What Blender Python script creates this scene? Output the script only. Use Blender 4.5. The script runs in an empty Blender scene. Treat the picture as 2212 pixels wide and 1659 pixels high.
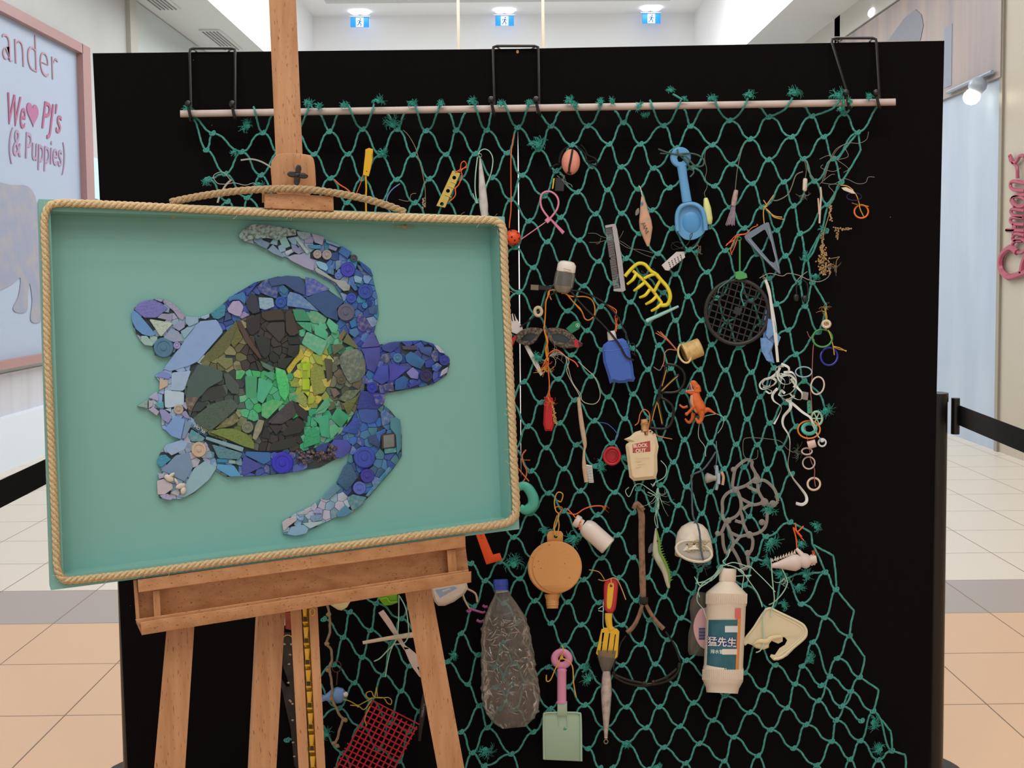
import bpy, bmesh, math, random
from mathutils import Vector, Matrix
from mathutils.geometry import tessellate_polygon, intersect_point_tri_2d
random.seed(7)
SC = bpy.context.scene
COL = SC.collection
# ------------------------------------------------------------------ camera
FP = 2137.0; CX = 1106.0; CY = 702.0; EYE = Vector((0, 0, 1.55))
fw = Vector((0.0052, 1, -0.0524)).normalized()
rt = Vector((1, -0.0052, -0.0100)); rt = (rt - rt.dot(fw) * fw).normalized()
up = rt.cross(fw)
cd = bpy.data.cameras.new('camera'); cam = bpy.data.objects.new('camera', cd); COL.objects.link(cam)
M3 = Matrix((rt, up, -fw)).transposed()
cam.matrix_world = Matrix.Translation(EYE) @ M3.to_4x4()
cd.sensor_fit = 'HORIZONTAL'; cd.sensor_width = 36.0; cd.lens = FP / 2212 * 36.0
cd.shift_y = -(829.5 - CY) / 2212; cd.clip_start = 0.05; cd.clip_end = 100
SC.camera = cam
# ------------------------------------------------------------------ light
w = bpy.data.worlds.new('world'); SC.world = w; w.use_nodes = True
w.node_tree.nodes['Background'].inputs[0].default_value = (0.93, 0.96, 1.0, 1)
w.node_tree.nodes['Background'].inputs[1].default_value = 0.75
def area(name, loc, rot, sx, sy, e, col=(1, 1, 1)):
    l = bpy.data.lights.new(name, 'AREA'); l.shape = 'RECTANGLE'; l.size = sx; l.size_y = sy
    l.energy = e; l.color = col
    o = bpy.data.objects.new(name, l); o.location = loc; o.rotation_euler = rot; COL.objects.link(o); return o
for i in range(4):          # rows of small ceiling downlights over the foreground
    for j in range(2):
        area('ceiling_downlight', (-2.1 + 1.4 * i, -1.0 + 1.6 * j, 4.6), (0, 0, 0), .34, .34, 13.5, (1, 0.97, 0.93))
area('ceiling_light_near', (0.2, -0.8, 5.9), (math.radians(20), 0, 0), 4.5, 2.6, 52, (1, 0.97, 0.94))
area('ceiling_light_mid', (0, 5.2, 6.0), (0, 0, 0), 5.0, 4.0, 260, (0.98, 0.98, 1))
area('ceiling_light_far', (0, 12.6, 6.0), (0, 0, 0), 5.0, 4.5, 480, (0.93, 0.96, 1))
SC.view_settings.view_transform = 'Standard'; SC.view_settings.look = 'None'
SC.view_settings.exposure = 0.0; SC.view_settings.gamma = 1.0
SC.view_settings.use_curve_mapping = False
# ------------------------------------------------------------------ mapping a direction onto real planes
def ray(x, y):
    return (fw * FP + rt * (x - CX) + up * (CY - y)).normalized()
def hit(x, y, p, n):
    d = ray(x, y); return EYE + d * ((p - EYE).dot(n) / d.dot(n))
XL = 4.15
SEAM = 2.80
_sx = (ray(1117, 400).x / ray(1117, 400).y) * SEAM
NL = Vector((0, -1, 0)); NR = Vector((-0.055, -1, 0)).normalized(); PS = Vector((_sx, SEAM, 1.4))
SW = 0.0013
def W(x, y, o=0.0):           # the display screens' front face, o in 1.3 mm steps towards the viewer
    n = NL if x < 1117 else NR
    return hit(x, y, PS + n * (o * SW), n)
_c = [(83, 430), (1090, 468), (1122, 1143), (110, 1275)]
_r = [ray(*c) for c in _c]
_m = Matrix((_r[1], -_r[2], _r[3])).transposed().inverted() @ _r[0]
_k = 2.28 / (_r[1].y * _m[0])
AP = [EYE + _r[0] * _k, EYE + _r[1] * _m[0] * _k, EYE + _r[2] * _m[1] * _k, EYE + _r[3] * _m[2] * _k]
AN = (AP[1] - AP[0]).cross(AP[3] - AP[0]).normalized()
if AN.y > 0: AN = -AN
SA = 0.0009
def A(x, y, o=0.0):           # the artwork's front rim, o in 0.9 mm steps
    return hit(x, y, AP[0] + AN * (o * SA), AN)
# ------------------------------------------------------------------ materials
def lin(h, k=1.0):
    h = h.lstrip('#'); r = []
    for i in (0, 2, 4):
        c = int(h[i:i+2], 16) / 255; c = c / 12.92 if c <= .04045 else ((c + .055) / 1.055) ** 2.4
        r.append(min(1, c * k))
    return (*r, 1)
_mc = {}
GAIN = 1.12
def mat(h, rough=.5, metal=0, noise=0., scale=200, bump=0., alpha=1, emit=0, trans=0, k=None, stretch=None, dark='#000000', coat=0):
    key = (h, rough, metal, noise, scale, bump, alpha, emit, trans, k, stretch, dark, coat)
    if key in _mc: return _mc[key]
    m = bpy.data.materials.new('m_' + h.strip('#')); m.use_nodes = True
    nt = m.node_tree; b = nt.nodes['Principled BSDF']; L = nt.links.new
    c = lin(h, k or GAIN)
    b.inputs['Base Color'].default_value = c; b.inputs['Roughness'].default_value = rough
    b.inputs['Metallic'].default_value = metal; b.inputs['Alpha'].default_value = alpha
    b.inputs['Transmission Weight'].default_value = trans
    b.inputs['Coat Weight'].default_value = coat
    if emit: b.inputs['Emission Color'].default_value = lin(h, 1); b.inputs['Emission Strength'].default_value = emit
    if noise or bump:
        tc = nt.nodes.new('ShaderNodeTexCoord'); tx = nt.nodes.new('ShaderNodeTexNoise')
        tx.inputs['Scale'].default_value = scale; tx.inputs['Detail'].default_value = 4
        if stretch:
            mp = nt.nodes.new('ShaderNodeMapping'); mp.inputs['Scale'].default_value = stretch
            L(tc.outputs['Object'], mp.inputs[0]); L(mp.outputs[0], tx.inputs['Vector'])
        else: L(tc.outputs['Object'], tx.inputs['Vector'])
        if noise:
            mr = nt.nodes.new('ShaderNodeMapRange'); mr.inputs[1].default_value = .42; mr.inputs[2].default_value = .72
            mr.inputs[4].default_value = noise
            mx = nt.nodes.new('ShaderNodeMix'); mx.data_type = 'RGBA'
            L(tx.outputs[0], mr.inputs[0]); L(mr.outputs[0], mx.inputs[0])
            mx.inputs[6].default_value = c; mx.inputs[7].default_value = lin(dark) if dark != '#000000' else (c[0]*.35, c[1]*.35, c[2]*.35, 1)
            L(mx.outputs[2], b.inputs['Base Color'])
        if bump:
            bp = nt.nodes.new('ShaderNodeBump'); bp.inputs['Strength'].default_value = bump; bp.inputs['Distance'].default_value = .002
            L(tx.outputs[0], bp.inputs['Height']); L(bp.outputs[0], b.inputs['Normal'])
    _mc[key] = m; return m
def film(h, vis=.3, rough=.12, bump=.8, scale=40, k=1.0, wr=0.):
    key = ('film', h, vis, rough, bump, scale, wr)
    if key in _mc: return _mc[key]
    m = bpy.data.materials.new('film_' + h.strip('#')); m.use_nodes = True; nt = m.node_tree; L = nt.links.new
    b = nt.nodes['Principled BSDF']; out = nt.nodes['Material Output']
    b.inputs['Base Color'].default_value = lin(h, k); b.inputs['Roughness'].default_value = rough
    b.inputs['Specular IOR Level'].default_value = 0
    gl = nt.nodes.new('ShaderNodeBsdfGlossy'); gl.inputs['Roughness'].default_value = rough; fz = nt.nodes.new('ShaderNodeFresnel'); fz.inputs[0].default_value = 1.55; m3 = nt.nodes.new('ShaderNodeMixShader')
    tr = nt.nodes.new('ShaderNodeBsdfTransparent'); mx = nt.nodes.new('ShaderNodeMixShader')
    fr = nt.nodes.new('ShaderNodeLayerWeight'); fr.inputs[0].default_value = .35
    mr = nt.nodes.new('ShaderNodeMapRange'); mr.inputs[3].default_value = vis; mr.inputs[4].default_value = min(1, vis + .45)
    tc = nt.nodes.new('ShaderNodeTexCoord'); tx = nt.nodes.new('ShaderNodeTexVoronoi'); tx.inputs['Scale'].default_value = scale
    tx.feature = 'SMOOTH_F1'; bp = nt.nodes.new('ShaderNodeBump'); bp.inputs['Strength'].default_value = bump; bp.inputs['Distance'].default_value = .01
    L(tc.outputs['Object'], tx.inputs['Vector']); L(tx.outputs[0], bp.inputs['Height'])
    L(bp.outputs[0], b.inputs['Normal']); L(bp.outputs[0], fr.inputs['Normal'])
    L(fr.outputs['Facing'], mr.inputs[0])
    if wr:  # whitish ridges add opacity, painting wrinkle highlights into the film
        t2 = nt.nodes.new('ShaderNodeTexNoise'); t2.noise_type = 'RIDGED_MULTIFRACTAL'; t2.normalize = False; t2.inputs['Scale'].default_value = scale * .55; t2.inputs['Detail'].default_value = 3; t2.inputs['Distortion'].default_value = .6
        L(tc.outputs['Object'], t2.inputs['Vector']); r2 = nt.nodes.new('ShaderNodeMapRange'); r2.inputs[1].default_value = .35; r2.inputs[2].default_value = 1.3; r2.inputs[4].default_value = wr
        ad = nt.nodes.new('ShaderNodeMath'); ad.use_clamp = True; L(t2.outputs[0], r2.inputs[0]); L(r2.outputs[0], ad.inputs[0]); L(mr.outputs[0], ad.inputs[1]); L(ad.outputs[0], mx.inputs[0]); L(t2.outputs[0], bp.inputs['Height'])
    else: L(mr.outputs[0], mx.inputs[0])
    L(tr.outputs[0], mx.inputs[1]); L(b.outputs[0], mx.inputs[2])
    L(bp.outputs[0], gl.inputs['Normal']); L(bp.outputs[0], fz.inputs['Normal']); L(fz.outputs[0], m3.inputs[0]); L(mx.outputs[0], m3.inputs[1]); L(gl.outputs[0], m3.inputs[2])
    L(m3.outputs[0], out.inputs[0]); _mc[key] = m; return m
def woodmat(name, ax, c1='#be8d63', c2='#a8754c'):
    m = bpy.data.materials.new(name); m.use_nodes = True; nt = m.node_tree; L = nt.links.new; b = nt.nodes['Principled BSDF']
    tc = nt.nodes.new('ShaderNodeTexCoord')
    def nz(s, sc, d=3):
        mp = nt.nodes.new('ShaderNodeMapping'); mp.inputs['Scale'].default_value = s
        t = nt.nodes.new('ShaderNodeTexNoise'); t.inputs['Scale'].default_value = sc; t.inputs['Detail'].default_value = d
        L(tc.outputs['Object'], mp.inputs[0]); L(mp.outputs[0], t.inputs['Vector']); return t
    s1 = [1, 1, 1]; s1[ax] = .06; s2 = [1, 1, 1]; s2[ax] = .16
    a = nz(s1, 60); f = nz(s2, 330, 1)
    mx = nt.nodes.new('ShaderNodeMix'); mx.data_type = 'RGBA'; mx.inputs[6].default_value = lin(c1, 1.12); mx.inputs[7].default_value = lin(c2, 1.1)
    mr = nt.nodes.new('ShaderNodeMapRange'); mr.inputs[1].default_value = .3; mr.inputs[2].default_value = .7
    L(a.outputs[0], mr.inputs[0]); L(mr.outputs[0], mx.inputs[0])
    m2 = nt.nodes.new('ShaderNodeMix'); m2.data_type = 'RGBA'; m2.inputs[7].default_value = lin('#7a4a2a')
    r2 = nt.nodes.new('ShaderNodeMapRange'); r2.inputs[1].default_value = .66; r2.inputs[2].default_value = .72; r2.inputs[4].default_value = .75
    L(f.outputs[0], r2.inputs[0]); L(r2.outputs[0], m2.inputs[0]); L(mx.outputs[2], m2.inputs[6]); L(m2.outputs[2], b.inputs['Base Color'])
    b.inputs['Roughness'].default_value = .5; return m
# ------------------------------------------------------------------ geometry in (x, y, o) steps
def cr(pts, sub, cyc=False):
    pts = [tuple(p) + (0,) * (3 - len(p)) for p in pts]; n = len(pts)
    if n < 3 and not cyc: 
        a, b = Vector(pts[0]), Vector(pts[1]); return [a.lerp(b, i / sub) for i in range(sub + 1)]
    out = []
    for i in range(n if cyc else n - 1):
        g = lambda j: Vector(pts[j % n]) if cyc else Vector(pts[max(0, min(n - 1, j))])
        p0, p1, p2, p3 = g(i - 1), g(i), g(i + 1), g(i + 2)
        for s in range(sub):
            t = s / sub; out.append(.5 * ((2 * p1) + (p2 - p0) * t + (2 * p0 - 5 * p1 + 4 * p2 - p3) * t * t + (3 * p1 - p0 - 3 * p2 + p3) * t ** 3))
    if not cyc: out.append(Vector(pts[-1]))
    return out
def frames(P, cyc=False):
    n = len(P); T = []
    for i in range(n):
        a = P[(i - 1) % n] if (cyc or i) else P[0]; b = P[(i + 1) % n] if (cyc or i < n - 1) else P[-1]
        t = b - a; T.append(t.normalized() if t.length > 1e-9 else Vector((0, 1, 0)))
    N = []
    for t in T:          # keep one axis as close as possible to the out-of-plane axis
        z = Vector((0, 0, 1)); b = z - t * z.dot(t)
        if b.length < .15: b = (N[-1][1] if N else Vector((1, 0, 0))); b = b - t * b.dot(t)
        b.normalize(); N.append((b.cross(t).normalized(), b))
    return N
def g_tube(pts, r, n=8, cyc=False, sub=4, flat=None, lobes=0, pitch=10., amp=.22, twist=0., raw=False):
    P = [Vector(tuple(p) + (0,) * (3 - len(p))) for p in pts] if raw else cr(pts, sub, cyc)
    N = frames(P, cyc); V = []; F = []; m = len(P); d = 0.
    for i, p in enumerate(P):
        if i: d += (p - P[i - 1]).length
        t = i / max(1, m - 1)
        if isinstance(r, (list, tuple)):
            u = t * (len(r) - 1); j = min(int(u), len(r) - 2); rr = r[j] + (r[j + 1] - r[j]) * (u - j)
        else: rr = r
        ph = d / pitch * 2 * math.pi if lobes else twist * t
        for k in range(n):
            a = 2 * math.pi * k / n; q = rr * (1 + (amp * math.cos(lobes * a + ph) if lobes else 0))
            ca, sa = math.cos(a), math.sin(a)
            if flat: ca, sa = ca * flat[0], sa * flat[1]
            if twist: ca, sa = ca * math.cos(ph) - sa * math.sin(ph), ca * math.sin(ph) + sa * math.cos(ph)
            V.append(p + N[i][0] * ca * q + N[i][1] * sa * q)
    for i in range(m if cyc else m - 1):
        for k in range(n):
            a, b = i * n + k, i * n + (k + 1) % n; c, e = ((i + 1) % m) * n + k, ((i + 1) % m) * n + (k + 1) % n
            F.append((a, b, e, c))
    if not cyc: F.append(tuple(range(n))); F.append(tuple((m - 1) * n + k for k in range(n)))
    return V, F
def g_ring(x, y, rx, ry, r, o=0, n=8, tilt=0, ang=0, flat=None, seg=28):
    ca, sa = math.cos(ang), math.sin(ang); P = []
    for i in range(seg):
        a = 2 * math.pi * i / seg; u, v = rx * math.cos(a), ry * math.sin(a)
        P.append((x + u * ca - v * sa, y + u * sa + v * ca, o + tilt * math.sin(a)))
    return g_tube(P, r, n, True, raw=True, flat=flat)
def area2(p): return .5 * sum(p[i][0] * p[(i + 1) % len(p)][1] - p[(i + 1) % len(p)][0] * p[i][1] for i in range(len(p)))
def inset(p, d):
    s = 1 if area2(p) > 0 else -1; n = len(p); out = []
    for i in range(n):
        a, b, c = Vector(p[i - 1][:2]), Vector(p[i][:2]), Vector(p[(i + 1) % n][:2])
        e1 = (b - a); e2 = (c - b)
        if e1.length < 1e-6 or e2.length < 1e-6: out.append(tuple(b)); continue
        e1.normalize(); e2.normalize(); n1 = Vector((-e1.y, e1.x)); n2 = Vector((-e2.y, e2.x)); m = n1 + n2
        if m.length < .3: out.append(tuple(b)); continue
        m.normalize(); q = b + m * s * d / max(.5, m.dot(n1)); out.append((q.x, q.y))
    return out
def rnd(p, sub=4): return [(v.x, v.y) for v in cr(p, sub, True)]
def chaikin(p, k=1):
    for _ in range(k):
        q = []
        for i in range(len(p)):
            a, b = p[i], p[(i + 1) % len(p)]; q += [(a[0]*.8+b[0]*.2, a[1]*.8+b[1]*.2), (a[0]*.2+b[0]*.8, a[1]*.2+b[1]*.8)]
        p = q
    return p
def g_plate(out, o0, t, holes=(), bev=.8):
    loops = [list(out)] + [list(h) for h in holes]
    if area2(loops[0]) < 0: loops[0].reverse()
    for h in loops[1:]:
        if area2(h) > 0: h.reverse()
    bev = min(bev, t * .45) if t > 0 else 0
    V = []; F = []; n = sum(map(len, loops))
    ins = [inset(l, bev) for l in loops]
    for src, o in ((loops, o0), (loops, o0 + t - bev), (ins, o0 + t)):
        for l in src: V += [Vector((q[0], q[1], o)) for q in l]
    tri = tessellate_polygon([[Vector((q[0], q[1], 0)) for q in l] for l in loops])
    for a, b, c in tri: F.append((a, c, b)); F.append((a + 2 * n, b + 2 * n, c + 2 * n))
    s = 0
    for l in loops:
        m = len(l)
        for k in range(m):
            a, b = s + k, s + (k + 1) % m
            F.append((a, b, b + n, a + n)); F.append((a + n, b + n, b + 2 * n, a + 2 * n))
        s += m
    return V, F
def g_lathe(p0, p1, prof, o=0, squash=1., n=24, o1=None, open0=False, open1=False):
    a = Vector((p0[0], p0[1], o)); b = Vector((p1[0], p1[1], o if o1 is None else o1)); T = (b - a); Ln = T.length; T.normalize()
    z = Vector((0, 0, 1)); B = (z - T * z.dot(T)).normalized(); N = B.cross(T); V = []; F = []
    for t, r in prof:
        c = a + T * (t * Ln)
        for k in range(n):
            u = 2 * math.pi * k / n; V.append(c + N * r * math.cos(u) + B * r * squash * math.sin(u))
    m = len(prof)
    for i in range(m - 1):
        for k in range(n): F.append((i * n + k, i * n + (k + 1) % n, (i + 1) * n + (k + 1) % n, (i + 1) * n + k))
    if not open0: F.append(tuple(range(n)))
    if not open1: F.append(tuple((m - 1) * n + k for k in range(n)))
    return V, F
def g_ball(x, y, o, rx, ry=None, rz=None, n=16, m=10, ang=0, wob=0):
    ry = ry or rx; rz = rz or rx; V = []; F = []; ca, sa = math.cos(ang), math.sin(ang)
    for i in range(m + 1):
        f = math.pi * i / m
        for k in range(n):
            u = 2 * math.pi * k / n; w = 1 + wob * (random.random() - .5)
            a, b, c = rx * math.sin(f) * math.cos(u) * w, ry * math.cos(f) * w, rz * math.sin(f) * math.sin(u) * w
            V.append(Vector((x + a * ca - b * sa, y + a * sa + b * ca, o + c)))
    for i in range(m):
        for k in range(n): F.append((i * n + k, i * n + (k + 1) % n, (i + 1) * n + (k + 1) % n, (i + 1) * n + k))
    return V, F
def g_box(x0, y0, x1, y1, o0, o1, ang=0):
    cx, cy = (x0 + x1) / 2, (y0 + y1) / 2; ca, sa = math.cos(ang), math.sin(ang)
    p = [(cx + (x - cx) * ca - (y - cy) * sa, cy + (x - cx) * sa + (y - cy) * ca) for x, y in ((x0, y0), (x1, y0), (x1, y1), (x0, y1))]
    return g_plate(p, o0, o1 - o0, bev=min(1, (o1 - o0) * .2))
def merge(*gs):
    V = []; F = []
    for v, f in gs:
        s = len(V); V += v; F += [tuple(i + s for i in q) for q in f]
    return V, F
def g_fray(x, y, ang, ln, n=26, spread=1.1, o=30, r=.5, curl=1.1, rs=None):
    R = rs or random; gs = []
    for i in range(n):
        a = ang + R.uniform(-spread, spread); l = ln * R.uniform(.45, 1.1); c = R.uniform(-curl, curl) * 2
        P = [Vector((x + R.uniform(-1.5, 1.5), y + R.uniform(-1.5, 1.5), o + R.uniform(-2, 2)))]
        for s in range(4):
            P.append(P[-1] + Vector((math.cos(a), math.sin(a), R.uniform(-.5, .6))) * l / 4); a += c * .5
        gs.append(g_tube(P, [r, r * .9, r * .5], 3, raw=True))
    return merge(*gs)
def g_text(s, x, y, size, ang=0, o0=0, t=.6, shear=0, sx=1, align='LEFT', off=0):
    cu = bpy.data.curves.new('t', 'FONT'); cu.body = s; cu.size = size; cu.extrude = 0; cu.align_x = align; cu.shear = shear
    cu.resolution_u = 4; cu.offset = off
    ob = bpy.data.objects.new('t', cu); COL.objects.link(ob); dg = bpy.context.evaluated_depsgraph_get(); dg.update()
    me = bpy.data.meshes.new_from_object(ob.evaluated_get(dg)); ca, sa = math.cos(ang), math.sin(ang)
    bm = bmesh.new(); bm.from_mesh(me)
    r = bmesh.ops.extrude_face_region(bm, geom=bm.faces[:]) 
    for v in r['geom']:
        if isinstance(v, bmesh.types.BMVert): v.co.z += t
    bm.verts.index_update(); V = []
    for v in bm.verts:
        u, q = v.co.x * sx, -v.co.y; V.append(Vector((x + u * ca - q * sa, y + u * sa + q * ca, o0 + v.co.z)))
    F = [tuple(v.index for v in f.verts) for f in bm.faces]; bm.free()
    bpy.data.objects.remove(ob); bpy.data.curves.remove(cu); bpy.data.meshes.remove(me); return V, F
# ------------------------------------------------------------------ objects
def mesh_obj(name, V, F, mt, parent=None, smooth=True, base=None, fm=None, mats=None):
    c = sum(V, Vector()) / len(V) if base is None else base
    me = bpy.data.meshes.new(name); me.from_pydata([v - c for v in V], [], F)
    bm = bmesh.new(); bm.from_mesh(me); bmesh.ops.recalc_face_normals(bm, faces=bm.faces[:]); bm.to_mesh(me); bm.free()
    for q in (mats or [mt]): me.materials.append(q)
    if fm:
        for i, p in enumerate(me.polygons): p.material_index = fm[i]
    if smooth:
        for p in me.polygons: p.use_smooth = True
        try: me.set_sharp_from_angle(angle=math.radians(38))
        except Exception: pass
    o = bpy.data.objects.new(name, me); COL.objects.link(o); o.location = c
    if parent:
        o.parent = parent; q = parent; 
        o.location = c - WL[parent.name]
    WL[o.name] = c
    return o
WL = {}
def put(name, g, M, mt, parent=None, smooth=True):
    return mesh_obj(name, [M(v[0], v[1], v[2]) for v in g[0]], g[1], mt, parent, smooth)
def tag(o, label, cat, group=None):
    o['label'] = label; o['category'] = cat
    if group: o['group'] = group
    return o
def struct(o): o['kind'] = 'structure'; return o
def thing(name, loc, label, cat, group=None):
    o = bpy.data.objects.new(name, None); COL.objects.link(o); o.location = loc; o.empty_display_size = .02
    WL[o.name] = Vector(loc); return tag(o, label, cat, group)
def item(name, label, cat, parts, M=W, group=None):
    """parts: (name, geo, mat[, label]); a thing of one part is one mesh"""
    if len(parts) == 1:
        return tag(put(name, parts[0][1], M, parts[0][2]), label, cat, group)
    V = [M(*v) for v in parts[0][1][0]]; lo = min(V, key=lambda v: v.z); c = sum(V, Vector()) / len(V)
    t = thing(name, Vector((c.x, c.y, lo.z)), label, cat, group); objs = {}
    for p in parts:
        par = t
        nm = p[0]
        if '>' in nm: pn, nm = nm.split('>'); par = objs[pn]
        o = put(nm, p[1], M, p[2], par); objs.setdefault(nm, o)
        if len(p) > 3: o['label'] = p[3]
    return t
def wbox(name, x0, x1, y0, y1, z0, z1, mt, parent=None, smooth=False):
    V = [Vector((x, y, z)) for x in (x0, x1) for y in (y0, y1) for z in (z0, z1)]
    F = [(0, 1, 3, 2), (4, 6, 7, 5), (0, 4, 5, 1), (2, 3, 7, 6), (0, 2, 6, 4), (1, 5, 7, 3)]
    return mesh_obj(name, V, F, mt, parent, smooth)
def Z(org, s, txt):      # points read off an enlarged view
    return [(org[0] + float(a.split(',')[0]) / s, org[1] + float(a.split(',')[1]) / s) for a in txt.split()]
# ================================================================== the setting
def floor_mat():
    m = bpy.data.materials.new('floor_tiles'); m.use_nodes = True; nt = m.node_tree; L = nt.links.new; b = nt.nodes['Principled BSDF']
    g = nt.nodes.new('ShaderNodeNewGeometry'); sp = nt.nodes.new('ShaderNodeSeparateXYZ'); L(g.outputs['Position'], sp.inputs[0])
    def mth(op, a, v=None, w=None):
        n = nt.nodes.new('ShaderNodeMath'); n.operation = op
        for i, q in enumerate((a, v, w)):
            if q is None: continue
            if isinstance(q, (int, float)): n.inputs[i].default_value = q
            else: L(q, n.inputs[i])
        return n.outputs[0]
    T = FT
    fx = mth('FRACT', mth('DIVIDE', mth('ADD', sp.outputs[0], 50 * T - FX0), T)); fy = mth('FRACT', mth('DIVIDE', mth('ADD', sp.outputs[1], 50 * T - FY0), T))
    gx = mth('LESS_THAN', mth('ABSOLUTE', mth('SUBTRACT', fx, .5)), .4945); gy = mth('LESS_THAN', mth('ABSOLUTE', mth('SUBTRACT', fy, .5)), .4945)
    tile = mth('MULTIPLY', gx, gy)
    near = mth('LESS_THAN', sp.outputs[1], FY0 + FB * T); band = mth('MULTIPLY', mth('GREATER_THAN', sp.outputs[1], FY0 + FB * T), mth('LESS_THAN', sp.outputs[1], FY0 + (FB + 1) * T))
    def mix(f, a, c):
        x = nt.nodes.new('ShaderNodeMix'); x.data_type = 'RGBA'; L(f, x.inputs[0])
        for i, q in ((6, a), (7, c)):
            if isinstance(q, tuple): x.inputs[i].default_value = q
            else: L(q, x.inputs[i])
        return x.outputs[2]
    tx = nt.nodes.new('ShaderNodeTexNoise'); tx.inputs['Scale'].default_value = 160; L(g.outputs['Position'], tx.inputs['Vector'])
    c = mix(near, lin('#d3ccbf'), lin('#ceaa8a')); c = mix(band, c, lin('#9e9692'))
    sv = mth('MULTIPLY', tx.outputs[0], .25); c = mix(sv, c, lin('#8a7358'))
    c = mix(tile, lin('#6b5a48'), c); L(c, b.inputs['Base Color']); b.inputs['Roughness'].default_value = .38
    return m
_f = lambda x, y: hit(x, y, Vector((0, 0, 0)), Vector((0, 0, 1)))
ys = [_f(2131, 1521).y, _f(2110, 1411.7).y, _f(2100, 1325).y, _f(2100, 1253).y]
print('rows', ys, 'cols', _f(2131, 1521).x, _f(2141, 1325).x)
FT = (ys[3] - ys[0]) / 3; FY0 = ys[0]; FB = 2; FX0 = _f(2131, 1521).x
YB = 17.6; HL = EYE.z + .75 * XL; WB = 3.06 * XL / 3.8; HB = EYE.z + 1.353 * WB
white = mat('#f0f0f0', .8, k=1); offw = mat('#d4d6d4', .8, k=1)
struct(wbox('floor', -9, 9, -7, YB + .3, -.1, 0, floor_mat()))
struct(wbox('ceiling_low_left', -XL - .1, -WB, -3, YB, HL, HL + .15, offw)).name = 'ceiling_left'
struct(wbox('ceiling_low_right', WB, XL + .1, -3, YB, HL, HL + .15, offw)).name = 'ceiling_right'
struct(wbox('ceiling', -WB - .1, WB + .1, -3, YB + .3, HB, HB + .15, white))
struct(wbox('wall_bulkhead_left', -WB - .1, -WB, -3, YB, HL + .15, HB, white))
struct(wbox('wall_bulkhead_right', WB, WB + .1, -3, YB, HL + .15, HB, white))
struct(wbox('wall_back', -XL - .1, XL + .1, YB, YB + .15, 0, HB, white))
def PL(x, y): return hit(x, y, Vector((-XL, 0, 0)), Vector((1, 0, 0)))
def PR(x, y): return hit(x, y, Vector((XL, 0, 0)), Vector((1, 0, 0)))
struct(wbox('wall_left', -XL - .25, -XL, -3, YB, 0, HL, mat('#bdbebb', .35, k=1, noise=.12, scale=1.5)))
# glass strip, post and greenish pane on the left shopfront
yp0, yp1 = PL(272, 60).y, PL(287, 60).y
struct(wbox('trim_1', -XL, -XL + .05, yp0, yp1, 0, HL, mat('#b8b3aa', .4, k=1)))
struct(wbox('window_1', -XL, -XL + .02, yp1, YB - .5, 0, HL - .02, mat('#b9c0bc', .15, k=1)))
struct(wbox('trim_2', -XL - .0, -XL + .1, -3, YB, 0, .42, mat('#d8e2ea', .3, k=1)))
za = PL(60, 870).z
struct(wbox('window_2', -XL, -XL + .015, -3, PL(160, 700).y, .42, PL(90, 778).z - .05, mat('#c6c6cc', .3, k=1, noise=.25, scale=6, stretch=(1, 1, .05))))
# glass patch beside the poster, a light blue reflection put into its colour
struct(wbox('window_reflection', -XL, -XL + .02, PL(168, 380).y, PL(210, 380).y, PL(180, 425).z, PL(180, 335).z, mat('#bfe6f2', .2, k=1.1)))
# ---- poster in its pink frame
yr, yl = PL(154, 95).y, PL(-420, 95).y; zt = PL(154, 95).z; zb = PL(90, 778).z
P = thing('shop_poster', (-XL + .06, (yr + yl) / 2, zb), 'large pale blue shop window poster with pink lettering and a dog, in a pink frame', 'poster')
pink = mat('#a67f7c', .45, k=1); pale = mat('#a6b4c8', .5, k=1)
wbox('poster_panel', -XL + .02, -XL + .05, yl, yr, zb, zt, pale, P)
def rail(y0, y1, z0, z1): wbox('frame_rail', -XL + .02, -XL + .11, y0, y1, z0, z1, pink, P)
rail(yl, yr, zt - .09, zt); rail(yl, yr, zb, zb + .07); rail(yr - .01, yr + .17, zb, zt)
def MW(x, y, o): return Vector((-XL + .05 + o, x, y))     # metres: along the wall, up
def wtext(s, px, py, px2, size, col, shear=0, off=0, nm='lettering', sx=None):
    a = PL(px, py); b = PL(px2, py); g = g_text(s, 0, 0, size, 0, 0, .006, shear, 1, off=off)
    xs = [v.x for v in g[0]]; f = (b.y - a.y) / (max(xs) - min(xs)); x0 = min(xs)
    V = [MW(a.y + (v.x - x0) * f, a.z - v.y, v.z + .002) for v in g[0]]
    mesh_obj(nm, V, g[1], col, P, False)
wtext('ander', -8, 128, 112, .50, mat('#b08896', .5, k=1), 0, -.012)
wtext('We', 5, 268, 42, .38, mat('#a8607f', .5, k=1), .38)
wtext("PJ's", 77, 276, 121, .36, mat('#a8607f', .5, k=1), .38)
wtext('(& Puppies)', 6, 333, 128, .33, mat('#a68aa6', .5, k=1), .2)
hc = PL(57, 245); hp = []; hw = abs(PL(70, 243).y - PL(45, 243).y) / 32; hh_ = (PL(57, 220).z - PL(57, 270).z) / 29
for i in range(30):
    t = 2 * math.pi * i / 30
    hp.append((hc.y + hw * 16 * math.sin(t) ** 3, hc.z + hh_ * (13 * math.cos(t) - 5 * math.cos(2 * t) - 2 * math.cos(3 * t) - math.cos(4 * t))))
g = g_plate(hp, .002, .006, bev=0); mesh_obj('heart', [MW(*v) for v in g[0]], g[1], mat('#ab6690', .5, k=1), P, False)
dog = [(-40, 395), (10, 400), (45, 402), (62, 425), (72, 470), (80, 520), (86, 600), (80, 660), (77, 690), (64, 698), (52, 690), (56, 650), (50, 612), (46, 640), (44, 672), (22, 675), (14, 665), (26, 640), (30, 600), (10, 615), (-30, 630), (-60, 600), (-70, 460)]
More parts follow.
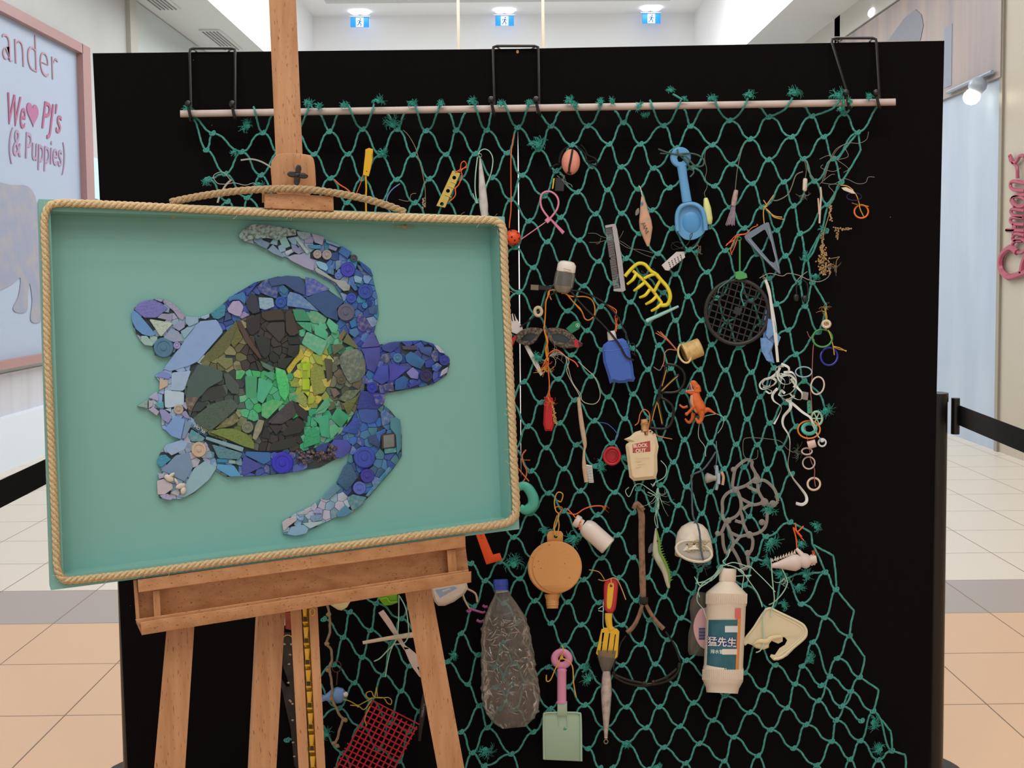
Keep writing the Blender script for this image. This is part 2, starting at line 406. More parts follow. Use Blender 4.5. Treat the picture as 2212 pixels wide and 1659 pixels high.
dp = [(PL(*q).y, PL(*q).z) for q in dog]; g = g_plate(rnd(dp, 3), .002, .005, bev=0)
mesh_obj('dog_picture', [MW(*v) for v in g[0]], g[1], mat('#8f95aa', .6, k=1, noise=.6, scale=7, dark='#aea296'), P, False)['label'] = 'printed picture of a furry dog standing'
# ---- right shopfront
yg0, yg1 = PR(2163, 400).y, YB
struct(wbox('wall_right', XL, XL + .25, -3, yg0, 0, HL, mat('#b5ae9e', .4, k=1, noise=.4, scale=1.1, stretch=(1, .3, 1), dark='#a8977a')))
struct(wbox('trim_3', XL - .02, XL + .02, yg0 - .03, yg0 + .02, 0, HL, mat('#8b8478', .4)))
struct(wbox('window_4', XL, XL + .03, yg0, PR(1815, 120).y, 0, HL - .3, mat('#a2b1c2', .12, k=1, noise=.6, scale=1.6, stretch=(1, 1.4, .3), dark='#b9c6d2')))
struct(wbox('window_5', XL, XL + .03, PR(1810, 120).y, YB, 0, HL - .3, mat('#7c8188', .2)))
struct(wbox('trim_4', XL - .04, XL + .03, PR(1815, 120).y - .1, PR(1815, 120).y + .1, 0, HL, mat('#9a8c78', .4)))
struct(wbox('trim_5', XL - .04, XL + .02, -3, YB, HL - .3, HL, mat('#c4c1ba', .5, k=1)))
y0, y1 = PR(2170, 60).y, PR(1820, 60).y; z0 = PR(2120, 185).z; z1 = HL - .32
sp = thing('street_poster', (XL - .02, (y0 + y1) / 2, z0), 'window picture of a pinkish street facade high on the right shopfront', 'poster')
wbox('poster_panel', XL - .03, XL - .001, y0, y1, z0, z1, mat('#a8978f', .4, k=1, noise=.9, scale=3.2, stretch=(1, 1, .1), dark='#7f7d84'), sp)
def MR(y, z, o): return Vector((XL - .03 - o, y, z))
for j, (yy, ww, hh) in enumerate(((y0 + .9, .16, .8), (y0 + 1.6, .16, .75), (y0 + 2.2, .15, .7), (y0 + 2.8, .14, .7))):
    g = g_plate([(yy, z0 + .1), (yy + ww, z0 + .1), (yy + ww, z0 + .1 + hh * .7), (yy, z0 + .1 + hh * .7)], 0, .004, bev=0)
    mesh_obj('window_shape', [MR(*v) for v in g[0]], g[1], mat('#7f8490', .5), sp, False)
fg = [(PR(*q).y, PR(*q).z) for q in ((1925, 88), (1960, 40), (1985, 20), (1998, 32), (2002, 55), (1995, 88))]
g = g_plate(fg, 0, .006, bev=0); mesh_obj('dark_shape', [MR(*v) for v in g[0]], g[1], mat('#75767e', .5), sp, False)
for (a, b) in (((1995, 0), (1895, 30)),):
    pass
# shop sign: raised pink script running up the column
LT = {'P': [(2205, 545), (2190, 535), (2172, 552), (2170, 580), (2185, 598), (2212, 592), (2250, 575), (2262, 552), (2240, 540), (2222, 560), (2215, 590)],
      'o': [(2206, 545), (2195, 530), (2205, 518), (2222, 520), (2226, 535), (2216, 545), (2206, 545)], 'r': [(2216, 520), (2196, 518), (2202, 505), (2222, 508)],
      't': [(2222, 498), (2182, 497), (2200, 497), (2198, 484), (2198, 508)], 'm': [(2222, 485), (2194, 482), (2194, 470), (2220, 470), (2196, 464), (2194, 452), (2222, 455)],
      'a': [(2200, 446), (2192, 432), (2204, 424), (2222, 430), (2220, 444), (2204, 444), (2196, 426), (2224, 420)], 'n': [(2222, 412), (2194, 408), (2194, 392), (2224, 396)],
      's': [(2206, 385), (2204, 360), (2192, 348), (2190, 336), (2198, 352), (2206, 346), (2212, 336), (2222, 338)]}
S = thing('shop_sign', PR(2205, 600) + Vector((-.03, 0, 0)), 'raised pink script lettering running up the beige column', 'sign')
pkm = mat('#a3475c', .3, k=1)
for ch, pts in LT.items():
    q = [(PR(x, y).y, PR(x, y).z, .03) for x, y in pts]
    g = g_tube(q, .016 if ch != 'P' else .028, 6, sub=5, flat=(1, .8)); mesh_obj('letter', [Vector((XL - v.z, v.x, v.y)) for v in g[0]], g[1], pkm, S)
# ---- far hall details
for i, px in enumerate((990, 1173)):
    p = hit(px, 50, Vector((0, 14.2, 0)), Vector((0, 1, 0)))
    struct(wbox('trim_%d' % (6 + i), p.x - .021, p.x + .021, 14.2, 14.25, 0, HB, mat('#8d8270', .4, .3)))
struct(wbox('trim_8', -2.9, 2.73, 16.3, 16.45, HB - .09, HB, mat('#b9b9b8', .7)))
blue = mat('#2788e0', .4, emit=.75); wem = mat('#f4fbff', .4, emit=1.3)
def MB_(x, y, o): return hit(x, y, Vector((0, YB - .25 - o * .006, 0)), Vector((0, -1, 0)))
DN = ('left', 'middle', 'right')
for i, (cx, cy) in enumerate(((777, 48), (1090, 45), (1407, 40))):
    man = merge(g_ball(cx + 1.5, cy - 7, 6, 1.8, n=8, m=6), g_tube([(cx + 1, cy - 4, 6), (cx - 1, cy + 1.5, 6)], 1.5, 6),
                g_tube([(cx - 1, cy + 1, 6), (cx + 3, cy + 4, 6), (cx + 2, cy + 8.5, 6)], 1.0, 6), g_tube([(cx - 1, cy + 1, 6), (cx - 3, cy + 5, 6), (cx - 6, cy + 7, 6)], 1.0, 6),
                g_tube([(cx + 1, cy - 4, 6), (cx + 4, cy - 1, 6), (cx + 6, cy - 2, 6)], .8, 6), g_tube([(cx, cy - 4, 6), (cx - 4, cy - 3, 6), (cx - 4, cy, 6)], .8, 6))
    item('exit_sign', 'blue lit exit sign with running figure hanging from far ceiling, %s of the three' % DN[i], 'sign',
         [('sign_box', g_box(cx - 20, cy - 11, cx + 20, cy + 11, 0, 5), blue), ('door_symbol', g_box(cx - 8, cy - 10, cx + 8, cy + 10, 5, 5.6), wem),
          ('running_figure', man, mat('#1c6fbe', .5)), ('mount', g_box(cx - 24, cy - 14, cx + 24, cy - 11.6, 0, 8), mat('#c8ccd0', .5))], MB_, 'exit signs in the far hall')
    for s in (-10, 10):
        c = hit(cx + s, cy - 20, Vector((0, 0, HB - .03)), Vector((0, 0, 1))); V = []; 
        for r, z in ((.085, 0), (.07, -.006)):
            V += [c + Vector((r * math.cos(a * math.pi / 10), r * math.sin(a * math.pi / 10) * 1.6, z)) for a in range(20)]
        F = [tuple(range(20)), tuple(range(20, 40))] + [(k, (k + 1) % 20, 20 + (k + 1) % 20, 20 + k) for k in range(20)]
        tag(mesh_obj('downlight', V, F, mat('#ffffff', .5, emit=3)), 'round lit downlight above the %s exit sign, %s of the pair' % (DN[i], 'left' if s < 0 else 'right'), 'light', 'downlights above the exit signs')
cl = lambda x, y: hit(x, y, Vector((0, 0, HL - .01)), Vector((0, 0, 1)))
for i, (a, b, c) in enumerate((((372, -4), (391, 20), 'in the low ceiling nearest the left shopfront'), ((508, 97), (524, 107), 'in the low ceiling close behind the black screen'))):
    p, q = cl(*a), cl(*b); V = [] 
    t = thing('air_vent', (p + q) / 2, 'slatted air vent ' + c, 'vent', 'ceiling air vents')
    x1 = q.x; x0 = q.x - .26; yy1 = q.y - .5; yy0 = q.y - 1.1
    wbox('vent_frame', x0, x1, yy0, yy1 + .5, HL - .02, HL - .001, mat('#c9c9c6', .6), t)
    for k in range(5): wbox('slat', x0 + .03 + k * .045, x0 + .045 + k * .045, yy0 + .04, yy1 + .46, HL - .03, HL - .021, mat('#7b7b7b', .6), t)
for (px, py, wd) in ((1891, 27, 'on the shopfront side'),):
    c = PR(px, py); c.x = XL - .04; V = [c + Vector((0, .09 * math.cos(a * math.pi / 8), .05 * math.sin(a * math.pi / 8))) for a in range(16)] + [c + Vector((-.02, .07 * math.cos(a * math.pi / 8), .035 * math.sin(a * math.pi / 8))) for a in range(16)]
    tag(mesh_obj('wall_lamp', V, [tuple(range(16)), tuple(range(16, 32))] + [(k, (k + 1) % 16, 16 + (k + 1) % 16, 16 + k) for k in range(16)], mat('#ffffff', .5, emit=5)), 'small lit round lamp high on the right shopfront', 'light')
# track spotlights in the right-hand window
c = PR(2142, 195)
t = thing('track_spotlight', c + Vector((-.12, 0, 0)), 'white track spotlight behind the right shop window', 'light')
def sph(name, c, r, mt, par, n=12):
    V, F = g_ball(0, 0, 0, r, n=n, m=8); return mesh_obj(name, [v + c for v in V], F, mt, par)
sph('lamp_head', c + Vector((-.12, 0, .04)), .075, mat('#9aa3ad', .4), t); sph('bulb', c + Vector((-.16, .02, -.05)), .07, mat('#fff2d8', .5, emit=5), t)
a, b = PR(2060, 200), PR(2159, 155); V, F = g_tube([(0, a.y, a.z), (0, b.y, b.z)], .018, 6, raw=True); mesh_obj('track', [v + Vector((XL - .06, 0, 0)) for v in V], F, mat('#8d97a5', .5), t)
# ================================================================== stanchions
blk = mat('#15110f', .35, k=1); blk2 = mat('#0d0b0b', .7, k=1)
def cyl(name, x, y, z0, z1, r, mt, par, r1=None, n=28):
    r1 = r if r1 is None else r1
    V = [Vector((x + q * math.cos(2 * math.pi * k / n), y + q * math.sin(2 * math.pi * k / n), z)) for q, z in ((r, z0), (r1, z1)) for k in range(n)]
    F = [tuple(range(n)), tuple(range(n, 2 * n))] + [(k, (k + 1) % n, n + (k + 1) % n, n + k) for k in range(n)]
    return mesh_obj(name, V, F, mt, par)
def stanchion(pos, end, label, side):
    x, y = pos; t = thing('barrier_post', (x, y, 0), label, 'barrier')
    cyl('base', x, y + .06, 0, .03, .14, blk, t, .12); cyl('post', x, y, .03, 1.165, .031, blk, t); cyl('cap', x, y, 1.165, 1.19, .033, blk, t)
    cyl('belt_clip', x + side * .052, y - .01, .93 + .14, 1.035 + .14, .012, blk, t, n=12)
    a = Vector((x + side * .062, y - .012, 1.125)); b = Vector((end[0], end[1], end[2]))
    n = Vector((b.y - a.y, a.x - b.x, 0)).normalized() * .001; V = []
    for i in range(13):
        p = a.lerp(b, i / 12); p.z -= .012 * math.sin(math.pi * i / 12) * 1.0
        for s in (-1, 1):
            for h in (-.029, .029): V.append(p + n * s + Vector((0, 0, h)))
    F = []
    for i in range(12):
        for u, v in ((0, 1), (1, 3), (3, 2), (2, 0)): F.append((i * 4 + u, i * 4 + v, i * 4 + 4 + v, i * 4 + 4 + u))
    F += [(0, 1, 3, 2), (48, 49, 51, 50)]
    mesh_obj('belt', V, F, blk2, t)
px_ = lambda x, Y: (x - 1101) / FP * Y
stanchion((px_(2034, 2.86), 2.86), (px_(2034, 2.86) + .02, .9, 1.1), 'black belt barrier post behind the right screen edge with its belt running forward', 1)
stanchion((px_(268, 2.9), 2.9), (-1.08, .9, 1.08), 'black belt barrier behind the artwork at left, belt running forward', 1)
# ================================================================== black display screens
def panel_mat():
    m = bpy.data.materials.new('black_ribbed_fabric'); m.use_nodes = True; nt = m.node_tree; L = nt.links.new; b = nt.nodes['Principled BSDF']
    g = nt.nodes.new('ShaderNodeNewGeometry'); wv = nt.nodes.new('ShaderNodeTexWave'); wv.inputs['Scale'].default_value = 38; wv.inputs['Distortion'].default_value = .6
    wv.inputs['Detail'].default_value = 2; L(g.outputs['Position'], wv.inputs['Vector'])
    bp = nt.nodes.new('ShaderNodeBump'); bp.inputs['Strength'].default_value = .5; bp.inputs['Distance'].default_value = .001; L(wv.outputs[0], bp.inputs['Height']); L(bp.outputs[0], b.inputs['Normal'])
    vo = nt.nodes.new('ShaderNodeTexVoronoi'); vo.inputs['Scale'].default_value = 9; L(g.outputs['Position'], vo.inputs['Vector'])
    lt = nt.nodes.new('ShaderNodeMath'); lt.operation = 'LESS_THAN'; lt.inputs[1].default_value = .012; L(vo.outputs['Distance'], lt.inputs[0])
    mx = nt.nodes.new('ShaderNodeMix'); mx.data_type = 'RGBA'; L(lt.outputs[0], mx.inputs[0]); mx.inputs[6].default_value = (.0056, .0044, .005, 1); mx.inputs[7].default_value = (.25, .24, .22, 1)
    L(mx.outputs[2], b.inputs['Base Color']); b.inputs['Roughness'].default_value = 1; b.inputs['Specular IOR Level'].default_value = .08; return m
pm = panel_mat()
GAP = [(0, -.0008), (.09, -.0008), (.14, .0011), (.3, .0014), (.42, .001), (.5, .0006), (.6, -.0008), (1, -.0008)]
def screen(xa, ya, xb, yb, n, label, e0, e1):
    a, b = W(xa, ya), W(xb, yb); a2, b2 = a.copy(), b.copy(); a2.z = b2.z = .004
    a2.x += e0; b2.x += e1
    L_ = [(a.lerp(a2, t) + Vector((g if n is not NL else 0, 0, 0))) for t, g in GAP]; R_ = [(b.lerp(b2, t) - Vector((g if n is NL else 0, 0, 0))) for t, g in GAP]
    lp = L_[::-1] + R_; m = len(lp); V = lp + [v - n * .012 for v in lp]
    F = [tuple(range(m)), tuple(range(2 * m - 1, m - 1, -1))] + [(k, (k + 1) % m, m + (k + 1) % m, m + k) for k in range(m)]
    o = mesh_obj('display_screen', V, F, pm, None, False); tag(o, label, 'display screen', 'black fabric display screens'); return o
screen(200, 115, 1116.8, 105.3, NL, 'black ribbed fabric screen on the left, behind the artwork', .038, .0)
screen(1117.2, 105.3, 2040, 88, NR, 'black ribbed fabric screen on the right, behind most of the net', -.0002, -.02)
# worn chips at the seam
item('screen_edge_chip', 'small bare tan chip at the top of the seam between the black screens', 'wear mark', [('chip', g_ball(1118, 112, 1, 3, 4, 1.5), mat('#b98a62', .7))])
# ================================================================== rod, hooks, net
ON = 30
item('hanging_rod', 'long off-white rod carrying the net across both screens', 'rod', [
    ('rod', g_lathe((389, 246), (1935, 220.5), [(0, 7.2), (0, 7.8), (1, 7.8), (1, 7.2)], o=46), mat('#bcaaa0', .35, noise=.15, scale=30))])
_ra, _rb = W(389, 246, 46), W(1935, 220.5, 46)
def RO(x):      # how far the straight rod stands in front of the screens at this point
    p = _ra.lerp(_rb, (x - 389) / (1935 - 389)); return (p - PS).dot(NL if x < 1117 else NR) / SW
bkm = mat('#1b1718', .35, k=1)
def hook(x0, x1, yt, b0, b1, ybar, where, lean=0):
    fr = g_tube([(b0[0], ybar - 6, 26), (x0, yt + 10, 14), (x0 + 1, yt + 3, 10), (x0 + 8, yt, 6), (x1 - 8, yt, 6), (x1 - 1, yt + 3, 10), (x1, yt + 10, 14), (b1[0], ybar - 6, 26)], 3.2, 8, raw=True)
    bk = g_tube([(x0 + 8, yt + 2, 4), (x0 + 14, yt + 7, -32), (x0 + 14, yt + 60, -34)], 2.4, 6, raw=True)
    bk2 = g_tube([(x1 - 8, yt + 2, 4), (x1 - 14, yt + 7, -32), (x1 - 14, yt + 60, -34)], 2.4, 6, raw=True)
    parts = [('wire_frame', merge(fr, bk, bk2), bkm)]
    for b, (ex, ey) in ((b0, b0), (b1, b1)):
        s = ex; e = RO(ex) - 46
        parts += [('hook_prong', g_tube([(s, ybar - 6, 26), (s + 1, ybar + 9, 34 + e), (s + 1, ybar + 12, 46 + e), (s - 2, ybar + 4, 58 + e), (s - 6, ybar - 14, 62 + e)], 3.4, 8, sub=5), bkm),
                  ('ball_tip', g_ball(s - 7, ybar - 22, 62 + e, 7.4), bkm)]
    item('screen_hook', 'black wire hook over the screen top ' + where, 'hook', parts, group='wire hooks over the screens')
hook(410, 508, 104, (413, 0), (508, 0), 246, 'at the left end of the rod')
hook(1065, 1163, 99, (1068, 0), (1165, 0), 237, 'at the seam between the screens')
hook(1797, 1893, 82, (1835, 0), (1900, 0), 222, 'at the right end of the rod')
KN = [((0, 0), 3.687, "1695,1062 1645,1195 1925,1210 2095,1058 1795,1385 1655,1425 2080,1395 1815,1605 1970,1575"),
 ((560, 0), 3.687, "285,1045 560,1048 825,1030 1100,1030 1330,1042 1570,1038 1815,1037 2060,1015 150,1215 440,1228 710,1228 965,1235 1225,1235 1490,1230 1720,1225 1975,1218 290,1400 570,1420 820,1425 1095,1430 1355,1425 1600,1420 1855,1415 2095,1395 150,1600 430,1610 700,1615 960,1612 1240,1615 1495,1605 1745,1600 2005,1590"),
 ((1100, 0), 3.687, "335,1005 625,1003 910,975 1230,1000 1445,1005 1755,960 2070,932 235,1190 500,1155 800,1148 1048,1148 1330,1180 1620,1155 1920,1108 105,1395 375,1362 655,1325 890,1330 1150,1340 1455,1335 1775,1307 2065,1272 20,1590 285,1560 545,1530 785,1512 1025,1505 1280,1495 1635,1482 1940,1462 2190,1450"),
 ((1612, 0), 3.687, "525,925 180,935 780,905 30,1108 365,1090 620,1090 890,1055 180,1272 455,1265 695,1265 40,1460 300,1448 545,1445 760,1450 380,1640 650,1630"),
 ((1080, 380), 4.1475, "260,405 545,372 860,340 1090,335 1360,308 140,640 425,590 710,575 985,555 1250,515 1545,470 300,820 575,810 885,765 1130,740 1415,695 175,1040 440,1005 750,985 1015,960 1290,900 1570,880 320,1240 605,1210 905,1170 1170,1130 1464,1045 170,1440 455,1410 780,1385 1070,1350 1330,1320 1575,1295 1190,1544 920,1555"),
 ((1400, 300), 3.318, "865,150 1120,145 600,180 1325,155 475,340 745,320 975,305 1190,300 1385,305 820,490 1045,485 590,490 175,640 440,630 690,640 925,655 1090,680 1275,660 75,820 295,795 555,800 785,825 985,840 1135,860 200,965 425,955 640,975 870,1000 1080,1030 1180,1030 285,1130 490,1140 740,1160 920,1185 1125,1200 200,1300 390,1300 565,1310 820,1320 1005,1370 1225,1385 75,1480 245,1475 455,1475 650,1495 1060,1545"),
 ((1080, 680), 4.1475, "1425,270 640,360 350,395 215,600 520,575 820,550 1080,515 1330,490 1535,480 90,780 365,785 670,765 970,735 1190,710 1415,690 250,1000 535,970 845,950 1120,930 1345,920 1540,895 130,1200 415,1190 685,1165 1005,1150 1240,1135 1430,1110 280,1400 575,1380 850,1355 1145,1365 1340,1340 1555,1320"),
 ((1300, 680), 4.1475, "655,50 905,50 975,265 1230,290 880,490 1110,495 1345,515 720,690 970,715 1215,715 1420,735 620,900 1095,930 860,920 1305,935 1505,970 740,1120 975,1145 1205,1160 1395,1165 1590,1195 855,1355 1095,1380 1275,1365 1480,1385 520,1525 760,1540 970,1585"),
 ((1600, 680), 3.77, "390,125 450,320 90,470 160,660 520,540 55,850 235,880 370,715 455,910 125,1060 320,1090 25,1240 215,1255 415,1295 305,1475"),
 ((1000, 1040), 4.1475, "455,500 765,105 1052,85 1362,97 1572,65 610,285 905,265 1205,300 1530,280 770,450 1050,480 1385,480 75,735 330,720 640,690 930,690 1245,685 1525,680 200,890 510,870 790,870 1080,880 1390,865 100,1120 370,1090 645,1070 935,1080 1220,1085 1555,1065 500,1260 790,1270 1060,1285 1430,1285"),
 ((1380, 960), 5.53, "1135,590 1390,560 1660,610 755,825 1000,870 1320,860 1810,930 330,1025 900,1150 1130,1165 1520,1100 1390,1370 420,1540 730,1500 470,730 180,780"),
 ((1440, 1200), 4.1475, "240,335 130,560 700,265 940,480 1205,435 1420,150 1520,305 1415,555 1640,720 1310,775 175,940 700,1050 975,980 1530,920 1215,990 1465,1085 75,1150 870,1205 1150,1150 1385,1165 525,1255 240,1320 745,1405 1080,1365 1360,1300 1570,1350 420,1475 120,1530 930,1560 1250,1515 1520,1475 600,1625 540,620 400,760 390,1110 600,860 800,790 1060,180"),
 ((1160, 1220), 3.78, "105,475 355,490 510,310 815,285 700,490 1040,260 920,450 850,650 1070,610 90,835 220,660 370,830 695,820 965,810 850,1000 250,995 390,1145 730,1160 1000,1160 1275,1125 415,1500 725,1455 895,1330 1165,1320 1035,1490 1325,1460 1215,1620 980,1650 620,1655 110,1175 545,985 555,1330 490,650 230,1330"),
 ((900, 1220), 3.78, "365,560 500,735 255,790 700,640 640,830 800,800 780,980 640,1000 900,960 420,975 515,1150 365,1365 580,1330 955,1365 455,1535 775,1545 555,1640 680,1170 810,1180"),
 ((560, 1240), 3.959, "555,385 775,325 1000,250 720,540 955,480 1215,380 640,775 880,710 815,930 1065,860 1285,785 685,1145 1215,1000 865,1300 1375,1170 960,1080 1120,1270 1020,1500 1280,1350 1200,1600 715,1530 240,1420 480,1250 450,900 1430,590 1500,960 1130,590"),
 ((1780, 1200), 3.613, "195,635 280,950 210,1060 385,1215 295,1290 285,1445 530,1525 425,1595 205,1590 60,1450"),
 ((1640, 1120), 5.184, "345,45 730,590"), ((0, 0), 1, "1493,365 1652,745 1672,795 1398,1247 1416,1197 1484,1190 1500,1130 1514,1165 1555,1225 1530,1215 1510.6,1607.4 1583,1591.5 1662.5,1575.6 1637.6,1632.3 1714.6,1616.4 1565,1643.6 1764.5,1652.7 1796,1602.8 1848,1641.4 1481,1648 1400,1662 1297,1659")]
pts = []
def addp(p):
    for q in pts:
        if math.hypot(q[0] - p[0], q[1] - p[1]) < 16: return
    pts.append(p)
for k in KN:
    for p in Z(*k): addp(p)
hid = []
for r in range(16):                     # the stretch of net behind the artwork
    for c in range(11):
        p = (450 + c * 69 + (r % 2) * 34.5, 487 + r * 51)
        if p[0] < 1088 + (r > 12) * -60 and all(math.hypot(q[0] - p[0], q[1] - p[1]) > 34 for q in pts): hid.append(p)
pts += hid
used = {i: [None, None] for i in range(len(pts))}; upu = {i: [None, None] for i in range(len(pts))}
cand = []
for i, p in enumerate(pts):
    for j, q in enumerate(pts):
        dx, dy = q[0] - p[0], q[1] - p[1]
        if 8 < dy < 92 and math.hypot(dx, dy) < 98 and abs(dx) > 7:
            ideal = abs(abs(dx) - 33) * .55 + abs(dy - 50) * .5 + math.hypot(dx, dy) * .15; cand.append((ideal, i, j, int(dx > 0)))
        elif -3 < dy < 92 and math.hypot(dx, dy) < 80 and p[0] > 1700 and p[1] > 1200 and 20 < abs(dx): cand.append((40 + abs(dy - 50), i, j, int(dx > 0)))
cand.sort(); edges = []
for s, i, j, d in cand:
    if s < 46 and used[i][d] is None and upu[j][1 - d] is None:
        used[i][d] = j; upu[j][1 - d] = i; edges.append((i, j))
def near(x, y): return min(range(len(pts)), key=lambda i: math.hypot(pts[i][0] - x, pts[i][1] - y))
R2 = random.Random(3)
def zj(i): 
    x, y = pts[i]; return ON + 5 * math.sin(x * .031 + y * .017) + 3 * math.sin(y * .05)
ngs = []; GR = mat('#44968b', .75, noise=.35, scale=500, bump=.4, k=1.15)
RR = 2.15
def strand(a, b, oa, ob, s=1.0, r=RR, b0=.5, b1=.5):
    dx, dy = b[0] - a[0], b[1] - a[1]; k = R2.uniform(.5, .72) * s; q = R2.uniform(.5, .72) * s; P = []
    p0 = Vector((*a, oa)); p3 = Vector((*b, ob)); p1 = p0 + Vector((dx * k, dy * .12, R2.uniform(-3, 3))); p2 = p3 - Vector((dx * q, dy * .12, R2.uniform(-3, 3)))
    n = 16
    for i in range(n + 1):
        t = i / n; P.append(p0 * (1 - t) ** 3 + p1 * 3 * t * (1 - t) ** 2 + p2 * 3 * t * t * (1 - t) + p3 * t ** 3)
    return g_tube(P, r, 9, raw=True, lobes=3, pitch=15., amp=.26)
for i, j in edges: ngs.append(strand(pts[i], pts[j], zj(i), zj(j)))
TIE = [(405, 236), (568 - 20, 236), (668, 230), (750, 232), (816, 226), (891, 232), (956, 229), (1021, 224), (1083, 229), (1149, 226), (1236, 226), (1310, 224), (1402, 232), (1478, 214), (1541, 219), (1620, 216), (1717, 212), (1823, 222), (1886, 214)]
UPS = [((568, 287), [(590, 252), (548, 236)]), ((637, 284), [(668, 234), (615, 256)]), ((712, 284), [(688, 252), (731, 252)]), ((784, 279), [(753, 240), (808, 234)]), ((858, 279), [(836, 252), (876, 250)]), ((921, 283), [(896, 238), (952, 234)]), ((986, 282), [(969, 250), (1006, 250)]),
 ((1052, 281), [(1024, 236), (1062, 250)]), ((1119, 276), [(1090, 236), (1143, 234)]), ((1191, 273), [(1159, 248), (1211, 246)]), ((1269, 272), [(1238, 236), (1302, 232)]), ((1347, 265), [(1327, 246), (1362, 244)]), ((1433, 271), [(1404, 238), (1472, 222)]), ((1492, 273), [(1477, 242), (1518, 240)]),
 ((1576, 261), [(1543, 225), (1616, 222)]), ((1661, 253), [(1640, 238), (1712, 218)]), ((1755, 251), [(1737, 236), (1820, 230)]), ((1824, 246), [(1822, 228), (1848, 232)]), ((1853, 286), [(1905, 232), ]), ((460, 288), [(412, 256)]), ((446, 324), [(412, 256)])]
for k, tops in UPS:
    i = near(*k)
    for tx_, ty_ in tops:
        ry = 246 - (tx_ - 389) * .0165
        if ty_ < ry + 9:      # tied over the front of the rod
            kx, ky = pts[i]; dx = kx - tx_; ngs.append(g_tube([(tx_, ry - 13, 6 + RO(tx_)), (tx_ + dx * .14, ry - 2, 13 + RO(tx_)), (tx_ + dx * .3, ry + 11, 6 + RO(tx_)), (tx_ + dx * .62, ky - 8, 36), (kx, ky, zj(i))], RR, 9, sub=5, lobes=3, pitch=15, amp=.26))
        else: ngs.append(strand((tx_, ty_ - 6), pts[i], 34, zj(i), .8))
ngs.append(strand((406, 236), (412, 258), 60, 48, .3))
ngs += [g_tube([(*a, 15 + RO(a[0])), (*b, 16 + RO(a[0]))], RR, 9, sub=4, lobes=3, pitch=15) for a, b in (((1474, 215), (1453, 203)), ((1236, 226), (1224, 211)), ((675, 234), (668, 220)))]
EX = [((1853, 286), (1859, 325)), ((1859, 325), (1818, 393)), ((1818, 393), (1792, 440)), ((1792, 440), (1777, 495)), ((1777, 495), (1742, 559)), ((1755, 608), (1785, 660)), ((1785, 660), (1769, 717)),
      ((1738, 823), (1770, 850)), ((1770, 850), (1781, 882)), ((1707, 1128), (1752, 1150)), ((1752, 1150), (1755, 1176)), ((1755, 1176), (1800, 1200)), ((1800, 1200), (1808, 1270)), ((1755, 1176), (1781, 1234)), ((1781, 1234), (1720, 1240)), ((1720, 1240), (1698, 1250)),
      ((1806, 1273), (1845, 1320)), ((1845, 1320), (1834, 1376)), ((1834, 1376), (1868, 1420)), ((1868, 1420), (1858, 1463)), ((1858, 1463), (1898, 1490)), ((1898, 1490), (1887, 1536)), ((1887, 1536), (1924, 1580)), ((1924, 1580), (1930, 1620)), ((1930, 1620), (1955, 1630)), ((1955, 1630), (1956, 1668)), ((1855, 290), (1809, 345))]
for a, b in EX:
    ia, ib = near(*a), near(*b)
    if math.hypot(pts[ia][0] - a[0], pts[ia][1] - a[1]) < 7: a = pts[ia]
    if math.hypot(pts[ib][0] - b[0], pts[ib][1] - b[1]) < 7: b = pts[ib]
    ngs.append(g_tube([(*a, ON), ((a[0] + b[0]) / 2 + R2.uniform(-2, 2), (a[1] + b[1]) / 2, ON), (*b, ON)], RR, 9, sub=6, lobes=3, pitch=24))
for i, p in enumerate(pts):             # strands running on below the picture's edge
    if p[1] > 1625 and used[i][0] is None: ngs.append(strand(p, (p[0] - 30, p[1] + 70), zj(i), ON))
    if p[1] > 1625 and used[i][1] is None: ngs.append(strand(p, (p[0] + 30, p[1] + 70), zj(i), ON))
kns = []
for i, (x, y) in enumerate(pts):
    z = zj(i); a = R2.uniform(-.4, .4)
    kns.append(g_ring(x - 1, y + 1, 5.6, 3.1, 1.95, z + 1, 6, ang=a, tilt=2, seg=10)); kns.append(g_ring(x + 1.5, y - .5, 2.9, 4.7, 1.95, z + 2, 6, ang=a + .5, tilt=2, seg=10))
    kns.append(g_ball(x, y, z, 4.0, 3.5, 3.7, 8, 6))
NET = thing('fishing_net', W(1200, 1655, ON), 'green knotted fishing net hanging from the rod over the black screens', 'net')
put('net_strands', merge(*ngs), W, GR, NET); put('knots', merge(*kns), W, GR, NET)
GF = mat('#3a9c8c', .9, noise=.3, scale=500, k=1.15)
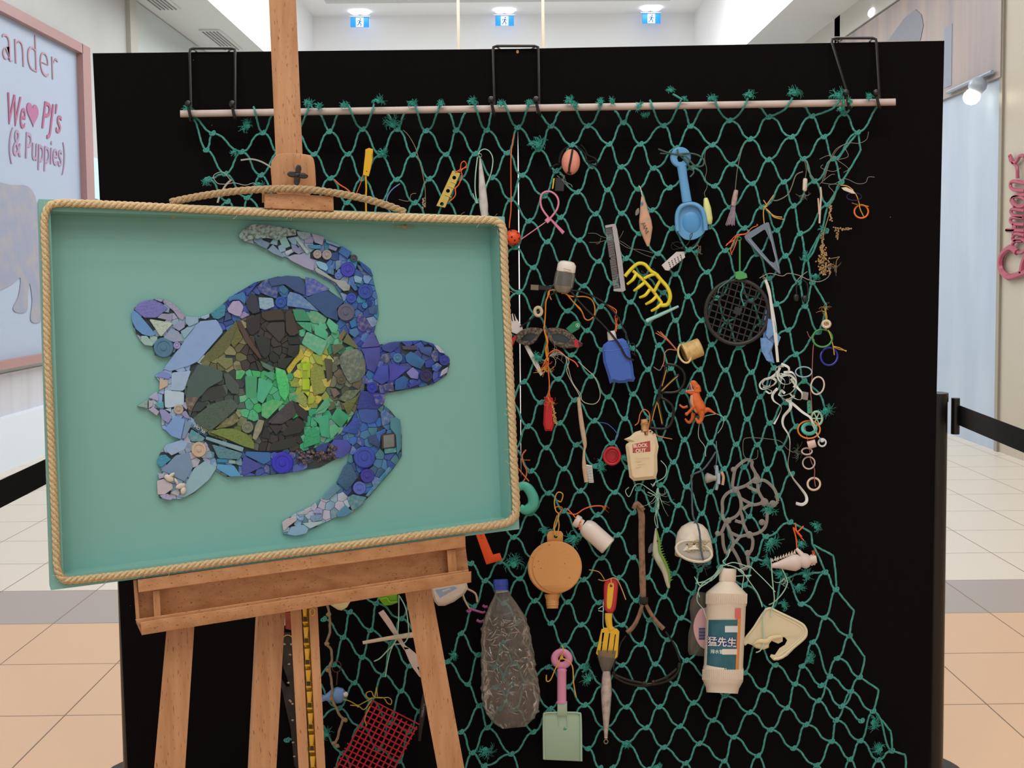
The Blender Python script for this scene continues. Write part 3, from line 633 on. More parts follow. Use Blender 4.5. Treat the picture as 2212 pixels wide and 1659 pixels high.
FR = [(405, 240, -1.4, 16), (412, 250, .6, 12), (538, 275, -2.4, 22), (668, 228, -1.6, 16), (684, 232, -.4, 14), (745, 232, -1.7, 14), (816, 222, -1.3, 18), (850, 275, -1.8, 26), (891, 228, -1.6, 15), (955, 228, -2.2, 13), (1021, 224, -1.7, 17), (1083, 228, -1.6, 13), (1146, 226, -1.9, 13),
      (1233, 222, -2, 17), (1240, 228, -.4, 11), (1300, 222, -2.6, 12), (1318, 220, -.5, 13), (1385, 230, -2.8, 14), (1394, 245, 1.4, 12), (1450, 198, -1.8, 13), (1477, 214, -.4, 9), (1540, 216, -1.7, 14), (1620, 210, -1.6, 17), (1716, 206, -1.5, 22), (1812, 212, -1.7, 24), (1832, 220, -.4, 12), (1882, 212, -2.6, 14), (1815, 232, 1.4, 10),
      (826, 335, -1.2, 16), (560, 395, 1.8, 18), (446, 388, 1.6, 14), (505, 325, 1.2, 12), (1162, 318, -1.6, 26), (1735, 552, .3, 16), (1762, 592, 1.6, 14), (1781, 882, .9, 22), (1293, 1004, .3, 18), (1166, 772, 2.9, 18), (1242, 1158, 2.2, 26), (1110, 1225, -1.7, 30), (1172, 1150, -.8, 16), (1662, 1165, .9, 30), (1650, 1210, .3, 18), (1760, 1140, -.6, 16), (1732, 1170, 1.9, 16), (1690, 1238, 3.0, 16), (1735, 1245, -.5, 22),
      (1725, 1262, 1.2, 20), (1882, 1560, .2, 24), (1905, 1620, -2.7, 22), (1260, 1440, .6, 15), (1275, 1470, -2.3, 20), (1353, 1605, 1.1, 14), (1420, 1655, 1.2, 16), (708, 1590, -2.3, 22), (1048, 1615, 1.5, 26), (1745, 1420, .4, 18), (1690, 1310, -.6, 16), (985, 1412, 2.4, 14), (1352, 988, 2.8, 10), (1660, 1110, -1.4, 22), (1775, 500, -1, 14), (1505, 540, 1, 10)]
for x, y, a, l in FR: put('frayed_end', merge(g_fray(x, y, a, l * 1.1, n=58, o=16 + RO(x) if y < 240 else 38, r=.72, rs=R2, spread=.95), g_ball(x + math.cos(a) * l * .2, y + math.sin(a) * l * .2, 16 + RO(x) if y < 240 else 38, l * .24, l * .24, 4, 8, 6, wob=.5)), W, GF, NET)
# ================================================================== framed turtle artwork
teal = mat('#74a79e', .55, noise=.05, scale=6, bump=.05, k=1.12, dark='#5f9182'); tealin = mat('#5f9484', .5, k=1.1)
ART = thing('turtle_artwork', A(560, 1200), 'teal box-framed picture of a turtle made from plastic scraps, standing on the easel', 'artwork')
OUT = [(83, 430), (1090, 468), (1122, 1143), (110, 1275)]; INN = [(109, 456), (1076, 486), (1102, 1122), (137, 1243)]
DB = -50
def AB(x, y, o=0): return A(x, y, DB + o)
_ba = [A(*p, 0) for p in INN]; 
def back(p, o): return p + AN * (o * SA)
# the four frame sides, mitred
OW = [A(*p, 0) for p in OUT]; sides = ('top', 'right', 'bottom', 'left')
for i in range(4):
    j = (i + 1) % 4; q = [OW[i], OW[j], _ba[j], _ba[i]]; V = q + [back(v, DB - 8) for v in q]
    F = [(0, 1, 2, 3), (7, 6, 5, 4), (0, 4, 5, 1), (1, 5, 6, 2), (2, 6, 7, 3), (3, 7, 4, 0)]
    o = mesh_obj('frame_side', V, F, teal, ART, False)
V = [back(v, DB) for v in _ba] + [back(v, DB - 7) for v in _ba]
mesh_obj('backing_board', V, [(0, 1, 2, 3), (7, 6, 5, 4), (0, 4, 5, 1), (1, 5, 6, 2), (2, 6, 7, 3), (3, 7, 4, 0)], teal, ART, False)
ropem = mat('#c8b087', .9, noise=.45, scale=260, bump=.9, k=1.12, stretch=(1, 1, 1), dark='#8f7550'); ropem2 = mat('#a8906a', .9, noise=.5, scale=260, bump=.9, dark='#6f5335')
def g_rope(pts, R, pitch, cyc=False, sub=12, o=0):
    P = cr(pts, sub, cyc); 
    # resample evenly
    Q = [P[0]]; acc = 0; st = pitch / 14
    seq = P + ([P[0]] if cyc else [])
    for a, b in zip(seq, seq[1:]):
        d = (b - a).length; t = st - acc
        while t <= d: Q.append(a.lerp(b, t / d)); t += st
        acc = (acc + d) % st
    if cyc and (Q[-1] - Q[0]).length < st * .6: Q.pop()
    N = frames(Q, cyc); gs = []; n = len(Q); turns = round(n * st / pitch)
    for s in range(3):
        V = []
        for i, p in enumerate(Q):
            a = 2 * math.pi * (turns * i / n + s / 3) if cyc else 2 * math.pi * (i * st / pitch + s / 3)
            V.append(p + (N[i][0] * math.cos(a) + N[i][1] * math.sin(a)) * R * .5)
        gs.append(g_tube(V, R * .56, 8, cyc, raw=True))
    return merge(*gs)
BP = [(96, 480), (99, 560), (101, 650), (103, 760), (108, 880), (113, 1000), (119, 1120), (122, 1200), (124, 1228), (136, 1251), (160, 1253), (220, 1247), (300, 1238), (450, 1218), (600, 1198), (760, 1177), (900, 1157), (1010, 1142), (1080, 1132), (1106, 1122), (1115, 1098), (1110, 1000), (1104, 860), (1096, 700), (1090, 580), (1088, 520), (1084, 488), (1064, 476), (1010, 474), (880, 470), (740, 465), (600, 460), (450, 453), (300, 445), (160, 439), (125, 439), (104, 448)]
put('rope_border', g_rope([(x, y, 7) for x, y in BP], 8.6, 40, True, 8), A, ropem, ART)
HR = [(368, 437, -4), (400, 430, -2), (450, 421, 6), (520, 412, 14), (600, 408, 22), (660, 409, 22), (730, 418, 16), (790, 430, 8), (840, 445, 0), (876, 459, -6)]
put('hanging_rope', g_rope(HR, 8, 38, False, 10), A, ropem2, ART)
for x, y in ((375, 468), (873, 489)):
    put('hanging_knot', merge(g_tube([(x - 22, y - 1, -30), (x + 22, y + 1, -30)], 1.2, 6), g_ball(x, y, -30, 7, 4, 4, 8, 6, wob=.3)), A, ropem2, ART)
rf = random.Random(5); fz = []
for k in range(120):
    i = rf.randrange(len(BP)); a, b = BP[i - 1], BP[i]; t = rf.random(); x, y = a[0] + (b[0] - a[0]) * t, a[1] + (b[1] - a[1]) * t; g = rf.uniform(0, 6.28); l = rf.uniform(8, 20)
    fz.append(g_tube([(x, y, 8), (x + math.cos(g) * l * .6, y + math.sin(g) * l * .6, 14), (x + math.cos(g + .5) * l, y + math.sin(g + .5) * l, 13)], .35, 3, sub=2))
o = put('rope_fibres', merge(*fz), A, ropem, ART); o['kind'] = 'stuff'
# ---- turtle
REG = {
 'turtle_body': ([(460, 675), (500, 640), (550, 610), (600, 597), (650, 600), (700, 620), (740, 648), (775, 700), (810, 720), (822, 750), (822, 790), (815, 860), (790, 900), (765, 950), (735, 987), (690, 1010), (620, 1022), (560, 1028), (520, 1030), (488, 1030), (455, 1010), (410, 965), (350, 925), (345, 882), (296, 878), (330, 862), (345, 845), (345, 825), (334, 812), (360, 795), (392, 742), (402, 705), (430, 685)], 'body'),
 'upper_front_flipper': ([(516, 510), (530, 492), (550, 484), (600, 490), (640, 496), (690, 512), (740, 535), (780, 570), (805, 600), (815, 640), (818, 680), (808, 718), (792, 745), (768, 725), (745, 665), (738, 640), (720, 612), (680, 590), (620, 557), (575, 535), (530, 522)], 'uf'),
 'turtle_head': ([(815, 745), (850, 738), (910, 735), (935, 742), (960, 765), (972, 785), (965, 810), (935, 830), (900, 838), (830, 850), (815, 870), (785, 872), (780, 800), (800, 750)], 'head'),
 'lower_front_flipper': ([(780, 865), (820, 868), (842, 885), (858, 905), (868, 940), (868, 985), (850, 1012), (800, 1070), (760, 1108), (720, 1120), (680, 1140), (640, 1155), (612, 1155), (610, 1130), (635, 1110), (680, 1090), (725, 1045), (750, 1000), (760, 960), (745, 955), (760, 905)], 'lf'),
 'upper_rear_flipper': ([(284, 690), (290, 665), (310, 650), (350, 645), (380, 660), (402, 690), (430, 685), (428, 715), (395, 742), (370, 770), (335, 768), (328, 745), (305, 740), (290, 715)], 'rf'),
 'lower_rear_flipper': ([(340, 1000), (345, 980), (360, 960), (400, 950), (450, 965), (470, 1005), (455, 1030), (420, 1065), (390, 1079), (345, 1076), (340, 1060), (352, 1020)], 'rf2'),
 'turtle_shell': ([(398, 850), (402, 815), (430, 780), (515, 690), (585, 668), (640, 668), (690, 680), (735, 712), (770, 750), (790, 795), (787, 842), (767, 890), (737, 935), (702, 962), (655, 975), (560, 975), (500, 958), (440, 935), (410, 903)], 'shell')}
T = {1: (240, 460), 2: (600, 460), 3: (240, 800), 4: (580, 800)}
def shellcol(x, y, r):
    if x < 530 and y < 800 and (y - 790) > -1.15 * (x - 425) - 40 and x + y < 1315: return r.choice(('#6a6c4a', '#5f6440', '#57593f', '#7a7b58'))
    if y < 800 and x < 660 and y < 790 - (x - 640) * .2 and x < 650: return r.choice(('#2b2a2a', '#3a3632', '#33332f', '#262c2a'))
    if 635 < x < 712 and 750 < y < 890: return r.choice(('#b5aa42', '#94b040', '#a3b84a', '#8aa63f', '#c2bd50'))
    if y < 770 and x > 630: return r.choice(('#4a8f78', '#5fa58d', '#67a890', '#3e7f68'))
    if x > 700 and 720 < y < 885: return r.choice(('#59634e', '#55665c', '#65604f', '#4c5242', '#6d7062'))
    if 520 < x < 640 and 780 < y < 905: return r.choice(('#469f6a', '#4f9a80', '#3f8f6a', '#55a382'))
    if x > 650 and y > 850: return r.choice(('#3c9478', '#5f9a80', '#4a9f85', '#6aa88c'))
    if x > 560 and y > 870: return r.choice(('#2c2c2e', '#3a3a3c', '#28302e', '#343230'))
    if x < 545 and y > 905: return r.choice(('#62703c', '#6b7553', '#5d6035'))
    return r.choice(('#3a4642', '#46594f', '#2f3a38', '#4f5a54'))
PAL = {'head': ('#3a47a0', '#3742a0', '#36619f', '#454a85', '#4b55ad', '#2f3f8c'), 'uf': ('#3a5aa5', '#4a6ab0', '#3f7fa8', '#5a70b8', '#34488f', '#6c8fb8'), 'lf': ('#3c4f9d', '#3e5c86', '#4a7590', '#3f62b8', '#33477a', '#4c6fa5'),
       'rf': ('#8790b0', '#7ea0b8', '#9a9bb8', '#8fb0ac'), 'rf2': ('#86a5bd', '#7d98ad', '#a3a5b5', '#6c88a5')}
def regcol(k, x, y, r):
    if k == 'shell': return shellcol(x, y, r)
    if k == 'body':
        if x < 450: return r.choice(('#92acc8', '#9d9fbb', '#86a5cd', '#a0b4c0'))
        if x < 520 and y > 900: return r.choice(('#6a95a5', '#7295b9', '#5f7b95'))
        return r.choice(('#33468f', '#3b62a5', '#4450a8', '#3a3f95', '#44609f', '#39487e'))
    if k == 'uf' and x < 690: return r.choice(('#8aa3b0', '#8f91b0', '#7ea5bd', '#9496b4', '#6f8fb5'))
    if k == 'lf' and y > 1060: return r.choice(('#9fb0c0', '#7fa3bd', '#a9abc0', '#63809f'))
    return r.choice(PAL[k])
PC = {'body': """1|7f9fcb|790,970 940,955 960,975 1000,1050 1000,1075 780,1330 700,1370 530,1420 465,1400
1|3f7d9d|890,900 1000,815 1030,830 1020,920 960,955 915,945
1|9a93b5|1040,860 1090,790 1150,785 1190,840 1160,930 1110,920 1050,890
1|8e86b0|1130,920 1190,880 1245,915 1170,950
1|3c6aa5|1050,755 1190,705 1210,750 1200,820 1150,780 1090,780 1055,800
1|2e3344|1205,800 1250,720 1300,735 1330,830 1335,890 1270,905 1220,860
1|33468f|1305,660 1370,605 1500,575 1495,700 1490,770 1420,750 1340,715
1|3a479c|1200,700 1350,605 1300,650 1260,700 1215,750
1|86aabf|1320,755 1450,760 1465,840 1380,870 1330,855
1|274f9c|c1520,800,52
2|39487e|-90,590 0,575 80,560 200,570 250,640 245,740 150,700 60,640 -60,660
2|4450a8|245,570 330,590 475,685 250,755
2|5673b5|85,740 110,705 200,730 300,810 375,885 200,850 80,835
2|3e6497|10,660 50,640 100,690 60,735 15,700
2|324a80|245,765 345,720 440,695 600,790 530,860 545,970 430,930 340,850
2|56586f|c612,890,80
2|2f68ad|640,975 690,945 715,1010 660,1035
2|3b3580|700,940 740,890 800,950 860,1050 760,1070 715,1030
2|4a6ba5|640,1045 710,1030 735,1080 690,1120 640,1080
2|564f9e|745,1200 850,1060 920,1195 760,1210
2|4c489f|740,1215 915,1200 920,1300 870,1430 800,1400 770,1260
2|333a90|740,1590 960,1620 950,1700 900,1760 790,1750 705,1760
3|6f82bd|390,60 460,0 530,30 525,80
3|92acc8|540,20 720,0 660,170 640,185 535,180
3|b0a18c|435,80 510,90 510,140 430,180
3|a9bfd2|475,180 655,195 655,310 510,340 480,330
3|9d9fbb|330,245 410,185 430,250 420,275
3|8fb8a8|232,322 330,262 330,342
3|a39fae|335,265 380,275 375,320 335,345
3|5b8fa5|385,300 470,280 475,340 430,340
3|9d9bb3|330,350 380,325 435,370 410,410
3|8688b8|430,355 480,350 550,410 515,475 455,440
3|98b0c5|475,350 540,335 540,380
3|a59a8c|c605,350,45
3|8d88b0|620,380 670,360 720,440 660,425
3|7295c9|480,530 570,405 665,440 625,620 540,590
3|6e8aa6|665,455 735,465 660,615 630,610
3|31506d|740,480 870,570 850,600 720,520
3|4e8099|690,590 720,525 845,605 820,640 720,640
3|6a95a5|850,590 1190,690 1180,735 845,620
3|5f7b95|900,660 1180,740 1150,800 960,790
3|5c8cc6|950,840 1100,850 1170,950 1070,955 1000,915 945,880
3|3577a8|945,790 1045,795 1045,830 950,825
3|85a3a8|1055,800 1115,805 1115,840 1050,835
3|4a4ba0|1185,760 1370,860 1175,950 1170,850
3|3b62a5|1205,725 1430,735 1430,810 1370,845 1200,760
4|2f2fb0|c125,830,100
4|5056ad|215,860 260,840 325,895 215,915
4|2f3f85|415,700 470,660 545,640 510,730 430,730
4|4a4aa8|540,670 600,620 700,620 745,680 720,740 650,790 600,780
4|3a3648|230,740 280,770 330,780 430,700 460,740 520,750 610,680 610,800 530,830 470,850 380,885 300,850 260,810
4|343690|940,215 1050,215 1035,300 960,320
4|3b4fb3|655,550 770,425 815,430 805,575""",
'rf': """1|6d70b5|205,865 240,810 310,780 390,778 450,805 510,855 470,890 405,940 300,940 250,905
1|6484c4|205,870 180,900 185,970 220,1040 280,1090 350,1108 405,1090 330,1000 280,940 240,895
1|9a9bb8|370,768 475,770 450,800
1|9694ad|460,800 480,775 570,820 640,890 665,930 640,965 600,940 560,880
1|a9bcae|335,948 560,985 445,1115
1|8a8ca5|410,940 450,900 550,905 545,970
1|8790b0|545,1020 600,970 665,975 660,1025 610,1060
1|7f92b4|465,1120 540,1035 605,1060 655,1150 560,1160
1|7ea4b8|620,1060 690,1020 760,1010 655,1135
1|83a3bd|668,925 785,935 780,985 700,1020 665,985
1|8fb0ac|268,1100 320,1100 385,1170 370,1195 300,1185 265,1150
1|46708a|c470,1207,92
1|8f8fbd|c590,1187,33""",
'uf': """1|8aa39f|1140,200 1200,130 1280,98 1400,105 1659,145 1659,200 1540,215 1500,245 1400,225 1270,235 1200,258 1160,235
1|6e8ba5|1270,245 1350,240 1430,270 1395,325 1320,290
1|7590ac|1400,330 1450,280 1500,330 1560,390 1540,400 1450,365
1|7cb0ae|1500,225 1560,195 1610,300 1540,325
1|a8bccb|1555,345 1620,320 1640,350 1570,385
2|8ca3ae|165,160 290,175 300,215 225,245 180,200
2|8f91b0|300,180 420,215 400,290 330,265
2|9fb5ba|145,220 180,210 285,355 260,370
2|9496b4|80,395 150,370 250,370 330,440 325,520 250,495 120,430
2|7f87a9|115,275 160,285 225,350 190,375 130,340
2|7cb0cb|335,440 370,430 430,450 455,490 435,525 370,495
2|3a6ba8|440,500 500,455 505,560 450,540
2|5f74a8|515,430 575,420 570,480 520,520
2|9a9391|c355,370,40
2|96908f|c440,375,45
2|3f7fb5|270,285 390,285 390,320 330,325 280,310
2|6d93b5|430,240 565,290 550,310 430,265
2|7f84b2|460,280 540,310 520,345 455,320
2|3a63b0|575,295 665,350 625,410 540,350
2|444a55|c682,405,33
2|33529f|720,420 780,460 830,500 858,570 830,560 760,500
2|3a3fa8|c628,507,68
2|5a70b8|c542,562,34
2|8f9b97|330,510 350,488 400,520 500,590 600,610 650,655 640,695 590,700 545,660 520,625 430,575 350,535
2|7fa3bd|680,570 700,560 760,580 750,635 690,620
2|2f479b|c785,705,68
2|3548a8|c660,762,47
2|2b3a8c|c825,805,24
2|3c7fb5|c780,830,26
2|2c4a85|700,460 780,480 840,560 760,560
2|4a66b0|650,600 700,640 720,690 690,700 650,650
2|3f5590|805,850 900,815 890,910 820,905""",
'head': """2|37428f|925,1190 1010,1160 1100,1150 1090,1200 1010,1255 940,1230
2|4b4560|1110,1190 1250,1185 1245,1230 1120,1225
2|41729a|c1075,1300,44
2|3a4479|930,1270 1000,1250 1025,1290 980,1350 920,1330
2|36619f|1140,1280 1190,1240 1230,1260 1325,1330 1280,1400 1200,1370 1150,1330
2|453fa5|995,1345 1185,1385 1050,1500 1000,1510
2|3f44a5|905,1370 990,1365 1000,1500 930,1540 850,1490
2|7578b8|1150,1430 1210,1380 1265,1430 1255,1490 1190,1480
2|2f569f|1050,1500 1130,1455 1175,1490 1150,1580 1050,1590
2|2b2c55|c1330,1460,58
2|2f3a8c|c1494,1320,48
2|aeb2c8|1395,1180 1440,1190 1510,1265 1450,1250
2|a7adc6|1530,1375 1520,1430 1450,1470 1470,1410
2|3a57a3|1380,1370 1430,1340 1475,1370 1430,1425 1385,1410
2|393b92|1170,1540 1280,1495 1290,1530 1180,1570
2|2a37a0|c845,1565,50
2|3d4175|945,1540 1030,1515 1045,1600 960,1595
2|3a4c8a|1255,1200 1390,1200 1370,1290 1280,1250""",
'lf': """4|3c4f9d|800,330 830,300 880,320 975,340 985,420 960,465 900,480 830,460 805,400
4|43609f|1000,380 1040,350 1130,415 1080,480 1020,500
4|4c7791|1090,430 1140,418 1180,440 1190,520 1190,700 1150,760 1140,580 1090,520
4|3a3230|1008,572 1138,555 1145,695 1015,706
4|3c7f92|1035,700 1145,685 1150,735 1040,750
4|3f62b8|960,560 1050,520 1050,560 1010,580 1000,655 975,640
4|33477a|890,590 960,570 1005,660 990,695 900,650
4|33479f|c860,780,98
4|3a3590|c885,945,64
4|4f62b0|c815,1055,60
4|3e5c86|680,850 740,840 800,960 705,1085 610,1000
4|63809f|600,1005 650,1060 540,1160 470,1150
4|4a7590|700,1140 760,1110 880,1135 850,1200 750,1265
4|54789c|610,1280 690,1200 750,1268 690,1310 615,1315
4|3877a5|865,1125 1080,860 1112,885 895,1135
4|a9abc0|375,1230 420,1180 440,1220 410,1270
4|aaa9b8|240,1300 370,1230 375,1260 340,1290
4|ada6b2|120,1360 160,1330 250,1305 255,1345 180,1400 145,1440 130,1430
4|7fa3bd|165,1470 200,1400 330,1380 360,1420 340,1465 240,1485
4|9698c8|395,1280 430,1235 485,1240 480,1285
4|7390ae|375,1300 480,1290 485,1340 400,1360 375,1330
4|9fb5ba|300,1370 480,1350 485,1370 370,1420
4|7ea5cf|260,1320 320,1310 310,1350 270,1345""",
'rf2': """3|86a5cd|490,720 520,660 630,620 690,650 660,710 540,765
3|4583b0|410,800 440,760 490,755 540,800 450,870 415,850
3|6c88a5|445,900 580,760 700,735 735,870 660,1000 560,950 500,920
3|83a8b4|610,1135 740,880 840,810 950,870 880,980 750,1090 660,1140
3|b5a28d|c787,710,70
3|a6a3bd|415,920 480,925 480,960 430,975
3|b3aab2|410,990 470,970 550,1020 555,1060 480,1115 415,1115
3|9a9bbd|430,1120 510,1105 560,1150 530,1165 460,1150
3|a9acae|525,1100 600,1060 620,1090 605,1130""",
'shell': """1|2b272b|1175,970 1340,895 1335,1050 1270,1100 1240,1090
1|3a352f|1345,890 1520,855 1550,900 1555,960 1400,970 1350,940
1|3b3837|1380,1030 1430,980 1555,975 1560,1100 1510,1160 1480,1130
1|3a3530|1560,900 1600,890 1640,900 1655,1100 1600,1100 1565,1060
1|28302f|1285,1130 1350,1095 1430,1130 1425,1260 1380,1310 1340,1270
1|4a3b33|1115,955 1165,970 1240,1110 1355,1300 1330,1310 1200,1150 1140,1020
2|3b342f|75,880 120,870 200,1080 130,1100 75,1020
2|232b28|80,1110 190,1110 200,1180 100,1180
2|252d2b|0,1310 150,1290 60,1400 0,1380
2|2a2f2f|100,1190 190,1180 190,1260 150,1300 80,1270
1|5f6440|1130,955 1150,1080 1000,1270 870,1355 780,1345
1|626537|1135,1020 1185,1120 1100,1210 1070,1170
1|737a53|940,1330 970,1295 1090,1300 1095,1360 1030,1405
1|3d6455|665,1655 690,1500 780,1355 890,1375 1000,1420 1000,1500 870,1570 810,1640 700,1705
3|2f3635|800,220 880,150 1000,130 1040,220 900,290
3|43514d|1005,30 1050,20 1150,130 1145,215 1080,210 1030,150
3|2f3a38|715,370 770,280 880,290 800,370
3|46594f|735,430 790,380 900,300 1080,250 1150,320 1000,460 890,545 760,480
3|5a4c46|660,250 800,230 760,290 720,370 690,350
3|5d6035|925,530 1110,380 1150,450 1080,500
3|6c8040|880,555 980,520 1100,520 1220,570 1280,640 1285,710 1180,680 1000,600
3|6b7563|c1222,510,55
3|7b806b|1320,440 1375,450 1350,540 1300,630 1265,610 1290,500
3|62733c|1110,380 1150,350 1175,400 1150,430
1|4a9070|1200,1460 1310,1460 1305,1659 1205,1659
3|4fa088|1320,60 1460,120 1360,300 1305,270
3|4fb573|1470,0 1560,60 1600,200 1560,280 1510,220 1480,80
3|469f6a|1350,300 1450,260 1555,280 1400,440 1345,410
1|4f8060|1330,1320 1460,1380 1450,1430 1360,1380
1|4a9179|1370,1450 1460,1400 1460,1510
1|4bb070|1470,1380 1560,1410 1590,1500 1600,1600 1500,1540 1480,1450
3|414044|1395,470 1600,270 1650,330 1650,410 1530,485
3|28262c|1340,600 1385,490 1430,560 1420,620
3|2f3133|1405,490 1530,490 1535,520 1480,580
4|444446|15,480 210,260 255,330 250,390 100,480
4|2c2c2f|215,265 350,370 350,470 260,400
4|2a2b2b|110,570 260,415 340,480 290,560 150,590
4|292f2b|30,650 250,590 260,680 100,720 10,720
2|b5aa42|75,1400 165,1280 215,1210 240,1290 170,1350 100,1460
2|8c9c3e|300,1260 390,1270 415,1370 350,1350
2|96b830|205,1340 255,1325 270,1460 290,1500 290,1590 225,1590 215,1450
2|8ba33f|290,1400 340,1350 410,1390 440,1560 420,1610 320,1640 290,1500
2|aabf3c|240,1610 290,1600 275,1650
2|94b040|100,1510 180,1500 200,1560 120,1560
4|93b052|200,190 300,190 345,240 345,330 320,330 220,260
4|9fa860|350,370 510,225 520,205 360,330
4|93a53a|355,240 430,240 400,300 355,305
2|3e7f68|130,860 240,865 300,970 160,970
2|578f78|275,960 290,875 350,880 445,940 420,1000 320,990
2|5fa58d|435,990 455,940 545,1010 530,1085 480,1070
2|5aa389|320,1005 400,1010 455,1080 440,1140 330,1090
2|47957b|165,975 305,980 305,1080 220,1030
2|5b9c85|260,1060 450,1150 390,1290 210,1170
2|67a38a|445,1150 480,1160 440,1230 400,1200
2|6c6c45|540,1110 590,1040 620,1070 560,1165
2|606544|580,1155 625,1075 730,1210 700,1215 630,1180
2|59634e|480,1180 570,1170 600,1200 500,1275
2|55665c|550,1290 600,1230 700,1215 750,1240 790,1340 785,1440 740,1500 650,1530 610,1480 560,1370
2|4c4e40|415,1300 490,1310 490,1480 440,1520 430,1400
2|585c52|495,1290 540,1285 570,1350 510,1380
2|6d6259|470,1570 520,1570 560,1620 500,1659
2|54543f|c570,1495,42
4|4f5f48|620,260 640,240 700,180 830,170 780,230 700,290
4|62703f|660,300 800,230 830,200 720,400 690,360
4|3c9478|520,225 640,320 570,320 510,270
4|5f9a80|390,410 520,240 560,310 500,380 400,400
4|3d9075|555,430 615,330 730,410 650,520
4|43987d|395,430 540,395 550,610 470,590 450,480
4|35916d|325,600 400,495 460,560 465,650 310,700
4|62a085|545,500 600,480 650,530 560,620 540,560"""}
def chaikin8(p):
    r = []
    for i in range(len(p)):
        a, b = p[i], p[(i + 1) % len(p)]; r += [(a[0]*.93+b[0]*.07, a[1]*.93+b[1]*.07), (a[0]*.07+b[0]*.93, a[1]*.07+b[1]*.93)]
    return r
def inpoly(p, poly):
    c = False; n = len(poly)
    for i in range(n):
        a, b = poly[i], poly[i - 1]
        if (a[1] > p[1]) != (b[1] > p[1]) and p[0] < (b[0] - a[0]) * (p[1] - a[1]) / (b[1] - a[1]) + a[0]: c = not c
    return c
def clip(sub, a, b, c):           # keep ax+by<=c
    out = []
    for i in range(len(sub)):
        p, q = sub[i - 1], sub[i]; dp, dq = a * p[0] + b * p[1] - c, a * q[0] + b * q[1] - c
        if (dp <= 0) != (dq <= 0):
            t = dp / (dp - dq); out.append((p[0] + (q[0] - p[0]) * t, p[1] + (q[1] - p[1]) * t))
        if dq <= 0: out.append(q)
    return out
rm = random.Random(11)
grout = mat('#3c4a4e', .8, noise=.4, scale=90, k=1)
def pm_(h, r):
    R_, G_, B_ = (int(h[i:i+2], 16) for i in (0, 2, 4))
    if G_ > R_ + 22 and G_ >= B_ + 12: h = '%02x%02x%02x' % (int(R_ * .85 + 14), int(G_ * .88), int(B_ * .85 + 14))
    if B_ > R_ + 25 and R_ < 105: h = '%02x%02x%02x' % (int(R_ * .9), min(255, int(G_ * 1.05)), int(B_ * .97))
    st = r.random()
    if st < .5 or sum(int(h[i:i+2], 16) for i in (0, 2, 4)) < 190: return mat('#' + h, .5, noise=.12, scale=60, bump=.15, k=1.1)
    if st < .8: return mat('#' + h, .6, noise=.45, scale=300, bump=.5, k=1.1)
    return mat('#' + h, .65, noise=.5, scale=110, bump=.5, k=1.1, dark='#aca898')
def g_shard(p, o0, t, r):
    c = (sum(q[0] for q in p) / len(p), sum(q[1] for q in p) / len(p)); ix = inset(p, .25); iy = inset(p, .95); n = len(p)
    ta, tb = r.uniform(-.03, .03), r.uniform(-.03, .03); V = []
    for l, h in ((ix, 0), (ix, t - .8), (iy, t)):
        V += [Vector((x, y, o0 + h + ((x - c[0]) * ta + (y - c[1]) * tb if h else 0))) for x, y in l]
    F = [tuple(range(2 * n, 3 * n))] + [(k, (k + 1) % n, n + (k + 1) % n, n + k) for k in range(n)] + [(n + k, n + (k + 1) % n, 2 * n + (k + 1) % n, 2 * n + k) for k in range(n)]
    return V, F
small = []; shards = []
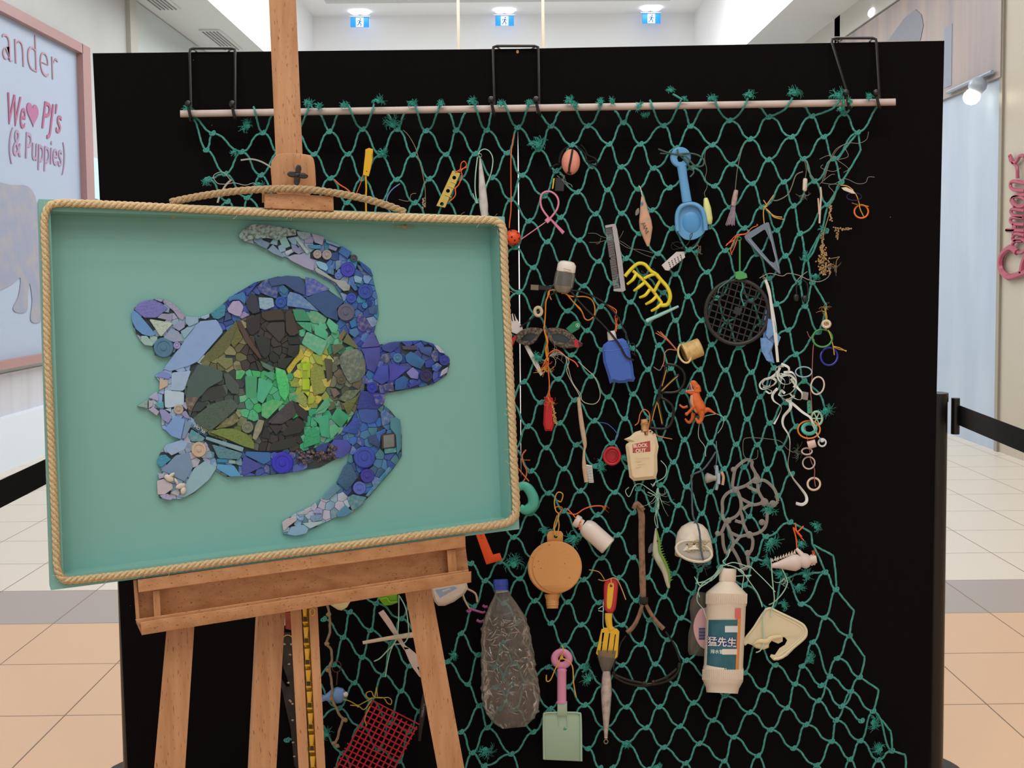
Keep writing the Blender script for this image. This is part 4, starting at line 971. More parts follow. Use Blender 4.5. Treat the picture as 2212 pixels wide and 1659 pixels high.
for rn, (outline, key) in REG.items():
    base = put(rn, g_plate(outline, 0, 3 if key != 'shell' else 5), AB, grout, ART)
    polys = []
    for ln in PC[key].split('\n'):
        v, h, c = ln.split('|'); ox, oy = T[int(v)]
        if c[0] == 'c':
            x, y, r = map(float, c[1:].split(',')); x, y, r = ox + x / 4.1475, oy + y / 4.1475, r / 4.1475
            polys.append([(x + r * math.cos(a * math.pi / 10), y + r * math.sin(a * math.pi / 10)) for a in range(20)])
            prof = [(0, r * .96), (.5, r), (.8, r * .98), (1, r * .9), (1, r * .66), (.86, r * .62), (.86, r * .32), (1.05, r * .28), (1.1, 0.01)]
            n = 24; V = [Vector((x + q * math.cos(2 * math.pi * k / n), y + q * math.sin(2 * math.pi * k / n), 4 + t * 9)) for t, q in prof for k in range(n)]
            F = [(i * n + k, i * n + (k + 1) % n, (i + 1) * n + (k + 1) % n, (i + 1) * n + k) for i in range(len(prof) - 1) for k in range(n)]
            put('bottle_cap', (V, F), AB, mat('#' + h, .45, noise=.15, scale=80, bump=.2, k=1.15), base)
        else:
            p = [(ox + float(a.split(',')[0]) / 4.1475, oy + float(a.split(',')[1]) / 4.1475) for a in c.split()]; polys.append(p)
            q = chaikin8(p)
            if h in ('3a3648',):
                rr = random.Random(4); gs = [g_ball(rr.uniform(635, 725), 0, 8, rr.uniform(4, 9), rr.uniform(3, 6), rr.uniform(4, 8), 9, 7, wob=.5) for _ in range(60)]
                gs = []
                for _ in range(70):
                    x = rr.uniform(640, 725); y = 990 - (x - 640) * .17 + rr.uniform(-14, 12); gs.append(g_ball(x, y, rr.uniform(4, 10), rr.uniform(3, 8), rr.uniform(2, 5), rr.uniform(3, 7), 8, 6, rr.uniform(0, 3), wob=.6))
                put('barnacled_rope_clump', merge(*gs), AB, mat('#3a3648', .9, noise=.7, scale=200, bump=1, dark='#b09a88'), base); continue
            if h == '8aa39f' and key == 'uf':
                put('barnacled_plastic', g_shard(q, 4, 9, rm), AB, mat('#94aaa8', .7, noise=1, scale=150, bump=.6, dark='#2c2824'), base); continue
            if h == '8f9b97': put('plastic_spoon', g_plate(q, 8, 4), AB, mat('#8f9b97', .5, noise=.2, scale=90), base); continue
            shards.append((abs(area2(q)), q, h, base, rm.uniform(5.5, 10)))
    xs = [p[0] for p in outline]; ys_ = [p[1] for p in outline]; sp_ = 17.5; seeds = []
    y = min(ys_)
    while y < max(ys_) + sp_:
        x = min(xs) + (sp_ / 2 if int(y / sp_) % 2 else 0)
        while x < max(xs) + sp_: seeds.append((x + rm.uniform(-7, 7), y + rm.uniform(-7, 7))); x += sp_
        y += sp_
    for i, s in enumerate(seeds):
        cell = [(s[0] - 26, s[1] - 26), (s[0] + 26, s[1] - 26), (s[0] + 26, s[1] + 26), (s[0] - 26, s[1] + 26)]; cut = list(outline)
        for j, q in enumerate(seeds):
            if i == j or abs(q[0] - s[0]) > 50 or abs(q[1] - s[1]) > 50: continue
            a, b = q[0] - s[0], q[1] - s[1]; c = (q[0] ** 2 + q[1] ** 2 - s[0] ** 2 - s[1] ** 2) / 2; cut = clip(cut, a, b, c)
            if len(cut) < 3: break
        for a, b, c in ((1, 0, s[0] + 26), (-1, 0, 26 - s[0]), (0, 1, s[1] + 26), (0, -1, 26 - s[1])):
            if len(cut) >= 3: cut = clip(cut, a, b, c)
        if len(cut) < 3 or abs(area2(cut)) < 25: continue
        cx, cy = sum(p[0] for p in cut) / len(cut), sum(p[1] for p in cut) / len(cut)
        if key != 'shell' and inpoly((cx, cy), REG['turtle_shell'][0]): continue
        if any(inpoly((cx, cy), inset(p, 2.5)) for p in polys): continue
        d = [cut[0]]
        for p in cut[1:]:
            if math.hypot(p[0] - d[-1][0], p[1] - d[-1][1]) > 1.2: d.append(p)
        if math.hypot(d[0][0] - d[-1][0], d[0][1] - d[-1][1]) < 1.2: d.pop()
        if len(d) < 3: continue
        h = regcol(key, cx, cy, rm)
        small.append((g_shard(d, 3 if key != 'shell' else 4, rm.uniform(2.5, 5.5), rm), pm_(h[1:], rm)))
shards.sort(key=lambda s: -s[0])
for k, (ar, q, h, base, t) in enumerate(shards):
    g = g_shard(q, 3, t, rm); m = pm_(h, rm)
    if k < 100: put('plastic_shard', g, AB, m, base)
    else: small.append((g, m))
mats = []; V = []; F = []; fm = []
for (v, f), m in small:
    if m not in mats: mats.append(m)
    s = len(V); V += v; F += [tuple(i + s for i in q) for q in f]; fm += [mats.index(m)] * len(f)
o = mesh_obj('small_mosaic_pieces', [AB(*v) for v in V], F, None, ART, True, fm=fm, mats=mats); o['kind'] = 'stuff'
mo = mat('#c7bbb0', .6, noise=.2, scale=100)
put('moth_ornament', merge(*[g_ball(x, y, 15, a, b, 3, 12, 8, an) for x, y, a, b, an in ((365, 1033, 11, 7, .5), (370, 1027, 4, 9, .9), (390, 1050, 11, 6, -.3), (396, 1060, 6, 8, .3), (381, 1040, 3, 8, -.5))]), AB, mo, ART)
put('toy_block', merge(g_box(650, 780, 670, 816, 6, 12), g_box(654, 786, 666, 800, 12, 14), g_box(653, 820, 669, 842, 6, 13)), AB, mat('#9dc02f', .4), ART)
put('toy_screen', g_plate([(828, 941), (851, 938), (852, 965), (829, 968)], 10, 4), AB, mat('#74797a', .25, noise=.3, scale=30), ART)
put('raised_lettering', g_text('IMO  fab', 417, 922, 9, .55, 12, 1, sx=.9), AB, mat('#c8ccd0', .5), ART)
# ================================================================== easel
wz = woodmat('beech_upright', 2); wx = woodmat('beech_rail', 0)
ES = thing('artists_easel', Vector((A(650, 1300).x, A(650, 1300).y, 0)), 'beech wood studio easel holding the turtle artwork', 'easel')
def g_quad(pts, o0, o1): return g_plate(pts, o0, o1 - o0, bev=1.2)
def toground(M, p, q, o):       # follow the board's edge down to the floor
    a, b = M(*p, o), M(*q, o); t = (a.z - .0) / (a.z - b.z); return a + (b - a) * t
def board(name, tl, tr, bl, br, o0, o1, m=wz, ground=True, swing=0.):
    top = [A(*tl, o1), A(*tr, o1), A(*tr, o0), A(*tl, o0)]
    if ground: bot = [toground(A, tl, bl, o1), toground(A, tr, br, o1), toground(A, tr, br, o0), toground(A, tl, bl, o0)]
    else: bot = [A(*bl, o1), A(*br, o1), A(*br, o0), A(*bl, o0)]
    V = top + bot
    return mesh_obj(name, V, [(0, 1, 2, 3), (7, 6, 5, 4), (0, 4, 5, 1), (1, 5, 6, 2), (2, 6, 7, 3), (3, 7, 4, 0)], m, ES, False)
board('mast', (570, -240), (629, -240), (596, 345), (654, 345), -84, -60, ground=False)
board('mast_lower', (598, 345), (655, 345), (628, 1300), (685, 1300), -90, -72, ground=False)
put('clamp_plate', g_plate(chaikin([(583, 352), (600, 330), (668, 333), (680, 345), (684, 425), (590, 425)], 2), -60, 28), A, wz, ES)
put('clamp_block', merge(g_quad([(571, 417), (720, 424), (721, 456), (571, 450)], 2, 16), g_quad([(566, 417), (712, 424), (712, 443), (566, 438)], -60, 3)), A, wx, ES)
kb = []
for k in range(4):
    a = k * math.pi / 2 - 1.5
    for s, r in ((-.3, 8), (0, 22), (.3, 8)): pass
kp = []
for k in range(40):
    a = 2 * math.pi * k / 40; c = abs(math.cos(2 * (a - .12))) ** 1.6; kp.append((643 + (8 + 15 * c) * math.cos(a), 378 + (8 + 15 * c) * math.sin(a)))
bk3 = mat('#2a2523', .45, k=1); kn_ = put('clamp_knob', g_plate(kp, 0, 9, bev=2), A, bk3, ES)
put('knob_stem', g_lathe((643, 378), (643.01, 378), [(0, 8), (1, 8)], o=-32, o1=0), A, bk3, kn_); put('knob_screw', g_ball(643, 378, 9, 5, 5, 2), A, mat('#0f0d0c', .4, k=1), kn_)
# tray: upper rail, back board, lower rail, end blocks
put('tray_back', g_quad([(293, 1256), (1003, 1160), (1013, 1240), (300, 1345)], -50, -30), A, wx, ES)
put('tray_upper_rail', g_quad([(297, 1252), (1005, 1156), (1006, 1182), (299, 1280)], -48, 6), A, wx, ES)
put('tray_lower_rail', g_quad([(303, 1344), (1018, 1234), (1018, 1258), (306, 1372)], -48, 8), A, wx, ES)
put('tray_floor', g_quad([(292, 1338), (1012, 1230), (1014, 1240), (300, 1350)], -50, 0), A, wx, ES)
for q in ([(330, 1276), (345, 1274), (348, 1336), (333, 1338)], [(965, 1188), (984, 1186), (988, 1238), (969, 1240)]): put('tray_end_block', g_quad(q, -40, -6), A, wz, ES)
put('tray_end_panel', g_quad([(288, 1253), (296, 1252), (303, 1345), (306, 1371), (294, 1345)], -50, -8), A, wz, ES)
board('leg', (361, 1345), (421, 1336), (333, 1659), (400, 1659), -84, -60)
board('leg', (873, 1270), (930, 1262), (945, 1659), (1003, 1659), -84, -60)
# slotted centre post with the gold ratchet strip
board('centre_post', (626, 1300), (650, 1297), (645, 1659), (667, 1659), -80, -55); board('centre_post', (666, 1295), (685, 1292), (684, 1659), (703, 1659), -80, -55)
board('centre_post_back', (640, 1298), (676, 1294), (660, 1659), (690, 1659), -90, -80)
gold = mat('#d8b24a', .3, .6, k=1.1); slot = mat('#3b3016', .5, .3); rg = []; sl = []
for k in range(13):
    y = 1262 + k * 46.5; x = 655 + (y - 1320) * .0515
    rg.append(g_plate([(x - 2, y), (x + 11, y - 1), (x + 8, y + 22), (x, y + 22)], -62, 4)); rg.append(g_box(x, y + 22, x + 10, y + 34, -64, -58))
    sl.append(g_box(x + 1, y + 24, x + 9, y + 33, -58, -57))
    rg.append(g_box(x - 1, y + 34, x + 11, y + 38, -62, -56))
rg.append(g_plate([(650, 1262), (668, 1260), (698, 1850), (680, 1850)], -78, 10))
rs_o = put('ratchet_strip', merge(*rg), A, gold, ES); [put('slot', g, A, slot, rs_o) for g in sl]
# rear leg, leaning away behind
a = [A(560, 1290, -95), A(618, 1284, -95)]; nb = AN * -.75
bt = [toground(A, (560, 1290), (541, 1659), -95), toground(A, (618, 1284), (597, 1659), -95)]
V = []
for p in (a[0], a[1], bt[1] , bt[0]): V += [p, p + AN * -.022]
mesh_obj('rear_leg', V, [(0, 2, 4, 6), (7, 5, 3, 1), (0, 1, 3, 2), (2, 3, 5, 4), (4, 5, 7, 6), (6, 7, 1, 0)], wz, ES, False)
put('ring_pull', g_ring(675, 1322, 5, 8, 1, -50), A, gold, ES)
# ================================================================== things tied to the net
VW = {'A': ((560, 0), 3.687), 'B': ((1100, 0), 3.687), 'C': ((1612, 0), 3.687), 'D': ((1080, 380), 4.1475), 'E': ((1400, 300), 3.318), 'F': ((1080, 680), 4.1475), 'G': ((1300, 680), 4.1475),
      'H': ((1600, 680), 3.77), 'I': ((1000, 1040), 4.1475), 'J': ((1380, 960), 5.53), 'K': ((1440, 1200), 4.1475), 'L': ((1160, 1220), 3.78), 'M': ((900, 1220), 3.78), 'N': ((560, 1240), 3.959), 'P': ((0, 0), 1)}
def q(v, s): return Z(*VW[v], s)
def tb(v, s, r, n=6, o=40, sub=5, **k):
    P_ = [(x, y, o) for x, y in q(v, s)]; return g_tube(P_, r, n, sub=sub, **k)
def st(v, s, o=42, r=.9, wob=1.0, lobes=0):
    P_ = [(x + random.uniform(-wob, wob) * .5, y + random.uniform(-wob, wob) * .5, o + random.uniform(-3, 4)) for x, y in q(v, s)]; return g_tube(P_, r, 5, sub=5)
def plate(v, s, o, t, holes=(), bev=.8, sm=0):
    p = q(v, s); p = rnd(p, 4) if sm == 1 else (chaikin(p, 2) if sm == 2 else p); return g_plate(p, o, t, holes, bev)
def circ(x, y, r, n=20, ry=None): return [(x + r * math.cos(2 * math.pi * k / n), y + (ry or r) * math.sin(2 * math.pi * k / n)) for k in range(n)]
def bez(v, s): return q(v, s)
org = mat('#e2642c', .6); yel = mat('#d8a83e', .6); mint = mat('#a4cbb8', .5); wht = mat('#dcd2c6', .5); gry = mat('#7d7a70', .7); drk = mat('#2c3430', .7); blu = mat('#4a68b4', .5); red_ = mat('#b3242c', .45); palb = mat('#5f7684', .6)
# --- top left of the net
item('cable_tag', 'bright yellow plastic cable tag with long thin tail beside the easel mast', 'tag', [
    ('tag_blade', plate('A', '845,1190 875,1178 907,1188 905,1260 882,1370 872,1405 825,1395 835,1300 843,1230', 38, 3, [circ(560 + 856 / 3.687, 1365 / 3.687, 2)]), mat('#e0ae12', .4)),
    ('tail', tb('A', '848,1400 852,1500 850,1560 851,1700', 2, o=38), mat('#d9a80f', .4)),
    ('printed_marks', g_text('7 86035', 560 + 893 / 3.687, 1215 / 3.687, 4.5, 1.5, 41, .3), mat('#8f6c10', .6)),
    ('tie_string', merge(st('A', '826,1395 810,1450 775,1540'), st('A', '600,1430 640,1470 690,1500 725,1530', r=1.6)), org)])
hl = [circ(560 + x / 3.687, y / 3.687, 5, 16) for x, y in ((1553, 1415), (1503, 1520), (1455, 1625))]
item('perforated_yellow_strip', 'dull yellow plastic strip with three round holes, tied with orange cord', 'plastic strip', [
    ('strip', plate('A', '1540,1358 1602,1382 1480,1655 1410,1640', 38, 5, hl), mat('#cfb45a', .5, noise=.15, scale=60)),
    ('ribs', merge(*[g_tube([(*a, 44), (*b, 44)], .9, 4) for a, b in ((q('A', '1525,1445 1570,1462')), (q('A', '1505,1480 1555,1500')), (q('A', '1480,1550 1530,1572')))]), mat('#dcc36c', .5)),
    ('tie_string', merge(st('A', '1560,1370 1600,1350 1610,1300 1635,1285 1650,1320 1610,1360 1615,1400 1590,1470 1565,1500 1560,1560 1510,1610', r=1.3), st('A', '1600,1350 1660,1330'), st('A', '1590,1370 1620,1340')), org)])
item('long_white_lure', 'long worn white fishing lure hung by a wire loop beside the artwork corner', 'fishing lure', [
    ('lure_body', g_lathe((1037, 342), (1047, 470), [(0, 1.5), (.15, 4), (.5, 8), (.8, 9.5), (1, 7)], o=42, squash=.8), mat('#c9c4c0', .35, noise=.5, scale=50, bump=.3, dark='#8b8583')),
    ('eye_ring', g_ring(1036.5, 336, 4, 4, .9, 42), mat('#8b8680', .3, .8)),
    ('tie_string', merge(st('A', '1740,1250 1722,1400 1720,1520 1735,1620', r=1.3), st('A', '1745,1230 1760,1200 1800,1188 1840,1210 1862,1270 1850,1370 1820,1450 1750,1600', r=1.2), st('A', '1700,1540 1730,1620')), mint)])
V_, F_ = g_ball(1108, 513, 44, 17, 17, 15, 20, 14)
item('perforated_ball', 'orange plastic ball full of holes hanging by orange cord at the artwork edge', 'ball', [
    ('ball', (V_, F_), mat('#e04e1e', .4)),
    ('hole', merge(*[g_ball(x, y, 44 + math.sqrt(max(0, 225 - .78 * ((x - 1108) ** 2 + (y - 513) ** 2))) , 2.1, 2.1, 1, 8, 6) for x, y in ((1104, 499), (1105.5, 512), (1112, 519), (1098.5, 521), (1118, 504), (1121, 515), (1113, 527), (1096, 508))]), mat('#3a1508', .8)),
    ('cord', st('P', '1111,290 1107,310 1104,340 1104,400 1104,450 1101,480 1100,492', r=1.3), org)])
lp = [(1187 + 19 * math.sin(t), 444 - 31 * math.cos(t) * (1 if math.cos(t) > 0 else .95)) for t in [i * 2 * math.pi / 24 for i in range(24)]]
item('pink_cable_tie', 'pink cable tie curled into a loop with flat tab below', 'cable tie', [
    ('loop', tb('D', '440,380 400,330 372,280 362,220 375,165 415,140 465,145 510,185 525,240 510,300 475,350 445,385', 2.2, sub=5), mat('#d487a0', .4)),
    ('tab', plate('D', '428,370 450,372 580,500 560,525', 42, 2), mat('#cf7897', .4)), ('tie_head', g_box(1178, 471, 1188, 481, 40, 46, .8), mat('#d487a0', .4)),
    ('tail', tb('D', '420,405 330,470 190,568', 1.2, sub=3), mat('#d98fa6', .4))])
item('pink_float', 'oval salmon pink float strapped with black cord', 'float', [
    ('float', g_ball(1233, 350, 46, 20, 28, 18, 24, 16, .05), mat('#e0907c', .55, noise=.1, scale=200)),
    ('cord', merge(g_tube([(1237, 322, 60), (1233, 345, 66), (1230, 360, 64), (1229, 374, 56)], 2.2, 6, sub=5), g_tube([(1225, 373, 56), (1234, 375, 57)], 2.4, 6)), mat('#171415', .8)),
    ('cord_bundle', merge(*[g_tube([(x + random.uniform(-4, 4), y + random.uniform(-4, 4), 34 + random.uniform(-6, 8)) for x, y in q('B', s)], 1.9, 5, sub=4) for s in ('560,1150 610,1190 640,1240 680,1260 680,1310 640,1300', '550,1165 600,1220 630,1270 660,1290 690,1280', '480,1160 410,1200 395,1260 420,1300 380,1320 330,1330', '430,1190 390,1250 400,1310')]), mat('#151213', .85))])
item('black_lighter_stub', 'black plastic stub with a yellow edge, just below the pink float', 'plastic scrap', [
    ('stub', g_box(1199, 384, 1219, 413, 34, 44, .05), mat('#1d1a1c', .4)), ('yellow_strip', plate('B', '350,1420 363,1420 352,1500 340,1508', 42, 3), mat('#d9b534', .5)),
    ('tie_string', merge(st('B', '380,1400 430,1440 490,1470 500,1490'), st('B', '400,1390 440,1400 430,1440 470,1490')), gry)])
# comb
ca = math.atan2(1040 - 432, 1125 - 1040); cb = q('D', '1010,432 1035,430 1050,480 1095,760 1126,1025 1100,1040 1075,1036 1080,1000 1040,700 1005,470')
th = []
for k in range(62):
    t = k / 61; x0, y0 = 1000 + t * 75, 455 + t * 560; x1 = 942 + t * 78 + (12 if k in (30, 31) else 0); th.append(g_tube([(1080 + x0 / 4.1475, 380 + y0 / 4.1475, 42), (1080 + x1 / 4.1475, 380 + (y0 + 6) / 4.1475, 42)], .48, 4))
item('comb', 'pale grey plastic comb hanging upright beside the yellow hair claw', 'comb', [
    ('comb_spine', merge(g_plate(cb, 39, 6), plate('D', '940,445 1012,430 1018,455 945,468', 39, 6), plate('D', '1016,1015 1085,1008 1090,1040 1018,1033', 39, 6)), mat('#a7a2a4', .35)), ('comb_teeth', merge(*th), mat('#a7a2a4', .35)),
    ('tie_string', merge(*[st('D', s, r=.5, wob=3) for s in ('950,560 900,545 860,520 790,512', '1050,570 1100,600 1180,640 1290,700 1400,740', '1050,580 1150,640 1260,660 1380,690', '950,580 880,600 800,600', '1060,570 1090,520 1100,490', '900,550 890,600 860,612')]), gry)])
item('banded_fishing_lure', 'orange and grey squid-shaped fishing lure with zigzag back and blue eye', 'fishing lure', [
    ('lure_body', g_lathe(q('D', '1275,180')[0], q('D', '1328,630')[0], [(0, 2), (.1, 5), (.3, 9), (.5, 13.5), (.65, 14), (.85, 8), (1, 2.5)], o=42, squash=.45), mat('#cf9a78', .4, noise=.6, scale=70, dark='#7f9a98')),
    ('eye', g_ball(1386.5, 439, 49, 3.2, 3.2, 1.5), mat('#3d7fb0', .2)),
    ('fin', plate('D', '1245,280 1215,310 1210,350 1225,358 1250,330', 40, 1.5, sm=2), film('#a59a90', .7)),
    ('zigzag', g_tube([(x, y, 49.5) for x, y in q('D', '1260,430 1300,420 1280,450 1310,440 1285,470 1320,465 1300,500 1335,490 1305,520')], .9, 5, raw=True), mat('#2c4a50', .5)),
    ('hook_line', st('D', '1245,85 1262,120 1275,180', r=1), wht)])
# blue spade
bl = mat('#5f9ccb', .3, k=1.12)
item('blue_toy_spade', 'blue plastic toy spade with round ring handle, hanging scoop down', 'toy spade', [
    ('handle_ring', g_plate(circ(1470, 340, 22.5, 28), 36, 13, [q('B', '1340,1225 1375,1220 1400,1240 1403,1280 1375,1300 1340,1300 1325,1260')], 3), bl),
    ('shaft', g_tube([(1472, 355, 44), (1476, 385, 44), (1484, 436, 44)], [10.5, 9.5, 10.5], 14, sub=4, flat=(1, .55)), bl),
    ('scoop', plate('E', '195,580 200,520 225,470 280,452 340,455 385,480 408,530 415,600 418,650 390,690 330,725 265,725 225,690 205,650', 34, 5, sm=2), bl),
    ('scoop_rim', g_tube([(x, y, 46) for x, y in q('E', '212,660 206,580 215,520 245,480 300,465 355,478 392,520 408,590 412,655')], 5, 10, sub=5), bl),
    ('scoop_bowl', g_ball(1494, 480, 32, 27, 31, 11, 20, 12), mat('#4f93c8', .3)),
    ('tie_string', merge(st('B', '1190,1185 1250,1210 1330,1225 1430,1220 1500,1235 1550,1270 1540,1320 1480,1320 1410,1250 1350,1230 1340,1190', o=52, r=2), st('B', '1200,1220 1280,1225 1360,1240 1440,1330 1470,1370 1440,1410', o=50, r=1.8)), mat('#3f5a50', .8))])
item('yellow_float', 'tapered pale yellow fishing float just right of the blue spade', 'float', [
    ('float', g_lathe(q('E', '412,422')[0], q('E', '440,612')[0], [(0, 3), (.05, 5), (.4, 8.6), (.8, 8.6), (.97, 6), (1, 4)], o=38), mat('#d8db8a', .45, noise=.25, scale=25, dark='#c4c9b4')),
    ('line', st('E', '412,420 405,385 425,340 410,280 420,220 405,150 410,90 440,60', r=.6), gry)])
item('skirted_squid_lure', 'slim striped squid lure with fringed skirt on a long thin line', 'fishing lure', [
    ('lure_head', g_lathe(q('E', '632,365')[0], q('E', '610,480')[0], [(0, 4), (.1, 5), (.6, 6), (1, 5)], o=40), mat('#b59a94', .35, noise=.6, scale=120, dark='#3b4a66')),
    ('skirt', merge(*[g_tube([(1586 + k * .5, 440, 40 + (k % 3)), (1580 + k * 1.7, 470 + (k % 2) * 3, 41), (1577 + k * 2.3, 484 + (k * 7 % 5), 40)], .9, 4, sub=3) for k in range(-4, 5)]), mat('#93839a', .5, noise=.6, scale=100, dark='#c9b8b0')),
    ('line', st('B', '1800,1510 1815,1350 1850,1200 1880,1120', r=.8), gry)])
item('grater_tag', 'small white plastic grater with rows of tiny holes, slanting below the blue spade', 'plastic tag', [
    ('tag', plate('D', '1448,800 1580,680 1650,678 1659,730 1510,850 1480,845', 38, 5), mat('#cbc3c2', .4)),
    ('holes', merge(*[g_box(1444 + a * 6.2 - b * 0 + b * 1.3, 566 - a * 3.9 + b * 4.0, 1446.5 + a * 6.2 + b * 1.3, 568.5 - a * 3.9 + b * 4.0, 42.6, 43.6, -.6) for a in range(5) for b in range(4)]), mat('#3d3938', .7)),
    ('line', merge(st('D', '1640,690 1659,640 1600,590 1540,610 1550,660 1640,640', r=.5)), drk)])
# yellow hair claw
yc = mat('#dcc92a', .35); cl_ = [tb('D', '1120,900 1180,830 1240,785 1300,795 1350,850 1400,880', 4, 10, o=46, sub=6), tb('D', '1400,880 1440,930 1500,1000 1525,1080 1500,1150 1440,1160', 4.4, 10, o=46, sub=6), tb('D', '1190,850 1280,930 1370,1030 1450,1140', 3.6, 10, o=44), tb('D', '1290,920 1350,890 1400,880', 3.4, 10, o=46), tb('D', '1380,1040 1410,980 1440,930', 3.6, 10, o=46)]
for s in ('1220,880 1190,930 1140,970', '1290,960 1240,1000 1200,1030', '1340,1020 1300,1070 1250,1090', '1400,1080 1360,1120 1305,1150', '1450,1140 1410,1180 1355,1210'): cl_.append(g_tube([(x, y, o) for (x, y), o in zip(q('D', s), (44, 50, 46))], [3.8, 3.6, 2.6], 10, sub=5))
item('hair_claw', 'bright yellow plastic hair claw clip with curved teeth', 'hair clip', [
    ('claw', merge(*cl_), yc), ('line', merge(st('D', '1320,850 1380,830 1400,880 1440,920', r=.6), st('D', '1280,900 1270,850 1300,880', r=.6)), drk)])
item('pale_blue_tube', 'short translucent pale aqua tube slanting under the hair claw', 'tube', [('tube', g_tube([(*p, 40) for p in q('D', '1322,1296 1600,1168')], [4.6, 4.2, 2.6], 12, sub=5), mat('#8fc3bb', .25)), ('tube_end', g_ball(1399, 692.5, 40, 4.8, 4.8, 4.8, 12, 8), mat('#a6d4cb', .25))])
item('sanitiser_bottle', 'small clear bottle with white flip cap, upside right above orange twine', 'bottle', [
    ('bottle', g_lathe(q('D', '595,830')[0], q('D', '555,1048')[0], [(0, 17), (.05, 19), (.25, 22), (.7, 22), (.9, 18), (1, 11)], o=46, squash=.6, n=28), film('#a9a598', .24, .06, .3, 20)),
    ('liquid', g_lathe(q('D', '562,985')[0], q('D', '555,1044')[0], [(0, 19), (.5, 16), (1, 9)], o=46, squash=.5), mat('#bdb5a0', .3)),
    ('cap', g_lathe(q('D', '605,762')[0], q('D', '590,860')[0], [(0, 8), (.08, 15), (.35, 20), (.9, 20.5), (1, 20)], o=46, squash=.65, n=28), mat('#e2d6cc', .35)),
    ('label_text', merge(st('D', '570,830 640,845', o=58, r=.5), st('D', '570,850 640,862', o=59, r=.5)), mat('#a08f5a', .5)),
    ('twine', merge(st('D', '550,1050 600,1060 650,1120 700,1180 735,1220 760,1280 800,1290 845,1250 850,1180 820,1110 760,1080 650,1080 590,1060', r=1.5), st('D', '540,1045 490,1020 440,1030 430,1080 410,1130 405,1230 400,1330 395,1370 415,1450 430,1550 425,1620 400,1660', r=1.6), st('D', '450,1000 440,1060 460,1110', r=1.2), st('D', '600,1060 640,1110 690,1160 720,1190 745,1240', r=1.4), st('D', '400,1380 425,1480 410,1560 430,1659', r=2.2)), mat('#d98628', .6))])
item('usb_cable', 'black cable with a bent metal USB plug, looping past the blue bottle', 'cable', [
    ('plug_body', g_box(1163, 617, 1194, 627, 34, 41, .05), mat('#1c191a', .4)), ('plug_contact', g_box(1146, 615, 1164, 627, 35, 40, .05), mat('#8a7760', .3, .6)),
    ('cable', merge(tb('D', '470,990 500,990', 2.2), tb('D', '640,1025 720,1035 860,1090 960,1160 1060,1270 1110,1380 1140,1450 1135,1520', 1.9, o=50), tb('D', '640,1040 760,1180 900,1310 1000,1420 1080,1530 1130,1620 1200,1650', 2.2, o=60), tb('D', '510,1040 420,1090 380,1180 300,1270 215,1330 180,1350', 1.8, o=40), tb('F', '1150,270 1190,255 1215,290 1205,350 1220,370 1180,340', 1.2, o=44)), mat('#171415', .45))])
item('bead_ring', 'cream ring bead threaded on the black cable left of the twine', 'bead', [('bead', g_ring(1162.5, 673, 7.5, 9, 3.6, 44), mat('#c9b596', .5))])
item('plastic_fork', 'white plastic fork hanging behind the swimming goggles, handle below', 'fork', [
    ('fork_head', g_plate(q('D', '90,1240 98,1236 105,1300 114,1305 106,1236 114,1232 130,1300 140,1300 128,1232 150,1280 200,1350 205,1380 150,1420 105,1400 60,1330 55,1240 64,1236 80,1310 92,1310'), 36, 3), mat('#d3cac6', .4)),
    ('fork_handle', plate('F', '218,280 245,268 330,400 385,530 365,550 300,440', 33, 3), mat('#d9d0cb', .4))])
gk = mat('#3c3432', .8, noise=.8, scale=160, bump=.8, dark='#9c8a70')
def lens(v, s, hs): return plate(v, s, 40, 7, [rnd(q(v, hs), 3)], 2, 1)
item('swimming_goggles', 'sandy black swimming goggles with dark lenses and red strap buckles', 'goggles', [
    ('goggle_frame', merge(lens('F', '140,200 190,140 270,115 360,120 385,140 350,190 320,240 270,270 210,270 160,250 140,225', '180,215 215,175 270,155 325,170 320,210 280,240 215,242 185,235'), lens('F', '410,140 460,115 560,125 640,165 690,220 730,260 690,290 600,300 520,285 450,240 425,190', '455,190 490,160 550,165 610,195 630,230 600,258 530,255 475,230')), gk),
    ('lens', merge(plate('F', '180,215 215,175 270,155 325,170 320,210 280,240 215,242 185,235', 42, 2, sm=1), plate('F', '455,190 490,160 550,165 610,195 630,230 600,258 530,255 475,230', 42, 2, sm=1)), mat('#2b3034', .15)),
    ('buckle', merge(plate('F', '100,215 148,178 140,225 115,280 100,290', 40, 7), plate('F', '670,215 742,255 735,280 700,298 668,290 665,245', 42, 7)), mat('#b3262e', .4)),
    ('strap_end', merge(g_box(1104, 731, 1109, 743, 40, 44), plate('F', '700,240 745,258 715,295', 44, 7)), mat('#2c2627', .5))])
item('green_lighter', 'dark green lighter with round logo end behind the goggles', 'lighter', [
    ('lighter_body', plate('F', '590,125 660,60 700,55 725,70 715,125 640,170', 30, 8, sm=0), mat('#177a50', .35)), ('round_mark', g_ring(1248, 703, 4, 4, .6, 40), mat('#b9d8c4', .5)), ('centre_mark', g_box(1246.5, 701, 1249.5, 705, 38, 40), mat('#b9d8c4', .5))])
tf = merge(*[st('F', s, r=.8, wob=3) for s in ('430,360 470,330 520,310 570,350 640,400 690,450', '400,380 440,370 500,350 560,345 620,400 700,430', '430,400 400,420 375,460', '420,390 440,430 470,480', '410,370 385,420 400,450')])
